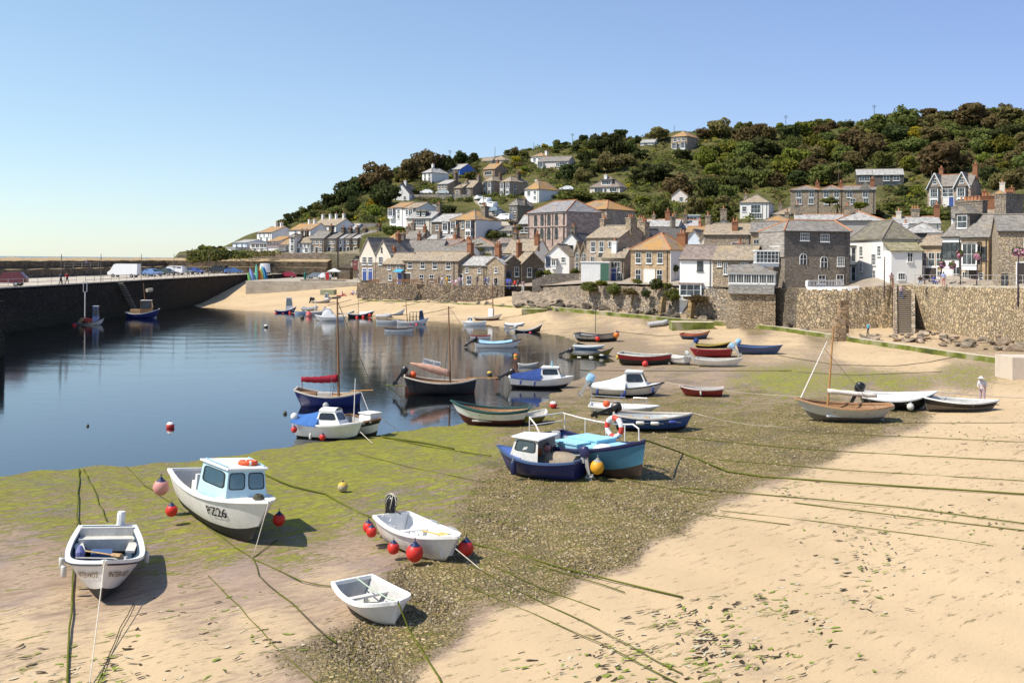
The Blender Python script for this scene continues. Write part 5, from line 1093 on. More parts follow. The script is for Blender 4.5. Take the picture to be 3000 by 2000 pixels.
    if deckt:
        m=MB(); tt=[t for t in ts if t>=deckt]; tt=[deckt]+tt
        for i in range(len(tt)-1):
            a,b_=tt[i],tt[i+1]; za=lambda t:.02+.05*0
            for sd_ in(-1,1):
                pa,pb2=h.pt(a,1,sd_),h.pt(b_,1,sd_)
                m.add([(pa.x,0,pa.z+.06*min(1,h.b(a)/B*2)),(pa.x,pa.y,pa.z+.012),(pb2.x,pb2.y,pb2.z+.012),(pb2.x,0,pb2.z+.06*min(1,h.b(b_)/B*2))],[(0,1,2,3)])
        p0=h.pt(deckt,1,1); zq=h.sheer(deckt)*floorq
        m.add([(p0.x,-p0.y,p0.z),(p0.x,p0.y,p0.z),(p0.x,h.pt(deckt,floorq,1).y*.93,zq),(p0.x,-h.pt(deckt,floorq,1).y*.93,zq)],[(0,1,2,3)])
        m.build('foredeck',[deckm],root,fixn=True)
    for t in thw:
        m=MB(); z=h.k(t)+(h.sheer(t)-h.k(t))*.72; yy=h.pt(t,.72,1,.02).y; m.box((h.x(t,.72),0,z),(max(.18,LL*.055),2*yy,.05)); m.box((h.x(t,.6),0,(z+zfl(t))/2),(.05,.1,max(.05,z-zfl(t))))
        m.build('thwart',[thm],root)
    BOATS[label]=h
    return h
def outboard(h,s=1.0,cowl=None,tilt=55,y=0.0,cover=False,name='outboard_engine'):
    a=h.pt(0,1,1); e=thing(name,None,None); e.parent=h.root; e.location=(a.x-.05,y,a.z+.05); e.rotation_euler=(0,R(tilt),0); e.scale=(s*.82,s*.82,s*.82)
    for k_ in('label','category','group'):
        if k_ in e: del e[k_]
    m=MB(); m.lathe([(.05,-.06),(.15,-.02),(.19,.1),(.19,.3),(.16,.42),(.07,.47)],10,(-.1,0,.05)); 
    for i in range(len(m.v)): x,yy,z=m.v[i]; m.v[i]=((x+.1)*1.35-.1,yy*.85,z)
    for i in range(len(m.v)): x,yy,z=m.v[i]; m.v[i]=(x*.92,yy*.9,z*.95)
    m.build('cowl',[cowl or BK_PL],e,smooth=45)
    m=MB(); m.box((-.12,0,-.35),(.14,.09,.75),0,0,None,1.25); m.box((-.14,0,-.72),(.36,.03,.03)); m.tube([(-.3,0,-.82),(.06,0,-.82)],.06,8); m.box((-.13,0,-.95),(.16,.02,.2)); m.box((.02,0,-.08),(.12,.2,.25)); m.tube([(0,0,.12),(.45,.05,.18)],.025,5)
    m.build('leg',[BK_PL if cowl in (None,BK_PL) else P_GREY],e)
    m=MB()
    for k_ in range(3):
        aa=k_*2.094; m.add([(-.31,.02*math.cos(aa),-.82+.02*math.sin(aa)),(-.33,.13*math.cos(aa-.4),-.82+.13*math.sin(aa-.4)),(-.30,.14*math.cos(aa+.3),-.82+.14*math.sin(aa+.3))],[(0,1,2)])
    m.build('propeller',[SILV],e,fixn=False)
    return e
FEND={}
def fender(h,t,side,drop,r,colour,label,long=False,out=None,name='fender',q=None,group=None):
    p=h.pt(t,1,side); o=Vector((p.x,p.y+side*(r*.9+.03),p.z-drop))
    w=h.root.matrix_world if False else Matrix.Translation(h.root.location)@h.root.rotation_euler.to_matrix().to_4x4()
    key=(colour,long)
    if key not in FEND:
        mat={'red':paint((.62,.03,.02),.4,.15),'pink':paint((.62,.28,.25),.5,.3),'orange':paint((.75,.2,.03),.45,.2),'white':paint((.66,.64,.58),.5,.3),'blue':paint((.03,.05,.22),.45,.2),'yellow':paint((.75,.36,.02),.45,.2),'navy':paint((.015,.02,.07),.4,.2)}[colour]
        m=MB(); 
        if long: m.lathe([(.2,-2.2),(.75,-2.0),(.95,-1.7),(.95,1.7),(.75,2.0),(.2,2.2)],10)
        else:
            m.sphere((0,0,0),1,14,0,(1,1,1.06))
        cap=MB()
        if long: cap.lathe([(.3,2.15),(.3,2.5),(.12,2.5)],8); cap.tube([(0,0,2.4),(0,0,4.5)],.08,5)
        else: cap.lathe([(.6,.84),(.42,1.0),(.26,1.1),(.22,1.28),(.1,1.3)],10); cap.tube([(0,0,1.25),(-.1,0,1.75)],.06,5)
        FEND[key]=(m.mesh('float',[mat],True),cap.mesh('cap',[plain((.02,.03,.09),.5) if colour in('red','pink','orange') else plain((.3,.3,.28),.7)],45))
    e=thing(name,label,'fender',w@o,h.root.rotation_euler.z,group); e.rotation_euler=(0,R(6),h.root.rotation_euler.z); 
    a=link('float',FEND[key][0],e); b=link('eye_and_line',FEND[key][1],e); e.scale=(r,r,r)
    return e
def world(h,v): return (Matrix.Translation(h.root.location)@h.root.rotation_euler.to_matrix().to_4x4())@Vector(v)
def mast(h,t,length,r=.06,mat=None,rake=0,name='mast',z0=None):
    z=h.sheer(t)*.5 if z0 is None else z0
    m=MB(); m.tube([(h.x(t,1),0,z),(h.x(t,1)-math.sin(R(rake))*length,0,z+math.cos(R(rake))*length)],r,8,r2=r*.55); m.build(name,[mat or MASTW],h.root,smooth=60)
    return Vector((h.x(t,1)-math.sin(R(rake))*length,0,z+math.cos(R(rake))*length))
def stay(h,pts,r=.012,mat=None,name='stay'):
    m=MB(); m.tube(pts,r,4); m.build(name,[mat or WIRE],h.root)
def mast_to(h,t,px,py,r=.06,mat=None,name='mast',z0=None):
    """mast whose top shows at photo position px,py: length and lean solved in the boat's own plane"""
    z=h.sheer(t)*.5 if z0 is None else z0; base=Vector((h.x(t,1),0,z)); bw=world(h,base)
    tp=ray(px,py,bw.y); inv=(Matrix.Translation(h.root.location)@h.root.rotation_euler.to_matrix().to_4x4()).inverted()
    tl=inv@tp
    m=MB(); m.tube([base,tl],r,8,r2=r*.55); m.build(name,[mat or MASTW],h.root,smooth=60); return tl
def cabin(h,t0,t1,hh,w=.8,fr=.5,br=0.0,wall=None,roofm=None,win=None,z=None,tw=.8,front_win=2,side_win=1,roof=True,over=.06,open_back=False,wfr=None,dome=.0):
    """cabin between stations t0 (back) and t1 (front); fr, br = inward lean of the front and back; tw = top/bottom width"""
    x0,x1=h.x(t0,1),h.x(t1,1); z0=(min(h.sheer(t0),h.sheer(t1))-.02) if z is None else z
    z1=max(h.sheer(t0),h.sheer(t1))+hh
    b0,b1=h.b(t0)*w,h.b(t1)*w*.97
    bot=[Vector((x0,-b0,z0)),Vector((x1,-b1,z0)),Vector((x1,b1,z0)),Vector((x0,b0,z0))]
    top=[Vector((x0+br,-b0*tw,z1)),Vector((x1-fr,-b1*tw,z1)),Vector((x1-fr,b1*tw,z1)),Vector((x0+br,b0*tw,z1))]
    m=MB(); m.add(bot+top,[(0,1,5,4),(1,2,6,5),(2,3,7,6)]+([] if open_back else [(3,0,4,7)])); 
    co=m.build('cabin',[wall or P_WH],h.root)
    if roof:
        r=MB(); c=sum(top,Vector())/4; tp=[c+(p-c)*(1+over/ (p-c).length*1.4) for p in top]
        r.slab([p+Vector((0,0,.05)) for p in tp],.05)
        if dome: 
            n=6
            rings=[[Vector((a.x,(a.y)*math.cos(math.pi*j/n)*-1*(-1) if False else -a.y*-math.cos(math.pi*j/n),a.z+dome*math.sin(math.pi*j/n))) for j in range(n+1)] for a in (tp[3],tp[2])]
            r.loft(rings,0,False)
        r.build('cabin_roof',[roofm or P_WH],co)
    g=win or glass((.03,.035,.04),.08); rub=wfr or RUBBER
    def pane(a,b_,c_,d_,u0,u1,v0,v1):
        P=lambda u,v:(a.lerp(b_,u)).lerp(d_.lerp(c_,u),v)
        n=(b_-a).cross(d_-a).normalized()
        q=[P(u0,v0),P(u1,v0),P(u1,v1),P(u0,v1)]; ctr=sum(q,Vector())/4
        # rounded
        pts=[]
        for i in range(4):
            p=q[i]; pr=q[i-1]; nx_=q[(i+1)%4]; k_=.18
            pts+= [p.lerp(pr,k_),p.lerp(pr,k_*.3).lerp(nx_,k_*.3*0.9),p.lerp(nx_,k_)]
        f=MB(); f.add([p+n*.006 for p in pts],[list(range(len(pts)))]); 
        fo=MB(); N=len(pts); out=[ctr+(p-ctr)*1.10+n*.009 for p in pts]; inn=[ctr+(p-ctr)*.97+n*.012 for p in pts]
        fo.add(out+inn,[(i,(i+1)%N,N+(i+1)%N,N+i) for i in range(N)])
        o=fo.build('window',[rub],co,fixn=False); f.build('pane',[g],o,fixn=False)
    faces={'L':(bot[1],bot[0],top[0],top[1]),'R':(bot[3],bot[2],top[2],top[3]),'F':(bot[2],bot[1],top[1],top[2])}
    def fill(nm,n,v0=.42,v1=.88):
        a,b_,c_,d_=faces[nm]
        # order so that the outward normal is right
        ctr=sum(bot+top,Vector())/8
        n_=(b_-a).cross(d_-a)
        if n_.dot((a+c_)/2-ctr)<0: a,b_,c_,d_=b_,a,d_,c_
        for i in range(n):
            pane(a,b_,c_,d_,(i+.12)/n,(i+.88)/n,v0,v1)
    if front_win: fill('F',front_win)
    if side_win: fill('L',side_win); fill('R',side_win)
    return co,z1
def cover(h,t0,t1,zr0,zr1,mat,w=1.0,sag=.06,name='canvas_cover',low=-.12):
    """canvas draped from a ridge (zr0 at t0, zr1 at t1, above the rail) to both rails"""
    m=MB(); n=8; rings=[]
    for i in range(n+1):
        f=i/n; t=t0+(t1-t0)*f; b=h.b(t)*w+.03; s=h.sheer(t); z=zr0+(zr1-zr0)*f-sag*math.sin(math.pi*f)
        ring=[]
        for j in range(9):
            v=-1+j/4; zz=s+.03+(z)*(1-abs(v)**1.3)-.05*math.sin(j*2.1+i*1.3)*(1-abs(v))*(abs(v)>.1)
            ring.append(Vector((h.x(t,1),b*v,zz)))
        ring=[Vector((ring[0].x,ring[0].y-.01,ring[0].z+low))]+ring+[Vector((ring[-1].x,ring[-1].y+.01,ring[-1].z+low))]
        rings.append(ring)
    m.loft(rings,0,False); 
    m.add(rings[0],[list(range(len(rings[0])))]); m.add(rings[-1],[list(range(len(rings[-1])))])
    m.build(name,[mat],h.root,smooth=60,fixn=True)
FONT_CACHE={}
def text_on(h,txt,t_mid,zfrac,height,side,mat,squash=1.0,name='lettering',outward=.026,width=None,parent=None):
    cu=bpy.data.curves.new('txt','FONT'); cu.body=txt; cu.size=1.0; cu.resolution_u=2; cu.offset=.012
    ob=bpy.data.objects.new('txt',cu); COL.objects.link(ob); dg=bpy.context.evaluated_depsgraph_get(); dg.update()
    me=bpy.data.meshes.new_from_object(ob.evaluated_get(dg)); bpy.data.objects.remove(ob); bpy.data.curves.remove(cu)
    bm=bmesh.new(); bm.from_mesh(me); bmesh.ops.triangulate(bm,faces=bm.faces)
    for _ in range(4):
        L_=[e for e in bm.edges if e.calc_length()>.1]
        if L_: bmesh.ops.subdivide_edges(bm,edges=L_,cuts=1); bmesh.ops.triangulate(bm,faces=bm.faces)
    xs=[v.co.x for v in bm.verts]; x0,x1=min(xs),max(xs); k=height/.72; kx=k*squash if width is None else width/(x1-x0)
    xm=h.x(t_mid,1)
    dirn=1 if side<0 else -1      # reads left to right seen from outside
    for v in bm.verts:
        lx=(v.co.x-(x0+x1)/2)*kx*dirn; z=v.co.y*k
        t=t_mid+lx/h.L; q=zfrac+z/h.sheer(t_mid)
        q=min(max(q,.02),1); p=h.pt(min(max(t,0),.995),q,side)
        v.co=Vector((p.x,p.y+side*outward,p.z))
        if t>.8: v.co.x+=outward
    bm.to_mesh(me); bm.free(); me.materials.clear(); me.materials.append(mat); me.name=name
    return link(name,me,parent or h.root)
def flat_text(txt,mat,height,parent,loc,rot,name='lettering',width=None):
    cu=bpy.data.curves.new('txt','FONT'); cu.body=txt; cu.size=1.0; cu.extrude=.004; cu.align_x='CENTER'
    ob=bpy.data.objects.new('txt',cu); COL.objects.link(ob); dg=bpy.context.evaluated_depsgraph_get(); dg.update()
    me=bpy.data.meshes.new_from_object(ob.evaluated_get(dg)); bpy.data.objects.remove(ob); bpy.data.curves.remove(cu)
    xs=[v.co.x for v in me.vertices]; w=max(xs)-min(xs)
    for v in me.vertices: v.co=Vector((v.co.x*(width/w if width else height/.72),v.co.y*height/.72,v.co.z))
    me.materials.clear(); me.materials.append(mat); me.name=name
    return link(name,me,parent,loc,rot)
INK=plain((.012,.012,.014),.6); GOLD=plain((.16,.10,.035),.6); WINK=plain((.7,.7,.68),.6)
def ring_buoy(r,tr_,mats,label,loc,rot):
    m=MB(); n=28
    rings=[[Vector(((r+tr_*math.cos(2*math.pi*j/8))*math.cos(2*math.pi*i/n),(r+tr_*math.cos(2*math.pi*j/8))*math.sin(2*math.pi*i/n),tr_*math.sin(2*math.pi*j/8))) for j in range(8)] for i in range(n+1)]
    for i in range(n): m.loft(rings[i:i+2],(1 if (i%7)<mats[2] else 0),True)
    o=m.build('lifebuoy',mats[:2],None,smooth=True,loc=loc,rot=rot); return tag(o,label,'lifebuoy')
ORANGE=paint((.75,.1,.02),.5,.15); LB_W=paint((.75,.72,.68),.5,.2); LB_R=paint((.62,.05,.03),.5,.15)

# ---- foreground boats
b=boat('rowing_boat','white clinker boat with gold lettering on both bows and a dark blue inside',(295,1633),(308,1540),hb=1.28,hs=1.0,B=1.95,top=H_WP,bot=A_BK,rail=P_WH,inner=P_DKBL,thw=(),floorq=.28,tr=.78,rake=.08,e=3.3,p=.5,pb=.75,wl=.3,heel=-4,band=H_W,bandq=.86)
m=MB(); m.add([Vector((p.x,p.y+s*.035,p.z-.11)) for s in(-1,) for p in()] ,[]) if False else None
m=MB()
for s in(-1,1): m.tube([h_+Vector((0,s*.03,-.09)) for h_ in [b.pt(t,1,s) for t in (0,.1,.2,.35,.5,.65,.78,.88,.95,.99)]],.022,5)
m.build('rubbing_strake',[plain((.03,.035,.06),.5)],b.root)
text_on(b,'INTER-NOS',.885,.6,.16,-1,GOLD,width=.82); text_on(b,'INTER-NOS',.885,.6,.16,1,GOLD,width=.82)
m=MB(); z=.8; m.box((b.x(.10,.7),0,z-.06),(.5,1.5,.08)); m.box((b.x(.02,.7)+.1,0,z+.05),(.12,1.45,.34)); m.box((b.x(.17,.7),0,.66),(.06,1.45,.34))
for s in(-1,1): m.box((b.x(.27,.7),s*.68,z-.1),(.95,.24,.06),0,R(-6*s))
m.build('stern_seat',[P_OFF],b.root)
m=MB(); m.box((b.x(.32,.5),-.1,.52),(.5,.55,.3)); m.build('engine_box',[P_BLU],b.root)
m=MB(); m.lathe([(.12,0),(.12,.42),(.1,.5)],10,(b.x(0,1)-.05,.35,.9)); m.build('bracket',[P_WH],b.root)
for k_,(p1,p2,l) in enumerate((((-.1,-.5,.88),(1.0,.4,1.02),'pale wooden oar lying across the boat with gold lettering'),((.25,-.72,.8),(1.0,.55,.95),'grey oar lying in the bow of the boat with gold lettering'))):
    m=MB(); a_,b_=world(b,p1),world(b,p2); m.tube([a_,a_.lerp(b_,.75),a_.lerp(b_,.76),b_],[.025,.025,.06,.07],6); tag(m.build('oar',[P_TAN if k_==0 else P_GREY]),l,'oar')
fender(b,.42,1,.25,.075,'white','white tube fender over the right side of the gold-lettered boat',True); fender(b,.72,-1,.3,.075,'white','longer white tube fender at the left bow of the gold-lettered boat',True); fender(b,.58,-1,.18,.07,'white','second white tube fender on the left side of the gold-lettered boat',True)
m=MB(); a_=world(b,(.2,-.62,.85)); m.lathe([(.1,-.2),(.12,.1),(.05,.26)],10,a_); tag(m.build('bottle_fender',[paint((.2,.2,.4),.5,.1)]),'grey-blue float lying inside the gold-lettered boat','float')

b=boat('cabin_boat','white fishing boat numbered PZ26 with a pale blue cabin',(775,1459),(562,1374),hb=1.62,hs=1.45,B=2.25,top=H_W,bot=A_BK,rail=P_WH,inner=P_OFF,thw=(),floorq=.35,tr=.85,rake=.15,e=2.6,p=.42,pb=.75,wl=.34,heel=-5,deckt=.66)
PBL=paint((.42,.60,.66),.45,.12)
co,zc=cabin(b,.44,.74,.88,.8,.22,0,PBL,P_WH,CGLS,tw=.86,front_win=2,side_win=1,over=.1,open_back=True)
text_on(b,'PZ26',.70,.58,.30,-1,INK,width=1.15,outward=.03); text_on(b,'PZ26',.70,.58,.30,1,INK,width=1.15,outward=.03)
m=MB(); m.box((b.x(.46,1),0,b.sheer(.46)+.0),(.06,1.6,.9)); m.build('bulkhead',[P_WH],b.root)
m=MB(); m.box((b.x(.2,.7),0,.95),(1.2,.7,.5)); m.build('engine_box',[P_WH],b.root)
m=MB(); m.box((b.x(.36,1),-.7,b.sheer(.36)+.2),(.16,.16,.5)); m.build('bollard',[P_WH],b.root)
m=MB()
for s in(-1,1): m.tube([(b.x(.45,1),s*.72,zc+.09),(b.x(.7,1),s*.6,zc+.09)],.02,5)
m.build('roof_rails',[P_LTB],b.root)
lw=world(b,(b.x(.6,1)+.12,.25,zc+.11)); ring_buoy(.26,.075,[ORANGE,LB_W,1],'orange ring lifebuoy lying on the roof of the PZ26 boat',lw,(R(-5),R(3),.4))
m=MB()
for i in range(4): m.tube([world(b,(b.x(.88,1)+.17*math.cos(a*.7)*(1-i*.12),.17*math.sin(a*.7)*(1-i*.12),b.sheer(.88)+.08+i*.035)) for a in range(10)],.022,5)
tag(m.build('rope_coil',[ROPE_D]),'greenish coiled rope on the foredeck of the PZ26 boat','rope')
fender(b,.06,-1,.5,.27,'pink','large faded pink buoy fender at the stern of the PZ26 boat'); fender(b,.28,-1,.85,.2,'red','red round fender on the left side of the PZ26 boat'); fender(b,.8,1,.65,.2,'red','red round fender half hidden behind the bow of the PZ26 boat')
PZ=b

b=boat('motor_dinghy','white dinghy hung with red round fenders, black outboard at the stern',(1338,1563),(1143,1505),hb=.92,hs=.85,B=1.62,top=H_W,bot=A_WH,rail=P_WH,inner=P_WH,thw=(.28,.62),floorq=.3,tr=.8,rake=.14,e=2.7,p=.36,pb=.7,wl=.12,heel=-3,deckt=.86)
e=outboard(b,1.25,BK_PL,18)
m=MB()
for k_ in range(4):
    a=k_*.8; m.tube([(-.1+.27*math.cos(u)*math.cos(a),.2*math.sin(a)*math.cos(u)+.01,.3+.24*math.sin(u)) for u in [i*.55 for i in range(12)]],.012,4)
m.build('lashing',[ROPE_L],e)
for t_,s,l,r_,d_ in((.02,-1,'red round fender at the stern corner of the white dinghy, outer of two',.17,.3),(.1,-1,'red round fender beside the stern one on the white dinghy',.17,.33),(.5,-1,'red round fender amidships on the near side of the white dinghy',.18,.42),(.76,-1,'biggest red round fender near the bow of the white dinghy',.25,.42),(.9,1,'red round fender on the far side of the bow of the white dinghy',.23,.4)):
    fender(b,t_,s,d_,r_,'red',l)
m=MB(); a_,b_=world(b,(b.x(.45,1),.1,.66)),world(b,(b.x(.86,1),.05,.8)); m.tube([a_,a_.lerp(b_,.65),a_.lerp(b_,.67),b_],[.03,.03,.09,.1],6); tag(m.build('oar',[wood((.6,.42,.15))]),'yellow wooden oar lying in the white dinghy with red fenders','oar')
m=MB(); m.tube([(b.x(.15,1),-.68,.9),(b.x(.15,1),-.6,1.0),(b.x(.3,1),-.66,1.0),(b.x(.3,1),-.72,.9)],.018,5)
for s in(-1,1):
    for t_ in(.35,.66): 
        y=s*b.b(t_)*.96; x=b.x(t_,1); z=b.sheer(t_); m.tube([(x-.22,y,z),(x-.22,y*.98,z+.09),(x+.22,y*.96,z+.09),(x+.22,y*.96,z)],.016,5)
m.build('grab_rails',[SILV],b.root)
DING=b
b=boat('pram_dinghy','small white pram dinghy with a rope tied across it, nearest the viewer',(1160,1750),(1037,1696),hb=.68,hs=.62,B=1.42,top=H_W,bot=A_WH,rail=P_WH,inner=paint((.5,.49,.46),.6,.3),thm=paint((.62,.6,.56),.6,.3),thw=(.32,.66),floorq=.2,tr=.78,rake=.06,e=3.4,p=.42,pb=.55,wl=.1,tm=.5,L=2.35)
PRAM=b
m=MB(); pp=[world(b,v) for v in((b.x(0,1),.1,.64),(b.x(.4,1),.05,.60),(b.x(.8,1),0,.63),(b.x(1,1),0,.70))]; m.tube(pp,.018,5)
m.tube([world(b,(b.x(.3,1)+.12*math.sin(i*1.1),-.1+.05*i+.1*math.cos(i*1.7),.2)) for i in range(9)],.012,4); m.tube([world(b,(b.x(.75,1)+.08*math.sin(i*1.9),-.1+.03*i,.48+.03*math.sin(i))) for i in range(9)],.013,4)
tag(m.build('tie_rope',[plain((.42,.5,.38),.9)]),'pale green rope tied lengthwise over the small white pram','rope')
b=boat('cuddy_boat','navy cuddy boat with a white wheelhouse and a dinghy in its well',(1457,1304),(1706,1338),hb=1.15,hs=.95,B=2.1,top=H_NV,bot=A_BK,rail=P_BLU,inner=P_GREY,thw=(),floorq=.3,tr=.72,rake=.13,e=2.2,p=.4,wl=.2,deckt=.62,deckm=paint((.08,.14,.4),.5,.2))
co,zc=cabin(b,.4,.78,.72,.86,.28,.05,paint((.6,.58,.54),.5,.25),P_WH,CGLS,tw=.84,front_win=1,side_win=1,over=.14,open_back=True)
outboard(b,1.15,paint((.03,.03,.09),.4,.2),12)
m=MB(); rings=[]
for i in range(9):
    f=i/8; x=b.x(.06,1)+1.35*f; w_=.55*math.sin(math.pi*min(1,.3+f*.55)); rings.append([Vector((x,w_*math.cos(math.pi*j/8),.72+.45*math.sin(math.pi*j/8)*(.75+.25*math.sin(math.pi*f)))) for j in range(9)])
rings=[[world(b,v) for v in r] for r in rings]
m.loft(rings,0,False); m.add(rings[0],[list(range(9))]); m.add(rings[-1],[list(range(9))]); tag(m.build('upturned_dinghy',[hull_mat((.30,.24,.17),.8,.7,.14)],smooth=40),'weathered brown upturned dinghy carried inside the navy cuddy boat','dinghy')
fender(b,.66,1,.35,.13,'navy','navy tube fender on the near bow of the navy cuddy boat',True); m=MB(); m.tube([(b.x(.35,1),.1,.9),(b.x(.33,1),.1,1.35),(b.x(.28,1),-.1,1.45),(b.x(.2,1),-.15,1.15)],.035,6); m.build('exhaust_hose',[RUBBER],b.root)
b=boat('fishing_boat','teal fishing boat with pale blue hatches and a red and white lifebuoy',(1892,1281),(1600,1268),hb=1.75,hs=1.35,B=2.9,top=H_TEAL,bot=A_BRN,band=H_NV,bandq=.9,rail=paint((.03,.03,.09),.5,.2),inner=paint((.06,.12,.32),.5,.25),thw=(),thm=paint((.12,.25,.42),.6,.3),floorq=.5,tr=.72,rake=.04,e=2.6,p=.4,pb=.6,wl=.34,deckt=.82,deckm=paint((.10,.16,.42),.5,.2))
LBH=paint((.33,.62,.74),.5,.2)
for i,(t_,y,lx,ly,z_) in enumerate(((.40,.45,1.5,1.15,1.32),(.38,-.5,1.3,1.0,1.25),(.52,.4,.5,1.2,1.36),(.64,-.3,1.2,.9,1.18),(.66,.6,1.1,.8,1.18))):
    m=MB(); m.box((b.x(t_,1),y,z_-.2),(lx,ly,.45)); m.box((b.x(t_,1),y,z_+.045),(lx+.08,ly+.08,.06)); m.build('hatch',[LBH],b.root)
m=MB(); zr=.75
def rp(t,s,z): p=b.pt(t,1,s); return Vector((p.x,p.y*.97,p.z+z))
m.tube([rp(.8,1,.05),rp(.79,1,.55),rp(.7,1,zr)]+[rp(t,1,zr) for t in(.6,.45,.3,.15)]+[rp(0,1,zr),rp(0,-1,zr),rp(.1,-1,zr*.8),rp(.2,-1,.1)],.035,6)
for t in(.6,.4,.2,.02): m.tube([rp(t,1,0),rp(t,1,zr)],.025,5)
m.tube([rp(0,-1,0),rp(0,-1,zr)],.025,5); m.tube([rp(0,1,.4),rp(0,-1,.4)],.02,5)
m.build('guard_rail',[SPAR_W],b.root)
lw=world(b,rp(.5,1,.62)+Vector((0,-.1,0))); ring_buoy(.40,.11,[LB_W,LB_R,3],'red and white lifebuoy standing upright on the rail of the teal boat',lw,(R(90),R(30),b.root.rotation_euler.z))
m=MB()
for i in range(7): m.box((b.x(.08,1)+.25*(i%4),-.9+.4*(i//2),1.1+.12*(i%3)),(.4,.32,.3),0,i*.5)
tag(thing('x','y','z') if False else m.build('fish_boxes',[P_GREY],b.root))
fender(b,.76,-1,.7,.28,'yellow','big yellow-orange round fender on the near side of the teal boat')
fender(b,.12,-1,.2,.16,'red','red float at the stern of the teal boat'); fender(b,.2,-1,.3,.2,'orange','orange float hanging at the stern quarter of the teal boat'); fender(b,.3,-1,.05,.17,'pink','pink float on the rail of the teal boat')
m=MB(); p=world(b,(b.x(.72,1),-.75,1.25)); m.sphere(p,.3,12,0,(1.5,1,.8)); tag(m.build('white_buoy',[LB_W],smooth=True),'white oval buoy lying inside the bow of the teal boat','buoy')
TEAL=b
# ---- sailing boats and cabin boats in the middle
b=boat('sailing_boat','blue sailing boat with a red furled sail and long bowsprit',(1058,1148),(866,1137),yb=1186,water=True,B=2.3,draft=.4,top=H_NV,bot=A_BK,rail=paint((.62,.56,.46),.5,.2),inner=P_TAN,thw=(),floorq=.78,tr=.7,rake=.02,srake=.14,e=2.4,p=.4,pb=.7,wl=.3,deckt=.72,deckm=P_TAN)
top_=mast_to(b,.66,988,874,.085,MASTW)
bs=Vector((b.x(1,1)+.75,0,b.hb+.12)); m=MB(); m.tube([(b.x(.84,1),0,b.hb+.06),bs],.05,6); m.build('bowsprit',[MASTL],b.root)
stay(b,[top_.lerp(Vector((b.x(.66,1),0,0)),.02),bs],.022); 
for s in(-1,1): stay(b,[top_.lerp(Vector((b.x(.66,1),0,1)),.25),b.pt(.55,1,s)],.012)
bm0=Vector((b.x(.64,1),0,b.sheer(.6)+1.05)); bm1=Vector((b.x(-.0,1)+.35,0,b.sheer(.6)+.98))
m=MB(); rings=[]
for i in range(15):
    f=i/14; c=bm0.lerp(bm1,f); r_=.26-.1*f+.025*math.sin(i*2.3); rings.append([c+Vector((0,r_*.75*math.cos(2*math.pi*j/10),r_*math.sin(2*math.pi*j/10)-.06*math.sin(math.pi*f))) for j in range(10)])
m.loft(rings,0,True,True); m.build('furled_sail',[RED_SAIL],b.root,smooth=True)
m=MB(); m.tube([bm1+Vector((.05,0,-.1)),Vector((bm1.x+.05,0,b.sheer(0)))],.03,5); m.build('boom_crutch',[MASTW],b.root)
m=MB(); m.box((b.x(.45,1),0,b.sheer(.45)+.05),(.9,.7,.22)); m.box((b.x(.2,1),0,b.sheer(.2)-.12),(1.0,.9,.2),1); m.build('hatch',[P_OFF,P_WOOD],b.root)
b=boat('cabin_boat','white cabin boat with a blue tarp and red fenders at the water edge',(1061,1237),(870,1229),hb=1.0,hs=.95,water=True,draft=.12,B=2.0,top=H_W,bot=A_BK,rail=P_WH,inner=P_OFF,thw=(),floorq=.3,tr=.75,rake=.1,e=2.3,p=.4,wl=.2,deckt=.66,heel=-4)
co,zc=cabin(b,.38,.74,.62,.82,.42,.12,P_WH,P_WH,GLS,tw=.72,front_win=1,side_win=1,over=.02,dome=.2)
cover(b,.0,.42,.25,.72,BLUE_TARP); m=MB(); m.sphere((b.x(.4,1),.2,zc+.25),.16,10); m.build('dome_light',[P_GREY],b.root,smooth=True)
fender(b,.1,-1,.35,.16,'red','red fender at the stern of the blue-tarped boat by the water edge'); fender(b,.55,-1,.55,.16,'red','red fender amidships on the blue-tarped boat by the water edge'); fender(b,.36,-1,.55,.07,'white','white tube fender on the blue-tarped boat by the water edge',True)
m=MB(); m.sphere(world(b,(b.x(0,1)+.1,-.55,1.15)),.2,10); tag(m.build('stern_float',[LB_W],smooth=True),'white float on the stern corner of the blue-tarped boat','float')
b=boat('fishing_boat','black and white boat with a bare pole, partly hidden by the blue-tarped boat',(1115,1224),(1000,1216),hb=1.15,hs=1.0,water=True,draft=.15,B=1.8,top=H_W,bot=A_BK,band=H_BK,bandq=.72,rail=P_WOOD,inner=P_GREY,thw=(.4,),tr=.75,rake=.1,wl=.3,e=2.4,floorq=.4)
m=MB(); m.box((b.x(.74,1),0,b.sheer(.7)+.2),(.85,.8,.42),0,0,None,.94); m.box((b.x(.74,1),0,b.sheer(.7)+.43),(.9,.85,.05)); m.build('fish_box',[P_WH],b.root)
mast_to(b,.32,1041,1108,.032,SPAR_W); text_on(b,'PZ59',.72,.8,.14,-1,WINK,width=.5)
b=boat('sailing_boat','black sailing boat with a FOR SALE sign above its tan furled sail',(1396,1109),(1184,1098),yb=1150,water=True,B=2.4,draft=.35,top=H_BK,bot=A_RED,band=H_BK,rail=paint((.6,.52,.42),.5,.2),inner=P_WOOD,thw=(.3,.55),floorq=.35,tr=.72,rake=.03,srake=.1,e=2.4,p=.42,pb=.7,wl=.28,deckt=.74,deckm=P_WOOD)
top_=mast_to(b,.64,1314,897,.075,MASTW)
bs=Vector((b.x(1,1)+1.5,0,b.hb+.05)); m=MB(); m.tube([(b.x(.86,1),0,b.hb+.05),bs],.045,6); m.build('bowsprit',[MASTL],b.root); stay(b,[top_,bs],.012)
for s in(-1,1): stay(b,[top_.lerp(Vector((b.x(.64,1),0,1)),.3),b.pt(.55,1,s)],.012)
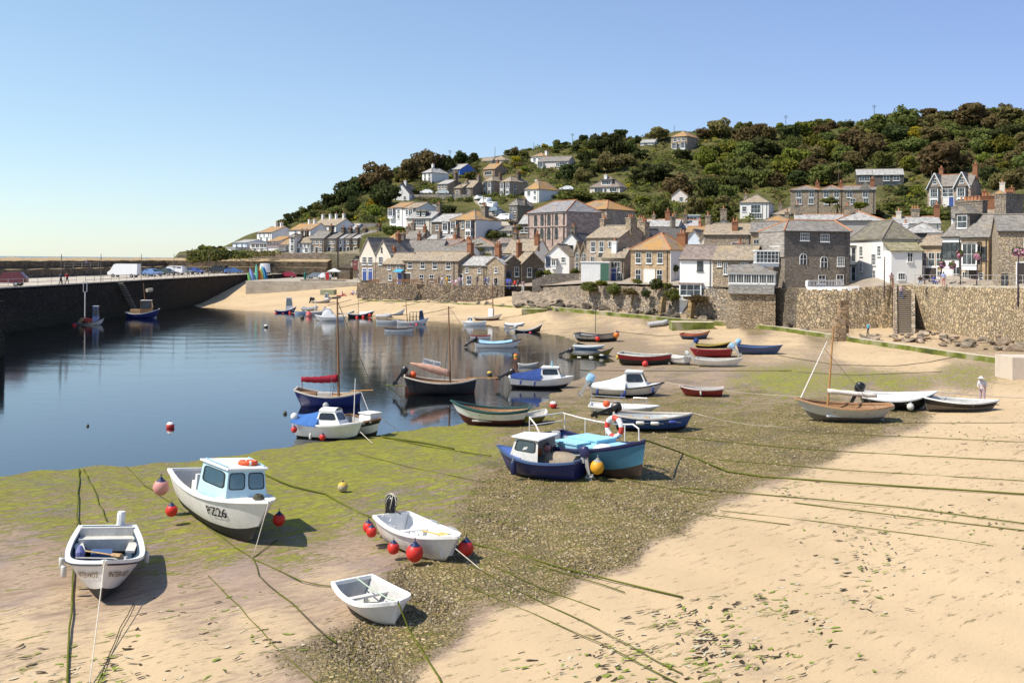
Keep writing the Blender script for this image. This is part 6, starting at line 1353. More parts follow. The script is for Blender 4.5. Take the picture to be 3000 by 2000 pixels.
bm0=Vector((b.x(.62,1),0,b.sheer(.5)+.55)); bm1=Vector((b.x(.1,1)-.1,0,b.sheer(.5)+1.25)); rings=[]; m=MB()
for i in range(15):
    f=i/14; c=bm0.lerp(bm1,f); r_=(.24*math.sin(math.pi*min(1,.25+f*.75))+.05)+.02*math.sin(i*2.1); rings.append([c+Vector((0,r_*.7*math.cos(2*math.pi*j/10),r_*math.sin(2*math.pi*j/10))) for j in range(10)])
m.loft(rings,0,True,True); m.build('furled_sail',[TAN_SAIL],b.root,smooth=True)
m=MB()
for i in range(8): f=i/7; m.box(tuple(b.pt(.05+.9*f,.44,-1)+Vector((0,-.012,0))),(b.L*.14,.02,.05),0,0)
sgp=world(b,bm0.lerp(bm1,.45)+Vector((0,-.05,.42))); sg=thing('sale_sign','white FOR SALE board tied above the boom of the black sailing boat','sign',sgp,0,rot=(R(90),R(13),b.root.rotation_euler.z))
m=MB(); m.box((0,0,0),(1.22,.38,.03)); m.build('board',[LB_W],sg); flat_text('FORSALE 73205',INK,.2,sg,(0,-.09,.02),(0,0,0),width=1.14)
outboard(b,1.2,BK_PL,35,.2); m=MB(); m.box((b.x(0,.3)-.12,0,.35),(.3,.06,.9)); m.build('rudder',[A_RED],b.root)
m=MB(); m.sphere(world(b,(b.x(.12,1),.4,b.sheer(.1)+.12)),.24,12); tag(m.build('buoy',[ORANGE],smooth=True),'orange buoy in the stern of the black sailing boat','buoy')
b=boat('keel_boat','white open boat with a dark green top strake and deep maroon bottom',(1320,1172),(1553,1189),yb=1245,B=2.0,top=H_W,bot=A_RED,band=H_GRN,bandq=.85,rail=P_GRN,inner=P_WOOD,thw=(.3,.6),floorq=.45,tr=.6,rake=.16,srake=.12,e=2.2,p=.5,wl=.46)
m=MB(); m.box((b.x(.6,.3),b.pt(.6,.25,1).y+.1,.36),(1.1,.1,.08)); m.build('bilge_keel',[P_OFF],b.root)
b=boat('small_dinghy','small pale dinghy half hidden behind the maroon-bottomed boat',(1588,1198),(1548,1210),hb=.7,hs=.65,B=1.2,top=H_OLV,bot=A_BK,inner=P_OFF,rail=P_OFF,thw=(.4,),L=2.3)
b=boat('cabin_boat','white cabin boat with a dark blue tarp on the wet mud',(1681,1097),(1494,1099),yb=1136,B=2.3,top=H_W,bot=A_BK,rail=P_WH,inner=P_OFF,thw=(),floorq=.4,tr=.78,rake=.12,e=2.3,p=.4,wl=.36,deckt=.7)
co,zc=cabin(b,.5,.82,.68,.8,.3,.05,P_WH,P_WH,GLS,tw=.82,front_win=2,side_win=1); cover(b,.04,.52,.15,.75,BLUE_CV); outboard(b,1.2,BK_PL,62)
m=MB(); m.tube([(b.x(.66,1),0,zc),(b.x(.66,1),0,zc+.5)],.09,6,r2=.03); m.build('flag_pole',[P_LTB],b.root)
for t_ in(.2,.42): fender(b,t_,-1,.28,.07,'blue','blue tube fender on the dark-blue-tarped boat, %s one'%('stern' if t_<.3 else 'middle'),True)
b=boat('cabin_boat','white cabin boat with a white tarp and a pale blue hooded outboard',(1946,1114),(1730,1125),yb=1160,B=2.5,top=H_W,bot=A_BK,rail=P_DK,inner=P_OFF,thw=(),floorq=.4,tr=.8,rake=.14,e=2.2,p=.4,wl=.3,deckt=.7)
co,zc=cabin(b,.48,.8,.85,.74,.5,.05,P_WH,P_WH,GLS,tw=.8,front_win=2,side_win=1); cover(b,.04,.5,.08,.85,WHITE_CV); outboard(b,1.5,LBLUE_CV,30)
for t_,l in((.13,'blue tube fender near the stern of the white-tarped boat'),(.46,'first of two blue tube fenders amidships on the white-tarped boat'),(.5,'second of two blue tube fenders amidships on the white-tarped boat'),(.86,'blue tube fender at the bow of the white-tarped boat')): fender(b,t_,-1,.3 if t_!=.46 else .5,.085,'blue',l,True)
b=boat('dinghy','small dark red rowing dinghy with a white inside',(1989,1129),(2120,1131),yb=1160,B=1.5,top=H_MAR,bot=A_RED,rail=paint((.6,.5,.45),.5,.2),inner=P_GREY,thw=(.35,.6),floorq=.3,tr=.75,rake=.12,wl=.12)
fender(b,.5,1,.22,.06,'white','white tube fender on the near side of the dark red dinghy',True)
b=boat('dory','low white boat with metal hoops behind the blue rowing boat',(1932,1183),(1727,1184),yb=1212,B=1.9,top=H_W,bot=A_GRY,inner=P_WH,thw=(.5,),floorq=.4,tr=.85,rake=.16,e=2.6,wl=.15)
m=MB()
for x0,x1 in((.02,.5),(.62,.82)):
    for s in(-1,1): m.tube([b.pt(x0,1,s),b.pt(x0,1,s)+Vector((0,0,.4)),b.pt(x1,1,s)+Vector((0,0,.4)),b.pt(x1,1,s)],.022,5)
m.tube([(b.x(.03,1),0,.6),(b.x(.03,1),0,1.6)],.03,5); m.build('hoops',[SILV],b.root); m=MB(); m.sphere(world(b,(b.x(.25,1),-.3,b.sheer(.3)+.15)),.22,10); tag(m.build('buoy',[ORANGE],smooth=True),'red buoy inside the low white boat with hoops','buoy')
b=boat('rowing_boat','blue open boat with pale benches and a tilted black outboard',(2031,1204),(1797,1207),yb=1259,B=2.35,top=H_BL,bot=A_BK,rail=paint((.6,.55,.47),.5,.2),inner=paint((.36,.39,.4),.5,.2),thm=P_TAN,thw=(.2,.42,.66),floorq=.4,tr=.7,rake=.1,e=2.3,p=.42,wl=.26)
outboard(b,1.35,BK_PL,68)
for t_,c_,l in((.06,'white','cream fender near the stern of the blue open boat'),(.34,'white','small white fender slung amidships on the blue open boat'),(.52,'white','cream fender past the middle of the blue open boat'),(.74,'blue','blue fender near the bow of the blue open boat')): fender(b,t_,-1,.22,.1,c_,l,True).rotation_euler=(0,R(90),b.root.rotation_euler.z)
BLUEB=b
b=boat('workboat','grey and black boat numbered SS131 with a white stern',(1814,967),(1690,976),yb=1000,B=2.4,top=H_GRY,bot=A_BK,rail=P_DK,inner=P_GREY,thw=(.3,.6),floorq=.4,tr=.8,rake=.06,e=2.5,wl=.46); text_on(b,'SS131',.27,.70,.36,-1,INK,width=1.5)
m=MB(); p=b.pt(0,.75,1); m.box((b.x(0,.8)-.03,0,b.hs*.72),(.06,2*p.y*.95,b.hs*.45)); m.build('transom_panel',[P_WH],b.root); m=MB(); m.tube([(b.x(.43,1),.2,1),(b.x(.43,1),.2,4.3)],.04,5); m.build('pole',[P_DK],b.root)
fender(b,.6,-1,.35,.27,'red','red float on the side of the SS131 boat'); fender(b,.97,-1,.3,.33,'orange','orange float under the bow of the SS131 boat')
b=boat('wooden_boat','varnished orange-brown rowing boat on the sand below the slab',(2080,966),(1996,976),yb=993,B=2.0,top=H_DB,bot=A_BK,band=H_VAR,bandq=.72,rail=P_RD,inner=P_ORG,thw=(.3,.6),floorq=.3,wl=.3)
b=boat('dinghy','pale grey dinghy behind the olive boat',(1774,1008),(1681,1010),yb=1022,B=1.5,top=H_PBL,bot=A_GRY,inner=P_GREY,thw=(.4,),wl=.15)
b=boat('workboat','olive yellow open boat with white fenders in shallow water',(1797,1016),(1668,1032),yb=1045,B=2.0,top=H_OLV,bot=A_BLU,rail=P_DK,inner=P_GREY,thw=(.4,),wl=.2,heel=-2); outboard(b,1.2,BK_PL,65)
for t_,l in((.25,'stern one of three white fenders on the olive boat'),(.52,'middle one of three white fenders on the olive boat'),(.75,'bow one of three white fenders on the olive boat')): fender(b,t_,-1,.3,.09,'white',l,True).rotation_euler=(0,R(90),b.root.rotation_euler.z)
b=boat('workboat','dark red boat with a pale blue and black weedy bottom',(1970,1031),(1816,1033),yb=1069,B=2.3,top=H_RED,bot=A_BK,band=H_RED,rail=P_OFF,inner=P_GREY,thw=(.4,),tr=.85,rake=.08,wl=.55,p=.36)
m=MB()
for t0_ in range(10): 
    t_=.03+.93*t0_/9
m.box((b.x(0,.4)-.1,0,.55),(.16,.12,1.0)); m.sphere((b.x(0,1)-.1,-.3,b.hs*.6),.2,8); m.build('rudder',[P_YEL],b.root)
b=boat('dinghy','little white dinghy with an outboard behind the dark red boat',(1968,1036),(2000,1040),hb=.9,hs=.85,B=1.4,top=H_W,bot=A_GRY,thw=(),L=2.6); outboard(b,1.2,P_GREY,60)
b=boat('rowing_boat','black boat with a yellow rail and a blue hooded outboard',(2141,998),(2038,1007),yb=1018,B=1.8,top=H_BK,bot=A_BK,band=H_YEL,bandq=.82,rail=P_YEL,inner=P_DK,thw=(.4,),wl=.2); outboard(b,1.3,BLUE_CV,40)
b=boat('rowing_boat','bright dark-red open boat showing its inside, blue outboard at the right',(2020,1020),(2145,1019),yb=1046,B=2.0,top=H_RED,bot=A_RED,rail=P_RD,inner=paint((.3,.05,.06),.5,.2),thm=P_GREY,thw=(.3,.55,.8),floorq=.4,wl=.15,heel=6); outboard(b,1.3,LBLUE_CV,40)
b=boat('dinghy','plain white dinghy in front of the red open boat',(2176,1045),(2040,1048),yb=1073,B=1.7,top=H_W,bot=A_WH,rail=P_OFF,inner=P_GREY,thw=(.3,.6),tr=.85,wl=.2)
b=boat('rowing_boat','blue rowing boat on the sand with a hooded outboard at its left end',(2293,1007),(2161,1010),yb=1037,B=2.0,top=H_DB,bot=A_BLU,rail=P_BLU,inner=P_BLU,thw=(.4,),tr=.8,rake=.12,wl=.3); outboard(b,1.3,LBLUE_CV,45)
b=boat('sailing_boat','grey-white sailing boat with a varnished mast and pale leaning yard',(2327,1166),(2614,1178),yb=1233,B=2.6,top=H_GW,bot=A_GRY,band=hull_mat((.22,.36,.52),.4,.2),bandq=.93,rail=paint((.45,.25,.12),.5,.2),inner=P_WOOD,thw=(.3,.6),floorq=.5,tr=.45,rake=.16,srake=.16,e=2.1,p=.52,wl=.4)
top_=mast_to(b,.66,2442,957,.07,MASTL); m=MB(); inv=(Matrix.Translation(b.root.location)@b.root.rotation_euler.to_matrix().to_4x4()).inverted()
y0=Vector((b.x(.93,1),0,b.hb)); y1=inv@ray(2423,1000,world(b,y0).y); m.tube([y0,y1],.05,6,r2=.03); m.build('yard',[SPAR_W],b.root); stay(b,[top_.lerp(y0,.3),b.pt(.2,1,1)],.012)
m=MB(); rings=[]
a0=Vector((b.x(.66,1),.1,b.sheer(.6)+.75)); a1=Vector((b.x(.16,1),.1,b.sheer(.4)+.62))
for i in range(10): f=i/9; c=a0.lerp(a1,f); rings.append([c+Vector((0,.14*math.cos(2*math.pi*j/8),(.13+.02*math.sin(i*2))*math.sin(2*math.pi*j/8))) for j in range(8)])
m.loft(rings,0,True,True); m.build('furled_sail',[cloth((.7,.63,.56))],b.root,smooth=True)
m=MB(); m.box((b.x(0,.2)-.02,0,.35),(.45,.07,.9)); m.build('rudder',[P_GREY],b.root); m=MB(); m.box((b.x(.55,.3),b.pt(.55,.25,1).y+.12,.42),(1.5,.12,.12)); m.build('bilge_keel',[P_WH],b.root)
b=boat('workboat','black boat with a white inside and black outboard behind the grey-white sailing boat',(2745,1140),(2520,1153),yb=1196,B=2.5,top=H_BK,bot=A_BK,rail=P_WH,inner=P_WH,thw=(.3,.55),floorq=.5,tr=.8,rake=.18,e=2.2,wl=.3,heel=4); outboard(b,1.5,BK_PL,25)
fender(b,.36,-1,.3,.17,'white','white round fender on the black boat, nearer its stern'); fender(b,.6,-1,.32,.2,'white','bigger white round fender amidships on the black boat')
b=boat('rowing_boat','black-topped boat with a grey bottom beside the woman in white',(2928,1166),(2702,1160),yb=1202,B=2.2,top=H_BK,bot=A_GRY,rail=P_WH,inner=P_GREY,thw=(.35,.6),floorq=.4,tr=.7,rake=.1,srake=.06,wl=.52)
# ---- far boats
far=[
('cabin_boat','dark blue-black boat with an open white shelter, first in the far row',(869,897),(805,907),916,H_NV,P_WH,True,'shelter'),
('dinghy','pale blue boat nosed behind the dark sheltered boat',(862,910),(898,908),920,H_PBL,P_OFF,True,None),
('punt','long grey covered boat lying behind the far cabin boat',(933,897),(884,903),910,H_GRY,P_GREY,False,'greycover'),
('workboat','grey boat with two dark engines and a white post in the far row',(894,911),(952,910),922,H_GRY,P_WH,True,'post'),
('cabin_boat','white cabin boat with a blue windscreen in the far row',(922,922),(1012,925),939,H_W,P_WH,True,'cabin'),
('rowing_boat','white boat with a dark side tucked behind the far cabin boat',(1039,908),(990,915),922,H_DB,P_WH,True,None),
('workboat','black boat with a white rail and three red floats in the far row',(1097,909),(1018,917),929,H_BK,P_WH,True,'redfloats'),
('rowing_boat','blue and white boat tilted on the sand behind the inflatable',(1187,901),(1131,917),923,H_PBL,P_WH,False,None),
('rowing_boat','slim white boat with a pale blue inside behind the caged boat',(1168,936),(1102,938),947,H_W,P_OFF,True,'bluein'),
('launch','white launch with a dark cage and a tall brown mast in the far water',(1257,930),(1163,939),949,H_W,P_WH,True,'cage'),
('dinghy','white dinghy with dark trim, nearest of the far water boats',(1215,958),(1125,961),972,H_W,P_DK,True,None),
('sailing_boat','white sailing boat with maroon bottom and a dark mast near the broad steps',(1471,917),(1389,927),938,H_GW,P_OFF,False,'mastfar'),
('cabin_boat','small white cabin boat left of the maroon-bottomed mast boat',(1353,941),(1424,940),953,H_W,P_WH,True,'smallcabin'),
('rowing_boat','pale boat with a black-edged white cover under the broad steps',(1537,947),(1477,950),958,H_PBL,P_DK,True,'whitecover'),
('workboat','black boat with orange floats and a tilted grey outboard under the broad steps',(1590,947),(1508,963),972,H_BK,P_OFF,True,'orangefloats'),
('dinghy','low half-sunk white boat with a red rail',(1375,982),(1437,981),990,H_W,P_RD,True,None),
('rowing_boat','white boat with a pale blue cover and black outboard in the shallows',(1527,993),(1390,1001),1017,H_W,P_DK,True,'lbcover'),
('dinghy','small grey dinghy in the shallows behind the FOR SALE boat',(1577,1061),(1518,1064),1074,H_GRY,P_OFF,True,None),
('fishing_boat','grey fishing boat with twin black engines alone on the far sand',(972,870),(915,881),887,H_GRY,P_OFF,False,'twin'),
]
for nm,lb,bw,stn,yb_,hm,rl_,wt,opt in far:
    b=boat(nm,lb,bw,stn,yb=yb_,water=wt,draft=.3,B=None if opt!='cabin' else 2.4,top=hm,bot=A_RED if opt=='mastfar' else A_BK,rail=rl_,inner=P_LTB if opt=='bluein' else P_OFF,thw=(.3,.6),wl=.42 if opt=='mastfar' else .25,tr=.75,deckt=.7 if opt in('cabin','smallcabin','shelter','cage','mastfar') else None,heel=0 if wt else -5)
    if opt=='cabin': co,zc=cabin(b,.3,.78,1.1,.8,.25,.9,P_WH,P_WH,GLS,tw=.8,side_win=2)
    elif opt=='smallcabin': cabin(b,.55,.8,.6,.75,.2,.1,P_WH,P_WH,GLS); 
    elif opt=='shelter':
        co,zc=cabin(b,.5,.85,1.7,.75,.3,.1,P_WH,P_WH,CGLS,tw=.85)
        for t_,s in((.06,-1),(.4,-1),(.7,-1)): fender(b,t_,s,.5,.22,'red','red float on the dark sheltered boat, %s'%{.06:'at the stern',.4:'amidships',.7:'near the bow'}[t_])
    elif opt=='greycover': cover(b,.05,.9,.35,.3,GREY_CV)
    elif opt=='post':
        m=MB(); m.tube([(b.x(.5,1),0,.5),(b.x(.5,1),0,2.6)],.07,6); m.build('post',[P_WH],b.root); outboard(b,1.3,BK_PL,30,.35); outboard(b,1.3,BK_PL,30,-.35)
    elif opt=='redfloats':
        for t_,l in((.35,'first red float on the black far boat from its stern'),(.58,'middle red float on the black far boat'),(.82,'red float near the bow of the black far boat')): fender(b,t_,-1,.45,.24,'red',l)
        m=MB(); m.tube([(b.x(.4,1),0,.5),(b.x(.4,1),0,3.6)],.035,5); m.build('pole',[P_DK],b.root); cover(b,.45,.95,.4,.1,WHITE_CV)
    elif opt=='cage':
        mast_to(b,.33,1188,872,.07,MASTW)
        m=MB()
        for t_ in(.4,.5,.6,.7): 
            y=b.b(t_)*.8; z=b.sheer(t_); m.tube([(b.x(t_,1),y*math.cos(a),z+1.3*math.sin(a)) for a in [math.pi*i/8 for i in range(9)]],.04,5)
        for a in(.5,1.57,2.6): m.tube([(b.x(t_,1),b.b(.55)*.8*math.cos(a),b.sheer(.55)+1.3*math.sin(a)) for t_ in(.4,.7)],.03,5)
        m.build('cage',[P_DK],b.root); cabin(b,.7,.86,1.2,.75,.3,.05,P_BLU,P_WH,CGLS)
        for t_,l in((.4,'left red float on the caged launch'),(.6,'right red float on the caged launch')): fender(b,t_,-1,.5,.22,'red',l)
    elif opt=='mastfar':
        mast_to(b,.68,1443,829,.09,wood((.12,.04,.03))); m=MB(); m.box((b.x(.6,1),0,b.sheer(.6)+.55),(.7,.7,1.3)); m.build('hatch_box',[P_WH],b.root)
    elif opt=='whitecover': cover(b,.05,.95,.3,.25,WHITE_CV,.93)
    elif opt=='orangefloats':
        outboard(b,1.3,P_GREY,60)
        for t_,l in((.3,'orange float near the stern of the black boat under the broad steps'),(.52,'red float amidships on the black boat under the broad steps')): fender(b,t_,-1,.45,.25,'orange' if t_<.4 else 'red',l)
    elif opt=='lbcover': cover(b,.1,.8,.28,.18,LBLUE_CV,.95); outboard(b,1.3,BK_PL,55)
    elif opt=='twin': outboard(b,1.4,BK_PL,15,.45); outboard(b,1.4,BK_PL,15,-.45); cabin(b,.65,.85,1.0,.7,.2,.1,P_WH,P_WH,CGLS)
# boats by the quay
b=boat('fishing_boat','blue and white fishing boat moored against the dark quay',(468,904),(370,914),yb=931,water=True,B=2.8,top=H_NV,bot=A_WH,rail=P_WH,inner=P_GREY,thw=(),floorq=.5,tr=.7,rake=.1,wl=.2,deckt=.75,deckm=P_WH); co,zc=cabin(b,.45,.8,1.6,.7,.2,.0,P_WOOD,P_WH,GLS,tw=.9)
m=MB(); m.tube([(b.x(.55,1),0,zc),(b.x(.5,1),0,zc+2.6)],.06,5); m.box((b.x(.3,1),0,b.sheer(.3)+.3),(1.6,1.2,.6),1); m.tube([(b.x(.62,1),-.4,zc+1.5),(b.x(.75,1),.3,zc+1.6)],.3,6,2); m.build('gear',[MASTW,P_TAN,CAPGR],b.root)
b=boat('crab_boat','dark crab boat with a pale mast frame in the quay shadow',(306,930),(224,944),yb=951,water=True,B=2.6,top=H_GW,bot=A_BK,rail=P_DK,inner=P_GREY,thw=(),tr=.75,wl=.25); cabin(b,.62,.8,1.9,.6,.1,0,paint((.2,.24,.4),.5,.2),P_WH,GLS)
m=MB(); x=b.x(.3,1); m.tube([(x,0,.8),(x,0,4.7)],.08,6); m.tube([(x,-.9,4.7),(x,.9,4.7)],.06,5); m.tube([(x,-.9,4.7),(x,-.9,6.1)],.05,5); m.tube([(x,.9,4.7),(x,.9,6.1)],.05,5); m.build('mast_frame',[P_RD if False else P_OFF],b.root)
m=MB()
for i in range(8): m.box((b.x(.15+.05*i,1),.5*math.sin(i*2.2),b.sheer(.3)+.25+.15*(i%3)),(.5,.45,.4),i%2,i*.7)
m.build('crab_pots',[P_TAN,P_RD],b.root); fender(b,.02,-1,.3,.3,'red','red float at the stern of the crab boat in the quay shadow')
# inflatables
def inflatable(label,a,bq,z_,w,lift,mat):
    A=G(*a); B=G(*bq); c=(A+B)/2; ang=math.atan2(B.y-A.y,B.x-A.x); L=(B-A).length
    e=thing('inflatable',label,'inflatable',(c.x,c.y,z_ if z_ is not None else zf(c.x,c.y)+.0),0,rot=(0,R(-lift),ang))
    m=MB(); r=w*.17
    pts=[(-L/2,-w/2+r,r),(L*.25,-w/2+r,r),(L*.42,-w*.22,r*1.25),(L*.5,0,r*1.5),(L*.42,w*.22,r*1.25),(L*.25,w/2-r,r),(-L/2,w/2-r,r)]
    m.tube(pts,r,10); m.build('tube',[mat],e,smooth=45); m=MB(); m.box((-.05*L,0,r*.6),(L*.85,w-2*r,.05)); m.build('floor',[P_GREY],e); m=MB(); m.box((-L/2+.1,0,r),(.06,w-2*r,r*1.6)); m.build('transom',[P_OFF],e)
INFL=paint((.42,.41,.40),.5,.15)
inflatable('grey inflatable dinghy lying on the sand by the pipe',(1900,958),(1954,950),None,1.7,6,INFL)
p=onz(1125,930,0); inflatable('grey inflatable dinghy floating between the far boats',(1107,931),(1144,931),0.0,1.7,0,INFL)
# ---------------------------------------------------------------- vehicles
CARM={}
def car_meshes(kind):
    if kind in CARM: return CARM[kind]
    if kind=='van': L,Wd,prof=5.8,2.0,[(-2.9,.45),(-2.9,.95),(-2.45,1.3),(-1.75,2.35),(-1.3,2.5),(2.85,2.5),(2.9,2.3),(2.9,.45)]
    elif kind=='mpv': L,Wd,prof=4.9,1.9,[(-2.45,.4),(-2.45,.85),(-1.7,1.12),(-.9,1.82),(-.5,1.92),(2.25,1.92),(2.45,1.6),(2.45,.4)]
    elif kind=='pickup': L,Wd,prof=5.2,1.85,[(-2.6,.45),(-2.6,1.0),(-.5,1.05),(-.4,1.05),(0,1.75),(1.9,1.8),(2.2,1.5),(2.6,1.1),(2.6,.45)]
    else: L,Wd,prof=4.2,1.75,[(-2.1,.35),(-2.12,.72),(-1.15,.95),(-.45,1.4),(.1,1.48),(1.2,1.44),(1.95,1.0),(2.1,.85),(2.1,.35)]
    body=MB(); n=len(prof); belt=.95 if kind=='hatch' else 1.15
    rings=[]
    for y,k,ins in((-.5,1,0),(-.47,1,.0),(.47,1,0),(.5,1,0)):
        rings.append([Vector((x*(1 if abs(y)<.48 else .985),y*Wd*(1 if z<=belt else .86),z)) for x,z in prof])
    body.loft(rings,0,True,True)
    gl=MB()
    def side(x0,x1,x2,x3,z0,z1):
        for s in(-1,1):
            y0=s*(Wd*.5+.012); y1=s*(Wd*.5*.86+.02)
            gl.add([(x0,y0 if z0<=belt else y1,z0),(x1,y0 if z0<=belt else y1,z0),(x2,y1,z1),(x3,y1,z1)],[(0,1,2,3)])
    if kind=='van':
        side(-2.2,-1.35,-1.35,-1.65,1.32,2.0); side(-1.1,.2,.2,-1.1,1.4,2.0)
        gl.add([(-2.45,-.8,1.36),(-2.45,.8,1.36),(-1.82,.72,2.3),(-1.82,-.72,2.3)],[(0,1,2,3)])
    elif kind=='mpv':
        side(-1.4,-.2,-.2,-.85,1.17,1.72); side(-.05,1.0,1.0,-.05,1.17,1.72); side(1.1,2.2,2.1,1.1,1.17,1.72)
        gl.add([(-1.68,-.78,1.16),(-1.68,.78,1.16),(-.96,.7,1.78),(-.96,-.7,1.78)],[(0,1,2,3)])
    elif kind=='pickup':
        side(.05,1.0,1.0,.2,1.17,1.66); side(1.1,1.95,1.8,1.1,1.17,1.66)
    else:
        side(-.95,.05,.05,-.42,.98,1.36); side(.15,1.45,1.1,.15,.98,1.36)
        gl.add([(-1.17,-.72,1.0),(-1.17,.72,1.0),(-.52,.62,1.38),(-.52,-.62,1.38)],[(0,1,2,3)]); gl.add([(1.9,-.72,1.04),(1.9,.72,1.04),(1.28,.62,1.40),(1.28,-.62,1.40)],[(0,1,2,3)])
    for i in range(len(gl.v)): x,y,z=gl.v[i]; gl.v[i]=(x-(.02 if x<-.5 else 0),y,z+.012)
    wh=MB(); wh.lathe([(.2,-.11),(.33,-.1),(.33,.1),(.2,.11)],14,(0,0,0),0,'y'); wh.lathe([(.05,-.125),(.19,-.118),(.19,.118),(.05,.125)],10,(0,0,0),1,'y')
    li=MB(); li.box((0,0,0),(.06,.34,.16))
    CARM[kind]=(body.mesh('body',[paint((.5,.5,.5),.3)],40),gl.mesh('windows',[GLS],fixn=False),wh.mesh('wheel',[RUBBER,SILV],40),li.mesh('light',[paint((.7,.7,.66),.2,.05)]),L,Wd)
    return CARM[kind]
def car(kind,loc,deg,col,label,cat=None,group='cars parked around the harbour'):
    b,g,w,l,L,Wd=car_meshes(kind)
    e=thing({'van':'van','mpv':'people_carrier','pickup':'pickup_truck','hatch':'parked_car'}[kind],label,cat or {'van':'van','mpv':'van','pickup':'pickup','hatch':'car'}[kind],loc,R(deg),group)
    o=link('body',b,e); o.material_slots[0].link='OBJECT'; o.material_slots[0].material=paint(col,.25,.06,spec=.6)
    link('windows',g,e)
    for sx in(-.31,.31):
        for sy in(-1,1): link('wheel',w,e,(sx*L,sy*(Wd/2-.1),.33))
    for sy in(-1,1): link('headlight',l,e,(-L/2-.005,sy*Wd*.36,.72 if kind=='hatch' else .9))
    return e
def on(px,py,z): return onz(px,py,z)
WC=(.78,.78,.77)
for k,px,py,dg,c,l in (
 ('van',365,812,-6,WC,'large white high-roofed van parked on the quay'),('pickup',14,838,8,(.12,.015,.02),'dark red pickup truck cut by the left edge, on the quay'),
 ('hatch',428,808,-20,(.02,.025,.05),'dark navy car tucked behind the white quay van'),('hatch',448,809,150,(.13,.22,.42),'light blue car on the quay beside the white van'),
 ('hatch',487,806,160,(.05,.07,.07),'dark grey-green car between the blue car and the white people carrier'),('mpv',508,805,-8,WC,'white people carrier with dark windows on the quay'),
 ('hatch',543,803,160,(.15,.18,.2),'grey car behind the white people carrier on the quay'),('hatch',572,803,158,(.05,.08,.3),'deep blue car right of the white people carrier'),
 ('mpv',638,801,-12,(.02,.02,.025),'black people carrier near the end of the quay'),('hatch',684,802,-160,(.10,.2,.42),'bright blue car near the end of the quay'),
 ('van',775,803,-70,WC,'white van parked behind the upright kayaks')):
    car(k,on(px,py,QZ+.01),dg,c,l)
for k,px,py,dg,c,l in (
 ('hatch',842,814,-4,(.3,.02,.04),'red car parked on the car park behind the slip'),('hatch',872,811,-30,(.2,.22,.24),'grey car parked behind the red car'),('mpv',884,802,-12,WC,'white van behind the grey car'),
 ('hatch',907,805,-8,(.1,.11,.13),'dark grey car in front of the long white van'),('van',936,802,-5,WC,'long white van at the back of the car park'),('hatch',924,817,-14,(.16,.19,.22),'slate grey car nearest the parasol'),
 ('hatch',952,818,-60,(.6,.6,.62),'silver car beside the red box'),('van',1003,788,-30,WC,'white van up behind the dark kiosk'),('hatch',1022,784,-40,(.5,.52,.55),'pale car behind the dark kiosk'),
 ('hatch',1024,795,-50,(.55,.56,.58),'silver car right of the dark kiosk'),('hatch',1037,807,-65,(.02,.025,.06),'dark blue car by the twin-gabled house')):
    car(k,on(px,py,CPZ+.01),dg,c,l)
# lane up the hill and cars on it
LANE=[(1395,573),(1402,590),(1416,604),(1436,620),(1458,640),(1478,662),(1500,684)]
m=MB(); rings=[]
for i,(x,y) in enumerate(LANE):
    a=hill(x-13,y); b_=hill(x+13,y); a.z=b_.z=max(a.z,b_.z)+.6; rings.append([a+Vector((0,0,-4)),a,b_,b_+Vector((0,0,-4))])
m.loft(rings,0,False); tag(m.build('lane',CONC),kind='structure')
m=MB()
for x0,x1,y in((1190,1330,579),(1190,1330,574)): 
    a=hill(x0,y); b_=hill(x1,y); 
rings=[]
for x in range(1180,1400,20):
    a=hill(x,577); a.z+=.6; rings.append([a+Vector((0,-2.5,-3)),a+Vector((0,-2.5,0)),a+Vector((0,2,0.02)),a+Vector((0,2,-3))])
m.loft(rings,0,False); tag(m.build('upper_road',CONC),kind='structure')
def hcar(k,px,py,dg,c,l,up=.75): p=hill(px,py); p.z+=up; car(k,p,dg,c,l)
for k,px,py,dg,c,l in (('hatch',1402,594,-70,WC,'white car highest on the sloping lane'),('mpv',1421,606,-60,WC,'white people carrier second down the sloping lane'),('mpv',1437,619,-55,WC,'third white car down the sloping lane'),('hatch',1449,629,-50,(.2,.25,.3),'grey car fourth down the sloping lane'),('hatch',1462,640,-45,(.05,.06,.07),'dark car fifth down the sloping lane'),('mpv',1477,655,-40,WC,'white car at the bottom of the sloping lane'),
 ('hatch',1249,576,-10,WC,'white car parked on the upper road'),('hatch',1297,577,-8,(.45,.5,.5),'pale car by the narrow stone house on the upper road'),('hatch',1530,684,-60,(.6,.05,.07),'red car parked left of the chapel'),('van',1606,706,-10,WC,'white van parked under the chapel wall'),('hatch',1660,566,-10,WC,'white car parked left of the cream dormer bungalow')):
    hcar(k,px,py,dg,c,l)

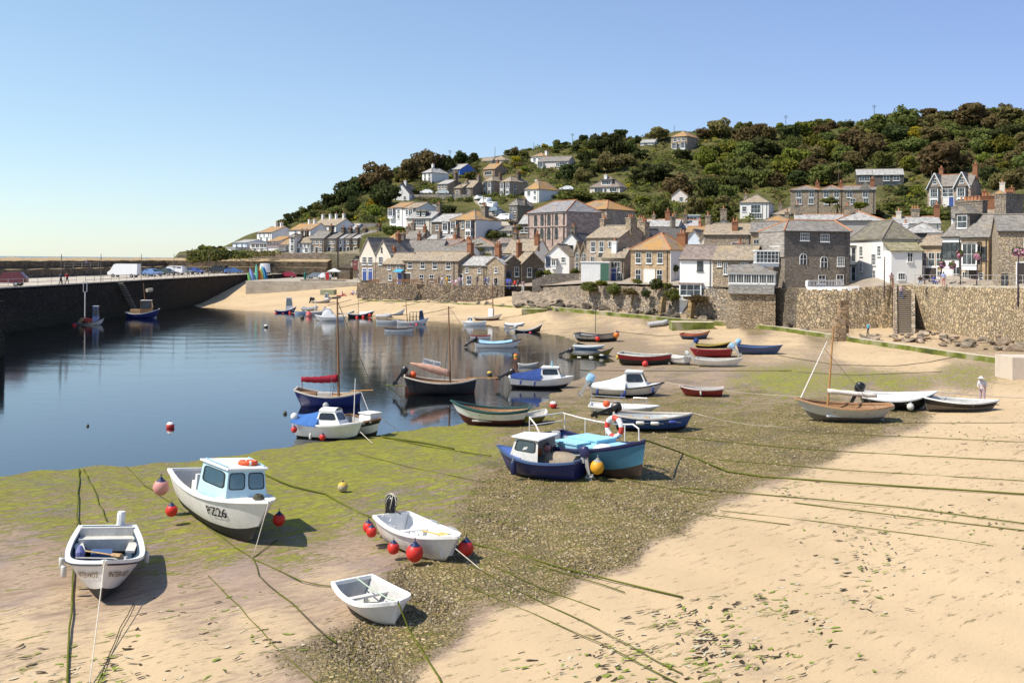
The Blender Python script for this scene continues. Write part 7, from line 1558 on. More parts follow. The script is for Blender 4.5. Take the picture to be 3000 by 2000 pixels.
# ---------------------------------------------------------------- people
def person_mesh(key,J,bones,rad):
    me=bpy.data.meshes.new('p'); names=list(J); me.from_pydata([J[n] for n in names],[(names.index(a),names.index(b)) for a,b in bones],[])
    o=bpy.data.objects.new('p',me); COL.objects.link(o)
    sk=o.modifiers.new('s','SKIN'); sk.use_smooth_shade=True
    for i,n in enumerate(names):
        r=rad[n]; v=me.skin_vertices[0].data[i]; v.radius=r if isinstance(r,tuple) else (r,r); v.use_root=(n=='pelvis')
    o.modifiers.new('u','SUBSURF').levels=1
    dg=bpy.context.evaluated_depsgraph_get(); dg.update()
    out=bpy.data.meshes.new_from_object(o.evaluated_get(dg)); bpy.data.objects.remove(o); out.name='person_body'
    P={n:Vector(J[n]) for n in names}
    for pl in out.polygons:
        c=pl.center; best=None
        for a,b in bones:
            ab=P[b]-P[a]; t=max(0,min(1,(c-P[a]).dot(ab)/max(ab.length_squared,1e-6))); d=(c-(P[a]+ab*t)).length
            if best is None or d<best[0]: best=(d,a,b,t)
        a,b,t=best[1:]
        if 'head' in (a,b): mi=3 if (c.z>P['head'].z+.03 or (c-P['head']).dot(Vector((0,1,0)))>.02) and b=='head' or b=='crown' else 0
        elif b.startswith('hand') or (a.startswith('elbow')): mi=0
        elif a.startswith('knee') or b.startswith('foot') or b.startswith('toe'): mi=4 if b.startswith('toe') else 2
        elif a.startswith('hip') or (a=='pelvis' and b.startswith('hip')): mi=2
        else: mi=1
        pl.material_index=mi; pl.use_smooth=True
    return out
BONES=[('pelvis','chest'),('chest','neck'),('neck','head'),('head','crown'),('chest','shl'),('shl','elbowl'),('elbowl','handl'),('chest','shr'),('shr','elbowr'),('elbowr','handr'),
 ('pelvis','hipl'),('hipl','kneel'),('kneel','footl'),('footl','toel'),('pelvis','hipr'),('hipr','kneer'),('kneer','footr'),('footr','toer')]
RAD=dict(pelvis=(.15,.11),chest=(.17,.115),neck=.055,head=(.085,.1),crown=(.07,.085),shl=.065,shr=.065,elbowl=.045,elbowr=.045,handl=.035,handr=.035,hipl=.095,hipr=.095,kneel=.06,kneer=.06,footl=.042,footr=.042,toel=.035,toer=.035)
def std(**k):
    J=dict(pelvis=(0,0,.95),chest=(0,0,1.3),neck=(0,.01,1.48),head=(0,-.02,1.6),crown=(0,-.01,1.68),shl=(.18,0,1.4),shr=(-.18,0,1.4),elbowl=(.25,.03,1.12),elbowr=(-.25,.03,1.12),handl=(.25,-.1,.88),handr=(-.25,-.1,.88),
     hipl=(.09,0,.9),hipr=(-.09,0,.9),kneel=(.1,-.02,.5),kneer=(-.1,-.02,.5),footl=(.1,.02,.08),footr=(-.1,.02,.08),toel=(.12,-.14,.04),toer=(-.12,-.14,.04))
    J.update(k); return J
POSE={'stand':std(),'walk':std(kneel=(.09,-.16,.52),footl=(.09,-.22,.1),toel=(.09,-.38,.06),kneer=(-.09,.05,.5),footr=(-.09,.3,.12),toer=(-.09,.2,.04),handl=(.27,.14,.9),elbowl=(.26,.1,1.12),handr=(-.25,-.28,.98),elbowr=(-.25,-.02,1.12)),
 'lean':std(chest=(0,-.14,1.26),neck=(0,-.24,1.42),head=(0,-.32,1.5),crown=(0,-.33,1.58),shl=(.18,-.18,1.35),shr=(-.18,-.18,1.35),elbowl=(.24,-.3,1.12),elbowr=(-.24,-.3,1.12),handl=(.16,-.48,1.08),handr=(-.16,-.48,1.08)),
 'sit':dict(pelvis=(0,0,.5),chest=(0,-.02,.85),neck=(0,-.03,1.03),head=(0,-.07,1.15),crown=(0,-.07,1.23),shl=(.18,-.02,.95),shr=(-.18,-.02,.95),elbowl=(.25,-.1,.7),elbowr=(-.25,-.1,.7),handl=(.15,-.3,.62),handr=(-.15,-.3,.62),hipl=(.1,-.03,.48),hipr=(-.1,-.03,.48),kneel=(.13,-.44,.48),kneer=(-.13,-.44,.48),footl=(.13,-.42,.08),footr=(-.13,-.42,.08),toel=(.14,-.58,.04),toer=(-.14,-.58,.04)),
 'ground':dict(pelvis=(0,0,.13),chest=(0,.1,.48),neck=(0,.08,.66),head=(0,.03,.78),crown=(0,.03,.86),shl=(.18,.1,.58),shr=(-.18,.1,.58),elbowl=(.28,.2,.34),elbowr=(-.25,-.1,.36),handl=(.28,.32,.08),handr=(-.12,-.28,.4),hipl=(.1,-.04,.12),hipr=(-.1,-.04,.12),kneel=(.14,-.42,.4),kneer=(-.14,-.42,.38),footl=(.14,-.75,.07),footr=(-.14,-.72,.07),toel=(.15,-.92,.07),toer=(-.15,-.9,.07)),
 'hunch':std(pelvis=(0,.04,.95),chest=(0,-.06,1.27),neck=(0,-.14,1.43),head=(0,-.24,1.49),crown=(0,-.27,1.57),shl=(.18,-.1,1.35),shr=(-.18,-.1,1.35),elbowl=(.22,-.1,1.06),elbowr=(-.21,-.12,1.06),handl=(.06,-.3,1.18),handr=(-.07,-.3,1.0)),
 'crouch':std(pelvis=(0,.15,.62),chest=(0,-.15,.86),neck=(0,-.3,.98),head=(0,-.4,1.03),crown=(0,-.42,1.1),shl=(.18,-.2,.92),shr=(-.18,-.2,.92),elbowl=(.24,-.36,.72),elbowr=(-.24,-.36,.72),handl=(.12,-.55,.66),handr=(-.12,-.55,.66),hipl=(.1,.12,.58),hipr=(-.1,.12,.58),kneel=(.14,-.2,.42),kneer=(-.14,-.2,.42))}
PM={k:person_mesh(k,J,BONES,RAD) for k,J in POSE.items()}
SKIN=plain((.5,.28,.19),.6); 
HATM=MB(); HATM.lathe([(.19,0),(.19,.015),(.1,.02),(.095,.09),(.06,.11)],12); HATM=HATM.mesh('hat',[plain((.7,.65,.6),.8)],40)
def pcol(c): return cloth(c)
def person(label,loc,pose='stand',deg=0,top=(.3,.3,.3),bot=(.05,.06,.1),hair=(.06,.04,.025),shoe=(.05,.04,.04),s=1.0,hat=None,group=None):
    e=thing('person',label,'person',loc,R(deg),group); me=PM[pose].copy()
    for mm in (SKIN,pcol(top),pcol(bot),plain(hair,.8),plain(shoe,.7)): me.materials.append(mm)
    link('body',me,e); e.scale=(s,s,s)
    if hat: 
        h=HATM.copy(); h.materials.clear(); h.materials.append(plain(hat,.8)); c=POSE[pose]['crown']; link('hat',h,e,(c[0],c[1],c[2]+.0))
    return e
def prom(px,py): 
    D,z=pw(px); return onz(px,py,z+.05)
PG='people on the promenade in front of the stone cottages'
for l,px,py,po,dg,t,b_ in (
 ('person in red walking by the twin-gabled house',1085,826,'walk',60,(.45,.04,.03),(.06,.06,.08)),('person in black and white by the grey wall block',1108,825,'stand',-40,(.04,.04,.05),(.5,.5,.5)),('person in white by the blue doors',1066,823,'stand',20,(.65,.65,.66),(.1,.12,.25)),('person in pale blue near the dark boathouse',1050,824,'walk',100,(.35,.42,.6),(.3,.3,.32)),
 ('person in black walking past the long cottage',1286,837,'walk',-80,(.03,.03,.035),(.03,.03,.04)),('person in a pale top beside the person in black',1295,838,'walk',-70,(.6,.6,.66),(.12,.16,.32)),('person in mustard yellow before the cottage windows',1309,838,'stand',150,(.55,.33,.04),(.35,.22,.05)),
 ('person sitting in pink on the promenade bench',1327,838,'sit',20,(.6,.4,.45),(.4,.3,.32)),('person sitting in a white top on the promenade',1336,838,'sit',-30,(.7,.65,.66),(.5,.2,.25)),('person in lilac standing in the bench group',1346,839,'stand',10,(.5,.42,.6),(.45,.4,.45)),('person in white at the edge of the bench group',1354,839,'stand',-90,(.7,.68,.68),(.3,.3,.34)),
 ('person in blue by the pale cottage door',1376,838,'walk',90,(.12,.2,.4),(.1,.12,.2)),('person in dark grey right of the cottage door',1398,838,'stand',180,(.1,.1,.12),(.12,.1,.1)),('person in navy near the stone gable end',1422,839,'walk',-60,(.08,.1,.25),(.06,.06,.1)),('person in pale blue near the stone gable end',1430,838,'stand',30,(.4,.45,.6),(.3,.32,.4)),('person in black by the dark gabled houses',1453,842,'walk',40,(.05,.03,.03),(.03,.03,.035))):
    person(l,prom(px,py),po,dg,t,b_,group=PG)
SG='people at the top of the broad steps'
for l,px,py,po,dg,t,b_ in (('person in royal blue at the top of the broad steps',1487,846,'stand',160,(.08,.12,.5),(.05,.06,.2)),('person in lighter blue beside the royal blue one',1495,847,'stand',-150,(.15,.2,.55),(.08,.1,.25)),('person in a red top at the broad steps',1508,854,'walk',-60,(.6,.03,.02),(.04,.04,.06)),('person in black behind the red top',1517,853,'walk',-60,(.06,.06,.07),(.03,.03,.04)),('person in a patterned top and white trousers by the steps',1532,856,'stand',170,(.3,.2,.2),(.65,.65,.62))):
    person(l,onz(px,py,4.75),po,dg,t,b_,group=SG)
for l,px,py,po,dg,t,b_ in (('person in a white top sitting on a red towel on the far sand',1003,866,'ground',60,(.7,.68,.68),(.5,.05,.05)),('person in lilac sitting on the far sand by the wall',1034,864,'ground',-30,(.45,.4,.6),(.4,.1,.1)),('person in white sitting on the far sand by the wall',1044,864,'ground',20,(.7,.7,.7),(.4,.35,.3)),('person in orange sitting on the far sand by the wall',1053,863,'ground',60,(.6,.25,.12),(.1,.1,.12))):
    person(l,G(px,py),po,dg,t,b_,group='people sitting on the far sand')
m=MB(); p=G(1003,866); m.box((p.x,p.y,p.z+.02),(2.2,1.6,.03)); tag(m.build('beach_towel',[cloth((.5,.03,.04))]),'red beach towel spread on the far sand','towel')
for l,px,py,po,dg,t,b_ in (('person in dark clothes walking on the quay',178,837,'walk',70,(.1,.12,.14),(.08,.07,.07)),('person in a red top walking on the quay',196,835,'walk',60,(.5,.06,.05),(.15,.12,.1))):
    person(l,onz(px,py,QZ+.02),po,dg,t,b_,group='people walking on the quay')
P=at_depth_z(258,0,0) if False else ray(258,778,150); person('person in blue and pink climbing the quay parapet',Vector((-64.9,P.y*1.0,7.3)) if False else Vector((-84.9,204,6.8)),'lean',120,(.25,.2,.35),(.08,.08,.12))
person('person in purple sitting on the quay parapet',Vector((-69,257.5,6.8)),'sit',60,(.25,.15,.3),(.08,.08,.12))
# right promenade
def rprom(px,py): return onz(px,py,6.62)
person('woman in a pale pink top and denim shorts coming down the beach steps',onz(2640,878,5.0),'walk',15,(.62,.45,.48),(.10,.14,.26),hair=(.5,.45,.4),s=1.0)
person('person in a pink top and hat leaning on the rail above the steps',onz(2611,842,6.56),'lean',-20,(.62,.42,.45),(.3,.22,.15),hat=(.62,.42,.44))
for l,px,py,po,dg,t,b_ in (('person with dark hair sitting in black by the promenade rail',2696,838,'sit',-30,(.05,.04,.04),(.35,.4,.5)),('person in bright blue sitting by the promenade rail',2735,838,'sit',20,(.06,.12,.5),(.05,.08,.3)),('person in black sitting behind the promenade rail',2722,836,'sit',60,(.03,.03,.03),(.05,.05,.06)),('person in pale blue standing on the promenade with their back turned',2764,841,'stand',170,(.4,.46,.66),(.55,.25,.2)),('child in white beside the promenade rail',2750,838,'sit',-60,(.7,.65,.65),(.5,.3,.3))):
    person(l,rprom(px,py),po,dg,t,b_,group='people behind the right promenade rail')
person('child in a turquoise top and dark shorts walking on the beach below the steps',G(2543,987),'walk',-80,(.12,.4,.5),(.06,.05,.07),hair=(.08,.05,.03),s=.92)
person('woman in a white hooded top bowed over beside the black boat',G(2878,1188),'hunch',-40,(.74,.70,.72),(.5,.36,.4),hair=(.6,.58,.6),hat=(.74,.72,.74),s=1.04)
person('person in blue bending on the mud behind the white-tarped boat',G(1875,1128),'crouch',-40,(.3,.42,.6),(.25,.1,.08),hair=(.35,.2,.08),s=1.05)

# ---------------------------------------------------------------- furniture, rails, poles
def pole(label,base,top,r=.09,arms=False,name='utility_pole',cat='pole',mat=None,group=None):
    e=thing(name,label,cat,base,0,group); t=Vector(top)-Vector(base); m=MB(); m.tube([(0,0,-.6),t],r,6,r2=r*.75); m.build('post',[mat or plain((.11,.085,.065),.9)],e)
    if arms: 
        m=MB(); m.box((t.x,t.y,t.z-.35),(1.6,.1,.12)); m.box((t.x,t.y,t.z-.8),(1.2,.1,.1)); m.build('crossarm',[plain((.11,.085,.065),.9)],e)
    return e
up=[(1318,475,440,1,'tall pole on the skyline left of the two round dark trees'),(1450,462,432,0,'skyline pole above the brown chalet'),(1563,450,419,0,'skyline pole left of the hipped white villa'),(1677,430,391,1,'crossarmed skyline pole above the long bungalow'),(1695,430,406,0,'short skyline pole right of the crossarmed one'),(1772,415,394,0,'skyline pole at the edge of the big dark tree'),(1975,395,368,0,'pole behind the square hilltop house'),(2302,385,338,1,'skyline pole above the middle of the wood'),(2561,362,308,1,'tallest skyline pole above the right wood'),
 (1325,582,545,0,'pole in front of the arched stone house'),(1351,592,540,0,'pole right of the arched stone house'),(1217,566,534,0,'left of two poles by the side-on white house'),(1230,592,534,0,'right of two poles by the side-on white house'),(1416,615,542,0,'pole at the top of the sloping lane'),(1494,700,611,1,'pole rising beside the chapel wing, left of a pair'),(1504,700,614,0,'pole rising beside the chapel wing, right of a pair'),(1409,700,657,0,'pole in front of the white wall of the ochre bay house'),(1560,706,636,0,'pole at the left corner of the chapel'),(1628,712,614,1,'tall pole in front of the chapel windows'),(1372,735,690,0,'pole among the middle rooftops'),(1743,800,714,0,'pole against the big grey stone house'),(2457,540,472,0,'pole left of the slate-clad chalets'),(2729,550,500,0,'pole behind the left gable of the villa'),(2234,650,598,0,'pole in front of the white and stone hip-roofed house')]
for x,yb_,yt_,ar,l in up:
    D=hdepth(x,yb_); pole(l,ray(x,yb_,D),ray(x+.3,yt_,D),.11 if D>250 else .1,ar,group='utility poles')
for i,(x,l) in enumerate(((180,'first thin pole on the quay edge from the left, by the walkers'),(296,'second thin pole on the quay, before the white van'),(414,'third thin pole, behind the white van'),(510,'fourth thin pole, before the white people carrier'),(549,'fifth thin pole, beside the deep blue car'),(611,'sixth thin pole, beside the black people carrier'),(674,'seventh thin pole, in front of the bright blue car'))):
    D=(-61/((x-1500)/F)); b_=Vector((-61,D,QZ)); t_=ray(x,744,D); pole(l,b_,(b_.x,b_.y,t_.z),.06,False,'mast_pole','pole',plain((.13,.12,.11),.7),'thin poles along the quay')
for i,(x,y,l) in enumerate(((793,750,'thin pole behind the kayaks'),(842,750,'thin pole above the red car'),(891,768,'thin pole over the dark grey car'))):
    b_=on(x,806,CPZ); pole(l,b_,ray(x,y,b_.y),.06,False,'mast_pole','pole',plain((.13,.12,.11),.7),'thin poles by the car park')
b_=on(990,818,CPZ); pole('thick dark mast standing beside the kiosk in the car park',b_,ray(990,702,b_.y),.2,False,'flag_mast','mast',plain((.04,.03,.028),.6))
def railing(label,pts,hgt,npost,rails,mat,name='railing'):
    e=thing(name,label,'railing',pts[0]); o=Vector(pts[0]); P=[Vector(p)-o for p in pts]
    pm=MB(); pm.tube([(0,0,-.1),(0,0,hgt)],.03,6); pmm=pm.mesh('post',[mat])
    tot=sum((P[i+1]-P[i]).length for i in range(len(P)-1))
    for k in range(npost):
        d=tot*k/(npost-1); i=0
        while i<len(P)-2 and d>(P[i+1]-P[i]).length: d-=(P[i+1]-P[i]).length; i+=1
        link('post',pmm,e,P[i].lerp(P[i+1],min(1,d/(P[i+1]-P[i]).length)))
    for h_ in rails:
        m=MB(); m.tube([p+Vector((0,0,h_)) for p in P],.03,5); m.build('rail',[mat],e)
RAILM=plain((.5,.47,.42),.5,.4)
railing('pale two-bar railing along the top of the right harbour wall',[at_depth_z(x,pw(x)[0]+.25,pw(x)[1]+.28) for x in(2681,2740,2800,2900,3000,3100)],1.05,18,(1.05,.55),RAILM)
railing('railing down the left side of the beach steps',[onz(2612,838,6.6),onz(2618,842,6.6),Vector((ray(2622,975,111).x,111.0,1.4))],1.0,8,(1.0,),plain((.35,.2,.14),.6))
railing('thin metal railing along the quay edge near the red pickup',[(-60.8,y,QZ) for y in(112,130,143)],1.05,9,(1.05,.55),RAILM)
railing('thin metal railing along the quay edge left of the white van',[(-60.8,y,QZ) for y in(146,168,192,212)],1.0,22,(1.0,.5),plain((.25,.23,.2),.6))
railing('short railing on the ledge of the parapet near the climbing person',[(-84.4,y,6.8) for y in(193,201,209)],1.0,5,(1.0,.5),RAILM)
BEN={}
def bench(label,loc,deg):
    if not BEN:
        s=MB(); 
        for i in range(3): s.box((0,-.2+.17*i,.44),(1.8,.14,.04))
        k=MB()
        for i in range(4): k.box((0,.27+.02*i,.55+.12*i),(1.8,.035,.09))
        l=MB(); l.box((0,-.2,.22),(.07,.07,.44)); l.box((0,.25,.45),(.07,.08,.95)); l.box((0,.0,.62),(.07,.5,.05))
        BEN.update(seat=s.mesh('seat',[P_WOOD]),backrest=k.mesh('backrest',[P_WOOD]),leg=l.mesh('leg',[P_WOOD]))
    e=thing('bench',label,'bench',loc,R(deg),'benches on the promenade'); link('seat',BEN['seat'],e); link('backrest',BEN['backrest'],e)
    for s in(-1,1): link('leg',BEN['leg'],e,(s*.8,0,0))
for x,l in((1095,'bench beside the grey wall block'),(1165,'bench under the small blue awning'),(1192,'bench before the dark opening of the long cottage'),(1224,'bench below the second cottage window'),(1264,'bench left of the person in black'),(1330,'bench with seated people')): bench(l,prom(x,834),-8)
# awning, kiosk, parasol, boards
h_=[q for q in HOUSES if q['label'].startswith('low left stone cottage')][0]
m=MB(); m.slab([(-.95,-.9,2.15),(.95,-.9,2.15),(.95,0,2.65),(-.95,0,2.65)],.06); m.build('awning',[cloth((.08,.35,.55))],h_['root'],loc=(h_['W']*.83,0,0))
p=on(1012,818,CPZ); m=MB(); m.box((0,0,1.3),(2.8,2.2,2.6)); m.prism([(-1.6,-1.3,2.6),(1.6,-1.3,2.6),(0,-1.3,3.5)],(0,0,0),(0,2.6,0)); k_=thing('kiosk','dark hut with a pointed roof beside the parasol','kiosk',p,R(-10)); m.build('hut',[DKST],k_)
p=on(979,820,CPZ); k_=thing('parasol','square white parasol in the car park','parasol',p); m=MB(); m.add([(-1.4,-1.3,1.9),(1.4,-1.3,1.9),(1.4,1.3,1.9),(-1.4,1.3,1.9),(0,0,2.6),(-1.4,-1.3,1.75),(1.4,-1.3,1.75),(1.4,1.3,1.75),(-1.4,1.3,1.75)],[(0,1,4),(1,2,4),(2,3,4),(3,0,4),(0,5,6,1),(1,6,7,2),(2,7,8,3),(3,8,5,0)]); m.build('canopy',[WHITE_CV],k_); m=MB(); m.tube([(0,0,0),(0,0,2.5)],.04,6); m.build('pole',[SILV],k_)
m=MB(); p=on(959,821,CPZ); m.box((0,0,.75),(.7,.6,1.5)); m.lathe([(.38,1.5),(.3,1.62),(.05,1.68)],10); tag(m.build('red_box',[paint((.5,.03,.03),.4,.15)],loc=p),'upright red box beside the parasol','box')
p=on(894,818,CPZ); m=MB(); m.lathe([(.3,0),(.3,1.4),(.2,1.5),(.07,1.6),(.07,2.6)],8); tag(m.build('green_post',[paint((.02,.12,.09),.5,.1)],loc=p),'dark green post on the wall of the slip','post')
BC=[((.1,.28,.07),'dark green kayak, first of the upright row'),((.22,.3,.6),'lilac-blue kayak, second in the upright row'),((.3,.45,.62),'pale blue kayak, third in the upright row'),((.1,.42,.3),'tall sea-green kayak, highest of the row'),((.55,.08,.04),'red kayak in the upright row'),((.65,.2,.03),'orange kayak beside the red one'),((.65,.5,.1),'yellow kayak in the upright row'),((.08,.35,.45),'turquoise kayak in the upright row'),((.03,.16,.45),'royal blue kayak, last of the upright row')]
for i,(c,l) in enumerate(BC):
    xb=733+i*6.2; xt=727+i*5.7+ (7 if i==3 else 0); yt=(798,786,796,774,780,785,785,780,782)[i]
    a=G(xb,831-i*.8); D=a.y
    T=ray(xt,yt,D+1.0)
    A=Vector((a.x,D,a.z-.1)); m=MB(); rings=[]
    ax=(T-A); Ln=ax.length; ax.normalize(); w=Vector((1,0,.0)); w=(w-ax*w.dot(ax)).normalized(); n_=ax.cross(w)
    for j in range(9):
        f=j/8; ww=.33*math.sin(math.pi*min(1,max(.0,.06+f*.9)))**.7+.02; rings.append([A+ax*Ln*f+w*ww*math.cos(2*math.pi*k/8)+n_*.14*math.sin(2*math.pi*k/8) for k in range(8)])
    m.loft(rings,0,True,True); tag(m.build('kayak',[paint(c,.4,.08)],smooth=50),l,'kayak','upright kayaks at the end of the quay')
# lamps and baskets of the right street
for x,yt,yb_,D,l in((2813,750,866,108.6,'dark lamp post by the right harbour wall near the inn'),(2982,748,880,97.3,'dark lamp post by the right harbour wall near the right edge'),(2590,752,858,118.2,'slim dark post at the corner of the white annex'),(2861,763,838,112,'dark post in front of the inn'),(2709,745,832,121,'slim post in front of the stone cottage')):
    pole(l,ray(x,yb_,D),ray(x+2,yt,D),.07,False,'lamp_post','post',plain((.05,.03,.05),.5),'posts on the right promenade')
BASKET={}
def basket(label,px,py,D,s=.5):
    rr_=random.Random(int(px)); e=thing('hanging_basket',label,'hanging basket',ray(px,py,D),0,'hanging baskets on the right street'); 
    def blob(n,r,mats,name,zo):
        m=MB()
        for i in range(n):
            u=Vector((rr_.gauss(0,1),rr_.gauss(0,1),rr_.gauss(0,1))).normalized()*r*rr_.uniform(.6,1); q=rr_.uniform(.07,.13); a=u.cross(Vector((0,0,1))).normalized()*q; b2=u.cross(a).normalized()*q; u=u+Vector((0,0,zo)); m.add([u-a-b2,u+a-b2,u+a+b2,u-a+b2],[(0,1,2,3)])
        m.build(name,mats,e,fixn=False)
    blob(70,s,[leaf((.05,.1,.02),(.1,.16,.03),'basket leaves')],'leaves',.05); blob(80,s*1.05,[leaf((.5,.16,.3),(.62,.34,.46),'petals')],'flowers',-.05)
    m=MB(); m.tube([(0,0,s),(0,0,s+.5)],.02,4); m.build('hanger',[DFR],e)
for l,px,py,D in(('hanging basket of pink flowers left of the inn bay',2812,744,112),('hanging basket over the shop door',2760,774,116),('hanging basket right of the shop door',2790,776,115),('big pink hanging basket beside the inn bay',2864,749,108),('hanging basket of yellow and pink flowers at the right edge',2978,736,99),('pink hanging basket cut by the right edge',2996,740,98.5)): basket(l,px,py,D,.42)
# ---------------------------------------------------------------- trees and shrubs
def crown_mesh(seed,nclump,leafs,flat=.8,size=.13,shape='round'):
    r=random.Random(seed); m=MB(); cl=[]
    for i in range(nclump):
        if shape=='pine':
            z=r.uniform(.25,1); a=r.uniform(0,6.28); q=math.sqrt(r.random())*(.95-.25*z); c=Vector((q*math.cos(a),q*math.sin(a),z*.95)); rad=r.uniform(.18,.3); sq=.45
        elif shape=='cone':
            z=r.random(); a=r.uniform(0,6.28); q=(1-z)*.55*math.sqrt(r.random()); c=Vector((q*math.cos(a),q*math.sin(a),z*1.7)); rad=.3*(1-z)+.1; sq=.8
        else:
            u=Vector((r.gauss(0,1),r.gauss(0,1),r.gauss(0,1))).normalized()*r.uniform(.35,.78); c=Vector((u.x,u.y,.72+u.z*flat*.8)); rad=r.uniform(.2,.42); sq=.8
            if c.z<.1: c.z=.1+r.random()*.2
        cl.append((c,rad,sq))
    for c,rad,sq in cl:
        for k in range(leafs):
            u=Vector((r.gauss(0,1),r.gauss(0,1),r.gauss(0,1)+.25)).normalized(); p=c+Vector((u.x*rad,u.y*rad,u.z*rad*sq))*r.uniform(.72,1.08)
            n=(u+Vector((r.gauss(0,.55),r.gauss(0,.55),r.gauss(0,.55)))).normalized(); a=n.cross(Vector((.3,.2,1))).normalized(); b=n.cross(a)
            s=size*r.uniform(.55,1.15); an=r.uniform(0,6.28); ca,sa=math.cos(an),math.sin(an); a,b=a*ca+b*sa,b*ca-a*sa
            m.add([p-a*s-b*s*.5,p+a*s*.2-b*s*.75,p+a*s,p+b*s*.8-a*s*.2],[(0,1,2,3)])
    return m
KINDS={'dark':leaf((.045,.056,.02),(.095,.105,.04),'dark foliage'),'green':leaf((.1,.11,.03),(.175,.185,.055),'green foliage'),'brown':leaf((.12,.095,.042),(.195,.155,.065),'olive brown foliage'),'lime':leaf((.13,.145,.025),(.24,.25,.05),'lime foliage'),'gorse':leaf((.2,.17,.02),(.42,.33,.03),'yellow foliage')}
CROWNS={k:[crown_mesh(100+i,26,74,.85,.105).mesh('crown',[m],fixn=False) for i in range(4)] for k,m in KINDS.items()}
PINEC=[crown_mesh(300+i,34,60,.8,.085,'pine').mesh('crown',[KINDS['dark']],fixn=False) for i in range(2)]
CONEC=crown_mesh(400,26,36,.8,.1,'cone').mesh('crown',[KINDS['dark']],fixn=False)
tm=MB(); tm.tube([(0,0,-.25),(.02,0,.25),(.0,.02,.6),(.05,.0,1.0)],[.07,.05,.035,.012],7)
for a in range(4): tm.tube([(0,0,.3+.07*a),(.22*math.cos(a*1.7),.22*math.sin(a*1.7),.62+.05*a),(.42*math.cos(a*1.7),.42*math.sin(a*1.7),.85)],[.03,.018,.006],5)
TRUNK=tm.mesh('trunk',[bark()],smooth=True)
tr_=random.Random(11)
TREES=[]
def tree(px,pyb,wpx,kind,label,aspect=1.0,D=None,group='trees on the hillside',shape=None,base=None):
    D=D or hdepth(px,pyb); b=base or ray(px,pyb,D); w=wpx*D/F/2*1.05
    nm={'pine':'pine_tree'}.get(shape,'tree') if w>1.9 else 'shrub'
    e=thing(nm,label,'tree' if w>1.9 else 'shrub',b,tr_.uniform(0,6.28),group)
    me=tr_.choice(PINEC) if shape=='pine' else CONEC if shape=='cone' else tr_.choice(CROWNS[kind])
    o=link('crown',me,e); o.scale=(w,w,w*aspect); o.rotation_euler=(0,0,tr_.uniform(0,6.28))
    t=link('trunk',TRUNK,e); t.scale=(w*1.1,w*1.1,w*aspect)
    TREES.append((px,pyb,wpx)); return e
key=[ # px, base row, crown width, kind, aspect, label
(1348,480,46,'dark',1.1,'round dark tree on the skyline, left of two'),(1388,478,38,'dark',1.1,'round dark tree on the skyline, right of two'),
(1200,528,85,'brown',1.0,'olive-brown tree left of the blue chalet on the skyline'),(1252,510,105,'brown',1.0,'broad olive tree on the skyline above the small white villa'),(1296,508,80,'dark',.9,'dark tree left of the skyline pole'),
(1100,565,115,'brown',1.0,'big brown-tinged tree at the top of the left wood'),(1050,600,100,'dark',1.1,'dark tree in the left wood below the brown-tinged one'),(1130,610,95,'dark',1.2,'dark tree beside the side-on white house'),(1005,600,85,'dark',1.1,'dark tree at the seaward edge of the left wood'),(965,612,60,'dark',1.1,'dark pointed tree furthest left on the ridge'),
(1800,462,75,'dark',1.3,'tall dark tree breaking the skyline right of the bungalow'),(1792,505,85,'brown',1.0,'brown tree below the tall dark one'),(1712,538,60,'brown',1.1,'round brown tree left of the dormer bungalow'),(1660,530,75,'dark',.9,'dark round tree under the long bungalow'),(1710,482,42,'dark',1.4,'dark upright tree right of the long bungalow'),(1928,412,75,'brown',.7,'brown domed tree on the skyline left of the hilltop house'),(1867,420,32,'dark',1.0,'small dark tree on the skyline'),(1842,424,34,'brown',1.0,'small brown tree on the skyline'),
(1988,585,110,'brown',.9,'wide brown tree behind the ochre roofs'),(2078,580,75,'dark',1.1,'dark upright tree in the middle of the wood'),(1930,650,90,'green',1.1,'green tree behind the chimneys of the grey stone house'),(2036,640,60,'brown',1.5,'tall brown tree left of the willow-like tree'),(2112,655,100,'green',.8,'pale willow-like tree above the middle rooftops'),(2232,470,95,'dark',.95,'large round dark tree in the middle of the wood'),
(2755,518,165,'brown',.85,'very large brown tree behind the gabled villa'),(2842,372,125,'brown',.75,'broad domed brown tree on the right skyline'),(2955,362,95,'brown',.7,'brown tree on the skyline at the right edge'),(2743,372,70,'brown',.8,'brown tree on the skyline left of the broad domed one'),(2586,492,72,'green',1.0,'round green tree above the slate-clad chalets'),(2502,450,105,'brown',.9,'wide brown tree left of the round green one'),(2630,420,85,'dark',1.0,'dark olive tree near the right skyline'),(2879,482,45,'lime',1.0,'small lime-green tree behind the villa'),(2938,505,40,'lime',1.2,'narrow lime-green tree at the right'),(2975,560,90,'brown',1.1,'brown tree at the right edge of the wood'),(2660,500,60,'lime',1.0,'lime-green tree left of the very large brown one')]
for px,pb2,w,k,a,l in key: tree(px,pb2,w,k,l,a)
tree(1915,535,140,'dark','large dark spreading pine in the middle of the hillside',.75,shape='pine'); tree(1870,470,60,'dark','smaller dark pine above the spreading one',1.0,shape='pine'); tree(955,618,30,'dark','dark spiky conifer on the left ridge',1.2,shape='cone'); tree(972,606,34,'dark','taller spiky conifer on the left ridge',1.2,shape='cone')
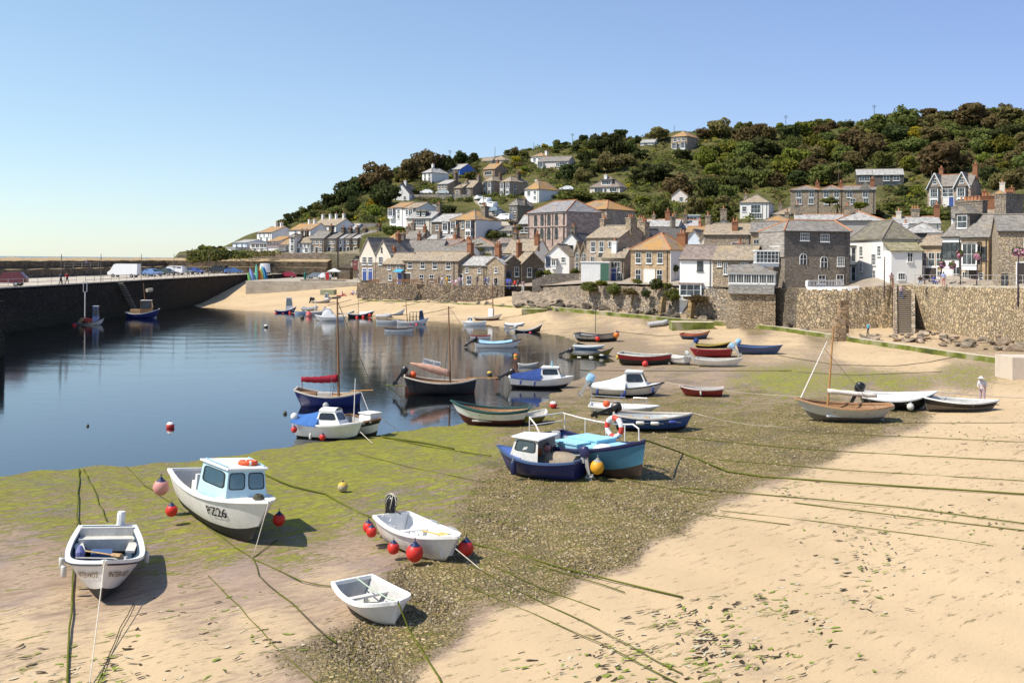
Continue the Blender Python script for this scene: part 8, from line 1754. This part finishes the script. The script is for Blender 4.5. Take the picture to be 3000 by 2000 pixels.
vill=[(1412,748,68,'green',.7,196,'big round green tree in the gap above the stone cottages'),(1430,762,40,'lime',.7,194,'lime shrub under the big round green tree'),(1440,704,58,'green',.7,214,'green tree in front of the ochre bay house'),(1470,704,40,'dark',.8,213,'dark shrub right of the ochre bay house'),(1310,632,66,'dark',.7,238,'dark bush mass below the upper road'),(1150,690,80,'green',.55,222,'wide green bush under the white semi-detached houses'),(1180,692,40,'lime',.6,221,'yellow-green bush beside the two-dormer house'),(1500,704,34,'green',.7,209,'green bush left of the chapel'),(1520,676,28,'green',.8,212,'small green bush at the chapel wing'),
(1580,812,34,'dark',.85,171,'round dark green shrub by the dark gabled house'),(1604,808,26,'lime',.9,171,'yellow-green shrub on the garden wall'),(1622,812,24,'gorse',.7,171,'yellow flowering shrub on the garden wall'),(1684,806,34,'green',.8,169,'green shrub left of the white shed'),(1640,818,60,'brown',.35,168,'low brownish growth along the garden wall'),
(1728,856,60,'green',.7,152,'bright green shrub over the wall below the white shed'),(1760,838,40,'lime',.6,152,'lime growth right of the white shed'),(1798,868,56,'green',1.0,149,'tall green shrub hanging over the rubble wall'),(1845,868,46,'brown',.7,147,'brownish shrub on the rubble wall'),(1868,832,34,'green',.6,147,'green tuft below the white doors'),(1893,872,30,'dark',1.1,146,'dark narrow shrub on the rubble wall'),(1922,850,52,'dark',.9,145,'round dark shrub before the ochre-roofed house'),(1955,848,30,'green',1.0,144,'green shrub right of the round dark one'),(1970,884,58,'green',1.0,142,'big green shrub beside the white bay cottage'),(2040,888,86,'brown',.42,139.5,'brown clipped bush under the white bay'),(1978,800,26,'dark',1.3,150,'dark climber at the side of the ochre-roofed house'),
(2560,640,70,'brown',.6,None,'brown scrub right of the stone terrace'),(2620,620,70,'green',.6,None,'green scrub below the slate-clad chalets'),(2680,640,70,'green',.6,None,'green bush left of the villa'),(2650,580,60,'dark',.8,None,'dark bush left of the gabled villa'),(2600,660,60,'gorse',.5,None,'yellow gorse below the scrub'),(2760,650,90,'green',.5,None,'green hedge in front of the villa'),(2830,650,70,'green',.5,None,'second green hedge in front of the villa'),(2430,600,60,'green',.5,200,'green bush before the stone terrace'),(2520,612,50,'lime',.6,200,'pale bush before the stone terrace'),(1700,585,90,'green',.4,None,'green hedge left of the dormer bungalow'),(1800,590,90,'green',.4,None,'green hedge below the dormer bungalow'),(1880,600,60,'lime',.6,None,'lime bush below the pine'),(2130,480,60,'lime',.7,None,'lime patch of wood right of the hilltop house'),(2090,460,60,'green',.8,None,'green tree right of the hilltop house'),(2000,470,60,'dark',.8,None,'dark tree under the hilltop house')]
for px,pb2,w,k,a,D,l in vill:
    if D and 1700<px<2090 and pb2>820: D=pw(px)[0]-1.6
    tree(px,pb2,w,k,l,a,D,'shrubs and trees in the village')
# palm in front of the terrace
p=ray(2452,625,196); e=thing('palm_tree','palm tree in front of the hillside stone terrace','palm tree',p); m=MB(); m.tube([(0,0,-.5),(.05,0,1.6)],.14,7); m.build('trunk',[bark()],e); m=MB()
for i in range(26):
    a=i*2.4; el=.9-.055*i; L_=1.5; pts=[Vector((math.cos(a)*L_*t,math.sin(a)*L_*t,1.6+L_*(el*t-.9*t*t))) for t in(0,.3,.6,1)]; sd_=Vector((-math.sin(a),math.cos(a),0))*.16
    for q in range(3): m.add([pts[q]-sd_*(1-q*.28),pts[q]+sd_*(1-q*.28),pts[q+1]+sd_*(.72-q*.28),pts[q+1]-sd_*(.72-q*.28)],[(0,1,2,3)])
m.build('fronds',[KINDS['green']],e,fixn=False)
# the rest of the wood: individuals, each checked against the houses
def blocked(px,pb2,w,asp=1.0):
    h=w*asp*.95
    for H_ in HOUSES:
        x0,x1=H_['px']; y0,y1=H_['y']
        if px+w*.42<x0 or px-w*.42>x1: continue
        if pb2>y0+ (y1-y0)*.35 and pb2-h<y1-2: return True
        if y0<=pb2: 
            return True
    return False
YLOW=([560,800,900,1000,1100,1200,1320,1500,1700,1850,1950,2150,2300,2500,2600,2700,2900,3100],[742,722,690,655,640,585,560,575,580,640,660,648,600,560,640,660,640,640])
named=[]
cnt={}
def near_label(px,pb2,k):
    best=min(HOUSES,key=lambda q:abs((q['px'][0]+q['px'][1])/2-px)+1.5*abs(q['y'][1]-pb2))
    return best
WORDS={'dark':'dark green','green':'mid green','brown':'olive-brown','lime':'pale lime-green','gorse':'yellow-flecked'}
tries=0; placed=0
while placed<205 and tries<6000:
    tries+=1
    px=tr_.uniform(585,3040); yt=hcol(px)[2]; yl=float(np.interp(px,*YLOW)); pb2=tr_.uniform(yt+2,yl)
    right=px>1750
    w=tr_.uniform(46,92) if right else tr_.uniform(26,52)
    if px<1160: w=tr_.uniform(40,75)
    if pb2<yt+25: w*=.62
    asp=tr_.uniform(.75,1.15)
    if blocked(px,pb2,w,asp): continue
    if any((px-x)**2+((pb2-y)*1.6)**2<(.27*(w+q))**2 for x,y,q in TREES): continue
    k=tr_.choices(['dark','green','brown','lime','gorse'],[.24,.3,.34,.10,.02] if right else [.3,.42,.14,.12,.02])[0]
    pos=('seaward wood on the left' if px<1180 else 'gardens of the left hill' if px<1560 else 'slope around the bungalows' if px<1900 else 'slope around the hilltop house' if px<2150 else 'middle of the right-hand wood' if px<2560 else 'wood around the gabled villa')
    size='small' if w<42 else 'middling' if w<64 else 'large'
    tree(px,pb2,w,k,'%s %s %s in the %s'%(size,WORDS[k],'tree' if w*hdepth(px,pb2)/F*.525>1.9 else 'shrub',pos),asp,None,'%s %s crowns in the %s'%(size,WORDS[k],pos)); placed+=1
# undergrowth: hedges, bramble and bracken nobody could count
ur=random.Random(21); m=MB()
def leafpatch(c,rad,n,s0):
    for k in range(n):
        u=Vector((ur.gauss(0,1),ur.gauss(0,1),abs(ur.gauss(0,.8)))).normalized(); p=c+Vector((u.x*rad,u.y*rad,u.z*rad*.75))*ur.uniform(.5,1.05)
        nn=(u+Vector((ur.gauss(0,.6),ur.gauss(0,.6),ur.gauss(0,.6)))).normalized(); a=nn.cross(Vector((.2,.3,1))).normalized(); b=nn.cross(a); s=s0*ur.uniform(.6,1.2)
        m.add([p-a*s-b*s*.6,p+a*s*.3-b*s*.8,p+a*s,p+b*s*.8],[(0,1,2,3)],MI)
N=0
while N<3800:
    px=ur.uniform(560,3080); yb,d0,yt,d1=hcol(px); yl=float(np.interp(px,*YLOW))+28; py=ur.uniform(yt-1,yl)
    bad=False
    for H_ in HOUSES:
        x0,x1=H_['px']; y0,y1=H_['y']
        if x0-6<px<x1+8 and y0<py<y1+3: bad=True; break
    if bad or (1388<px<1490 and 575<py<668 and abs(px-np.interp(py,[y for x,y in LANE],[x for x,y in LANE]))<24) : continue
    if 1180<px<1400 and 568<py<584: continue
    N+=1; MI=ur.choices([0,1,2,3,4],[.3,.34,.24,.1,.02])[0]
    c=hill(px,py); leafpatch(c+Vector((0,0,.1)),ur.uniform(.7,1.9),26,.36)
tag(m.build('undergrowth',list(KINDS.values()),fixn=False),kind='stuff')
# ---------------------------------------------------------------- ropes, buoys, rocks, pebbles
RW=rope_mat((.13,.12,.05),.8); RD=rope_mat((.09,.075,.05),.15); RP=plain((.6,.53,.42),.9); RG=rope_mat((.2,.22,.03),1.0); RO=rope_mat((.22,.19,.08),.35)
rr_=random.Random(5)
def rope(label,pts,r=.022,mat=RW,start=None,end=None,name='mooring_rope',sag=0.0,group='mooring lines across the harbour floor'):
    P=[]
    for x,y in pts:
        p=G(x,y); P.append(p)
    PP=[]
    for i in range(len(P)-1):
        n=max(2,int((P[i+1]-P[i]).length/.8))
        for j in range(n):
            q=P[i].lerp(P[i+1],j/n)+Vector((.018*rr_.gauss(0,1),.018*rr_.gauss(0,1),0)); q.z=max(zf(q.x,q.y),-.3)+r*.8+.02; PP.append(q)
    if P: q=P[-1].copy(); q.z=max(zf(q.x,q.y),-.3)+r*.8+.02; PP.append(q)
    if start is not None: 
        a=Vector(start); b=PP[0]; PP=[a.lerp(b,k/6)+Vector((0,0,-sag*math.sin(math.pi*k/6))) for k in range(6)]+PP
    if end is not None:
        a=PP[-1]; b=Vector(end); PP=PP+[a.lerp(b,k/6) for k in range(1,7)]
    r=r*.72; m=MB(); m.tube(PP,r,5); return tag(m.build(name,[mat],smooth=True),label,'rope',group)
BO=BOATS
def bow_of(lbl,t=1.0,dz=0): h=BO[lbl]; return world(h,h.pt(t,1,1)+Vector((0,-h.pt(t,1,1).y,dz)))
IN='white clinker boat with gold lettering on both bows and a dark blue inside'; PZL='white fishing boat numbered PZ26 with a pale blue cabin'
rope('thick weedy green rope running to the bottom edge left of the gold-lettered boat',[(233,1376),(225,1533),(215,1650),(211,1758),(204,1839),(200,1920),(198,2010)],.035,RG)
rope('weedy green rope from the waterline to the stern of the gold-lettered boat',[(244,1376),(275,1440),(312,1528)],.03,RG)
rope('taut pale rope from the bow of the gold-lettered boat to the bottom edge',[(262,2010)],.018,RP,start=bow_of(IN))
rope('dark rope from the gold-lettered boat to the bottom edge',[(387,1769),(340,1880),(284,2010)],.016,RD)
rope('pale rope dropping from the bow of the PZ26 boat',[(742,1632)],.017,RP,start=bow_of(PZL))
rope('dark rope running right from the foot of the PZ26 bow line',[(742,1636),(812,1584)],.02,RD)
rope('dark chain-like rope from the PZ26 mooring towards the pram',[(742,1640),(760,1690),(850,1770),(920,1835),(985,1886)],.028,RD)
rope('weedy brown rope from the PZ26 mooring to the stern of the pram',[(742,1640),(880,1705),(930,1716),(985,1722)],.028,RO)
rope('thin olive rope crossing the mud to the bottom edge left of the pram',[(612,1690),(700,1780),(800,1890),(927,2005)],.02,RO)
rope('faint green line from the waterline to the PZ26 mooring',[(370,1367),(420,1420),(510,1480),(640,1570),(742,1640)],.022,RW)
rope('green weedy rope behind the PZ26 boat towards the red-fendered dinghy',[(760,1385),(850,1425),(950,1450),(1030,1495),(1085,1520)],.05,RG)
rope('long thick green rope from the red-fendered dinghy over the sand',[(1353,1588),(1510,1627),(1620,1660),(1723,1687),(1850,1717),(2000,1753)],.035,RG)
rope('second green rope beside the long thick one',[(1480,1625),(1600,1665),(1700,1695),(1830,1738)],.022,RW)
rope('pale bow rope of the red-fendered dinghy',[(1412,1674)],.02,RP,start=world(DING,(DING.x(.98,.6),0,.6)))
rope('brown rope continuing from the dinghy bow rope to the bottom edge',[(1412,1674),(1510,1728),(1723,1830),(1860,1905),(2000,1978)],.02,RO)
rope('olive rope running to the bottom edge right of the pram',[(1315,1694),(1489,1771),(1640,1835),(1765,1890),(1985,2005)],.02,RO)
rope('short olive rope ending on the sand',[(1446,1662),(1595,1728),(1757,1789)],.02,RW)
rope('weedy rope from the bow of the pram to the bottom edge',[(1198,1848),(1225,1890),(1272,1966),(1295,2010)],.03,RG,start=world(PRAM,(PRAM.x(1,1),0,.66)))
TB='teal fishing boat with pale blue hatches and a red and white lifebuoy'
rope('thick green rope from the teal boat across the gravel to the right edge',[(2000,1330),(2135,1384),(2233,1400),(2542,1422),(2800,1438),(3040,1454)],.05,RG,start=bow_of(TB))
for l,pts,r,mt in (('upper long rope across the right sand, under the blue open boat',[(1960,1280),(2325,1315),(2542,1329),(3040,1355)],.03,RW),('second long rope across the right sand',[(2098,1348),(2488,1380),(3040,1413)],.025,RW),('third long rope across the right sand, below the thick green one',[(1990,1430),(2379,1464),(2650,1489),(3040,1541)],.03,RW),('fourth long rope across the right sand',[(2325,1475),(2542,1502),(3040,1562)],.03,RO),('fifth thin rope across the right sand',[(2108,1497),(2434,1535),(2705,1570),(2910,1602)],.02,RO),('short green rope at the edge of the gravel',[(2043,1505),(2180,1523),(2314,1540)],.022,RW),
 ('rope crossing under the grey-white sailing boat to the right edge',[(2271,1261),(2600,1278),(3040,1299)],.025,RO),('rope just below the grey-white sailing boat',[(2325,1215),(2650,1240),(3040,1240)],.022,RD),('dark rope across the mud behind the white-tarped boat',[(1696,1085),(1895,1088),(2320,1087)],.035,RD),('dark line sagging across the sand to the pipe',[(2280,1042),(2450,1070),(2617,1074),(2720,1062),(2800,1046)],.035,RD),('dark rope between the SS131 boat and the varnished boat',[(1814,972),(1882,980),(1935,985),(1992,982)],.035,RD),('rope lying behind the grey-white sailing boat',[(2280,1088),(2500,1100),(2760,1090)],.03,RO),
 ('first line over the far sand behind the cabin boat',[(960,895),(1000,886),(1029,879)],.05,RD),('second line over the far sand to the boulder wall',[(990,903),(1078,884),(1121,876)],.05,RD),('third line over the far sand behind the caged launch',[(1180,898),(1231,886)],.05,RD),('fourth line over the far sand right of the caged launch',[(1240,920),(1282,912),(1330,900)],.05,RD),('line over the far sand near the maroon-bottomed mast boat',[(1472,932),(1540,920),(1600,913)],.05,RD),
 ('lower olive rope below the navy cuddy boat',[(1730,1380),(1900,1420),(2080,1455)],.025,RW),('weed-covered line left of the navy cuddy boat',[(1110,1278),(1250,1310),(1440,1338)],.035,RG),('thin line across the green weed above the red-fendered dinghy',[(1050,1330),(1200,1370),(1420,1415)],.022,RW),('weedy rope at the stern of the blue-tarped boat by the water',[(1120,1283),(1240,1300),(1330,1318)],.06,RG)):
    rope(l,pts,r,mt)
rope('pale bow line of the white-tarped cabin boat',[(2430,1166)],.02,RP,start=bow_of('white cabin boat with a white tarp and a pale blue hooded outboard'),sag=.2)
rope('pale bow line of the blue open boat',[(2325,1253)],.022,RP,start=bow_of('blue open boat with pale benches and a tilted black outboard'),sag=.2)
rope('pale thick bow line of the black boat to the right edge',[(3060,1168)],.03,RP,start=bow_of('black boat with a white inside and black outboard behind the grey-white sailing boat'),sag=.1)
rope('white bow line of the blue sailing boat',[(1090,1232)],.02,LB_W,start=bow_of('blue sailing boat with a red furled sail and long bowsprit'))
rope('white bow line of the black and white boat reaching the weed',[(1168,1263)],.022,LB_W,start=bow_of('black and white boat with a bare pole, partly hidden by the blue-tarped boat'))
rope('pale anchor rope at the bow of the blue-tarped boat',[(1092,1302)],.025,RP,start=bow_of('white cabin boat with a blue tarp and red fenders at the water edge',.95,-.4))
rope('weedy stern line of the black sailing boat',[(1105,1128),(1180,1178)],.04,RG,start=world(BO['black sailing boat with a FOR SALE sign above its tan furled sail'],(BO['black sailing boat with a FOR SALE sign above its tan furled sail'].x(0,1),0,.8)))
rope('pale mooring line from the boulder wall to the far sand',[(1250,893)],.05,RP,start=at_depth_z(1366,175.5,4.8))
def buoy(label,px,py,r,cols,water=True,name='buoy'):
    p=onz(px,py,.0) if water else G(px,py); e=thing(name,label,'buoy',(p.x,p.y,(r*.45 if water else p.z+r*.92)))
    m=MB(); m.sphere((0,0,0),r,14); 
    fs=[]
    for i,f in enumerate(m.f):
        zc=sum(m.v[k][2] for k in f)/len(f); m.m[i]=0 if zc<r*.25 else 1
    m.build('float',cols,e,smooth=True); m=MB(); m.lathe([(.2*r,r*.9),(.15*r,r*1.2),(.05*r,r*1.25)],8); m.build('eye',[plain((.05,.05,.08),.6)],e)
RB=paint((.6,.04,.03),.45,.2); PK=paint((.6,.2,.18),.5,.3); YL=paint((.65,.42,.05),.5,.2); DKB=paint((.1,.09,.06),.6,.3); CRB=paint((.55,.45,.3),.6,.4)
buoy('red and white round buoy floating alone in the near water',499,1252,.22,[RB,LB_W]); buoy('pink and white buoy lying on the weed right of the maroon-bottomed boat',1621,1196,.24,[RB,LB_W],False); buoy('yellowish weedy buoy lying on the green mud',1004,1440,.2,[CRB,YL],False); buoy('dark small buoy left of the blue-tarped boat',835,1212,.12,[DKB,DKB]); buoy('tiny dark buoy in the near water left of the red and white one',257,1248,.08,[DKB,DKB]); buoy('red buoy lying below the dark red boat',1890,1074,.27,[RB,RB],False)
buoy('yellow and black buoy beside the black sailing boat',1434,1098,.22,[DKB,YL]); buoy('small orange buoy in the middle shallows',1511,1044,.2,[YL,ORANGE]); buoy('red buoy left of the small white cabin boat',1380,930,.3,[RB,RB]); buoy('red buoy right of the caged launch',1298,929,.3,[RB,RB]); buoy('white buoy in the far water left of the cabin boat',779,959,.28,[DKB,LB_W]); buoy('large pink buoy left of the far cabin boat',905,926,.5,[PK,RB]); buoy('black buoy left of the large pink one',885,932,.32,[DKB,DKB])
# rocks
rk=random.Random(9); RM={}
def rock_mesh(seed,mat):
    r=random.Random(seed); bm=bmesh.new(); bmesh.ops.create_icosphere(bm,subdivisions=2,radius=1)
    pl=[(Vector((r.gauss(0,1),r.gauss(0,1),r.gauss(0,1))).normalized(),r.uniform(.55,.85)) for _ in range(9)]
    pl+= [(Vector((r.gauss(0,1),r.gauss(0,1),r.gauss(0,1))).normalized(),r.uniform(.45,.7)) for _ in range(4)]
    for v in bm.verts:
        for n,d in pl:
            k=v.co.dot(n)
            if k>d: v.co-=n*(k-d)
        v.co+=v.co.normalized()*r.uniform(-.05,.05)
        v.co.z*=.75; v.co.y*=.85
    me=bpy.data.meshes.new('rock'); bm.to_mesh(me); bm.free(); me.materials.append(mat); return me
RK_D=[rock_mesh(i,rock((.1,.083,.062))) for i in range(6)]; RK_L=[rock_mesh(20+i,rock((.34,.26,.19))) for i in range(6)]; RK_M=[rock_mesh(40+i,rock((.2,.165,.12))) for i in range(4)]
def rocks(poly,n,ms,s0,s1,label,group,off=0):
    for i in range(n):
        f=rk.random()*(len(poly)-1); k=int(f); f-=k; a,b=poly[k],poly[min(k+1,len(poly)-1)]
        x=a[0]+(b[0]-a[0])*f; yt=a[1]+(b[1]-a[1])*f; yb_=a[2]+(b[2]-a[2])*f; y=yt+(yb_-yt)*rk.random()**.9
        p=G(x,y); s=rk.uniform(s0,s1)*(1 if rk.random()<.6 else .6); p.z+=s*.15+max(0,(yb_-y)/max(1,yb_-yt))*off
        o=link('rock',rk.choice(ms),None,p,(rk.uniform(-.4,.4),rk.uniform(-.4,.4),rk.uniform(0,6.28)),(s*rk.uniform(.9,1.5),s,s*rk.uniform(.6,1))); tag(o,label,'rock',group)
rocks([(1512,880,902),(1600,886,908),(1700,896,915),(1850,905,922),(1980,918,934),(2160,934,950)],110,RK_D+RK_M,.35,1.0,'dark weedy boulder in the rubble bank behind the pipe','dark boulders behind the pipe',.1)
rocks([(2150,938,952),(2290,950,965),(2400,970,984)],26,RK_D+RK_M,.3,.8,'dark boulder at the foot of the conservatory tower','boulders under the conservatory',.2)
rocks([(2640,985,1000),(2720,988,1012),(2850,995,1024),(3000,1000,1030),(3090,1005,1035)],80,RK_L+RK_M,.3,.85,'pale angular boulder heaped at the foot of the right harbour wall','pale boulders below the right wall',.5)
rocks([(2440,980,992),(2560,985,1000),(2640,985,1002)],16,RK_L+RK_M,.3,.8,'flat pale rock between the buttress and the beach steps','flat rocks by the beach steps',.1)
rocks([(1056,874,880),(1250,880,886),(1480,889,895)],34,RK_M+RK_L,.25,.7,'small rock along the foot of the far boulder wall','rocks under the far wall',.1)
rocks([(1560,862,890),(1640,865,895),(1710,872,900)],34,RK_L+RK_M,.4,1.0,'brown rock on the bank below the angular concrete wall','brown rocks below the concrete wall',.3)
# pebbles on the gravel bank, seaweed scraps on the sand
def field(px,py):
    return smooth_idw(ZS,np.array([float(px)]),np.array([float(py)]),3)[0]
pr=random.Random(31); m=MB(); n=0
n_c=60000; X=np.array([pr.uniform(560,2750) for _ in range(n_c)]); Y=np.array([1180+(2010-1180)*pr.random()**.8 for _ in range(n_c)]); Fd=smooth_idw(ZS,X,Y,3)
PT=[onz(x,y,.45) for x,y in zip(X,Y)]; ZZ=zfloor(np.array([p.x for p in PT]),np.array([p.y for p in PT]))
OCT=[(1,0,0),(0,1,0),(-1,0,0),(0,-1,0),(0,0,1)]
for i,p in enumerate(PT):
    if pr.random()>max(0,(Fd[i,2]-.25))*1.1: continue
    s=pr.uniform(.016,.042)*(1.5 if pr.random()<.1 else 1)*(1+p.y/90); a=pr.uniform(0,3.14); ca,sa=math.cos(a),math.sin(a); e_=pr.uniform(.6,1)
    q=(onz(X[i],Y[i],float(ZZ[i])))
    m.add([(q.x+(u*ca-v*e_*sa)*s,q.y+(u*sa+v*e_*ca)*s,float(ZZ[i])+w*s*.75) for u,v,w in OCT],[(0,1,4),(1,2,4),(2,3,4),(3,0,4)],pr.choices([0,1,2],[.5,.36,.14])[0]); n+=1
tag(m.build('pebbles',[plain((.13,.1,.055),.85),plain((.23,.18,.105),.85),plain((.4,.33,.22),.85)],fixn=False),kind='stuff')
m=MB()
SPOTS=[(2330,1770,130,26,130),(2560,1640,90,40,70),(2260,1890,120,50,110),(2050,1830,70,30,60),(2100,1950,90,40,90),(1850,1900,60,50,60),(2750,1500,120,25,60),(2850,1280,90,20,50),(2650,1240,90,20,40),(1700,1960,90,30,50),(2420,1810,60,30,40),(2960,1560,60,60,40),(2500,1560,90,20,40),(2330,1440,60,16,40),(450,1920,200,50,60),(650,1850,120,60,60),(200,1960,150,30,50)]
for cx,cy,sx,sy,k in SPOTS:
    for i in range(k):
        x,y=pr.gauss(cx,sx),pr.gauss(cy,sy)
        if y>2010 or y<1180: continue
        p=G(x,y); a=pr.gauss(.55,.5); L_=pr.uniform(.06,.3); w=pr.uniform(.012,.045); mi=pr.choices([0,1,2],[.42,.36,.22])[0]; pts=[]
        d=Vector((math.cos(a),math.sin(a),0)); nrm=Vector((-d.y,d.x,0)); cv=pr.uniform(-.3,.3)
        L=[p+d*L_*(t-.5)+nrm*cv*L_*(t-.5)**2*3+Vector((0,0,.015+.02*pr.random())) for t in(0,.33,.66,1)]
        for q in range(3): m.add([L[q]-nrm*w*(.5+.5*(q>0)),L[q]+nrm*w*(.5+.5*(q>0)),L[q+1]+nrm*w*(.5+.5*(q<2)),L[q+1]-nrm*w*(.5+.5*(q<2))],[(0,1,2,3)],mi)
tag(m.build('seaweed_scraps',[plain((.045,.03,.015),.8),plain((.2,.25,.03),.8),plain((.5,.44,.3),.9)],fixn=False),kind='stuff')
# ---------------------------------------------------------------- camera, light
cam=bpy.data.cameras.new('camera'); co=bpy.data.objects.new('camera',cam); COL.objects.link(co)
cam.sensor_width=36; cam.sensor_fit='HORIZONTAL'; cam.lens=36*F/3000
cam.shift_y=(YC-1000)/3000.0
cam.clip_start=.5; cam.clip_end=20000
Mx=Matrix(((cR,-sR,0),(0,0,-1),(sR,cR,0)))   # columns: right, up, back
co.matrix_world=Matrix.Translation((0,0,CAMZ))@Mx.to_4x4()
scene.camera=co
SUN_EL=R(53); SUN_AZ=R(-78)    # from the left, slightly behind the viewer (azimuth from -y)
sd=Vector((-math.cos(SUN_EL)*math.cos(R(22)),-math.cos(SUN_EL)*math.sin(R(22)),math.sin(SUN_EL)))  # towards the sun
sl=bpy.data.lights.new('sun','SUN'); sl.energy=4.5; sl.angle=R(.5); sl.color=(1,.93,.82)
so=bpy.data.objects.new('sun',sl); COL.objects.link(so); so.rotation_euler=sd.to_track_quat('Z','Y').to_euler(); so.location=(0,0,80)
wd=bpy.data.worlds.new('World'); scene.world=wd; wd.use_nodes=True
nt=wd.node_tree; bg=nt.nodes['Background']; sk=nt.nodes.new('ShaderNodeTexSky'); sk.sky_type='NISHITA'; sk.sun_disc=False
sk.sun_elevation=SUN_EL; sk.sun_rotation=math.atan2(sd.x,sd.y); sk.altitude=0; sk.air_density=1.0; sk.dust_density=.15; sk.ozone_density=2.0
tint=nt.nodes.new('ShaderNodeMix'); tint.data_type='RGBA'; tint.blend_type='MULTIPLY'; tint.inputs[0].default_value=1; tc=nt.nodes.new('ShaderNodeTexCoord'); sx=nt.nodes.new('ShaderNodeSeparateXYZ'); nt.links.new(tc.outputs['Generated'],sx.inputs[0])   # the sky is brighter towards the sun's side
mr=nt.nodes.new('ShaderNodeMapRange'); mr.inputs[1].default_value=-.5; mr.inputs[2].default_value=.5; nt.links.new(sx.outputs[0],mr.inputs[0])
tg=nt.nodes.new('ShaderNodeMix'); tg.data_type='RGBA'; tg.inputs[6].default_value=(1.13,1.27,1.36,1); tg.inputs[7].default_value=(.82,.9,1.22,1); nt.links.new(mr.outputs[0],tg.inputs[0]); nt.links.new(tg.outputs[2],tint.inputs[7])
gm=nt.nodes.new('ShaderNodeGamma'); gm.inputs[1].default_value=.72; nt.links.new(sk.outputs[0],gm.inputs[0]); nt.links.new(gm.outputs[0],tint.inputs[6]); nt.links.new(tint.outputs[2],bg.inputs[0]); bg.inputs[1].default_value=.14
vs_=scene.view_settings; vs_.view_transform='Standard'; vs_.look='None'; vs_.gamma=1; vs_.exposure=.5
scene.cycles.max_bounces=6; scene.cycles.transparent_max_bounces=12
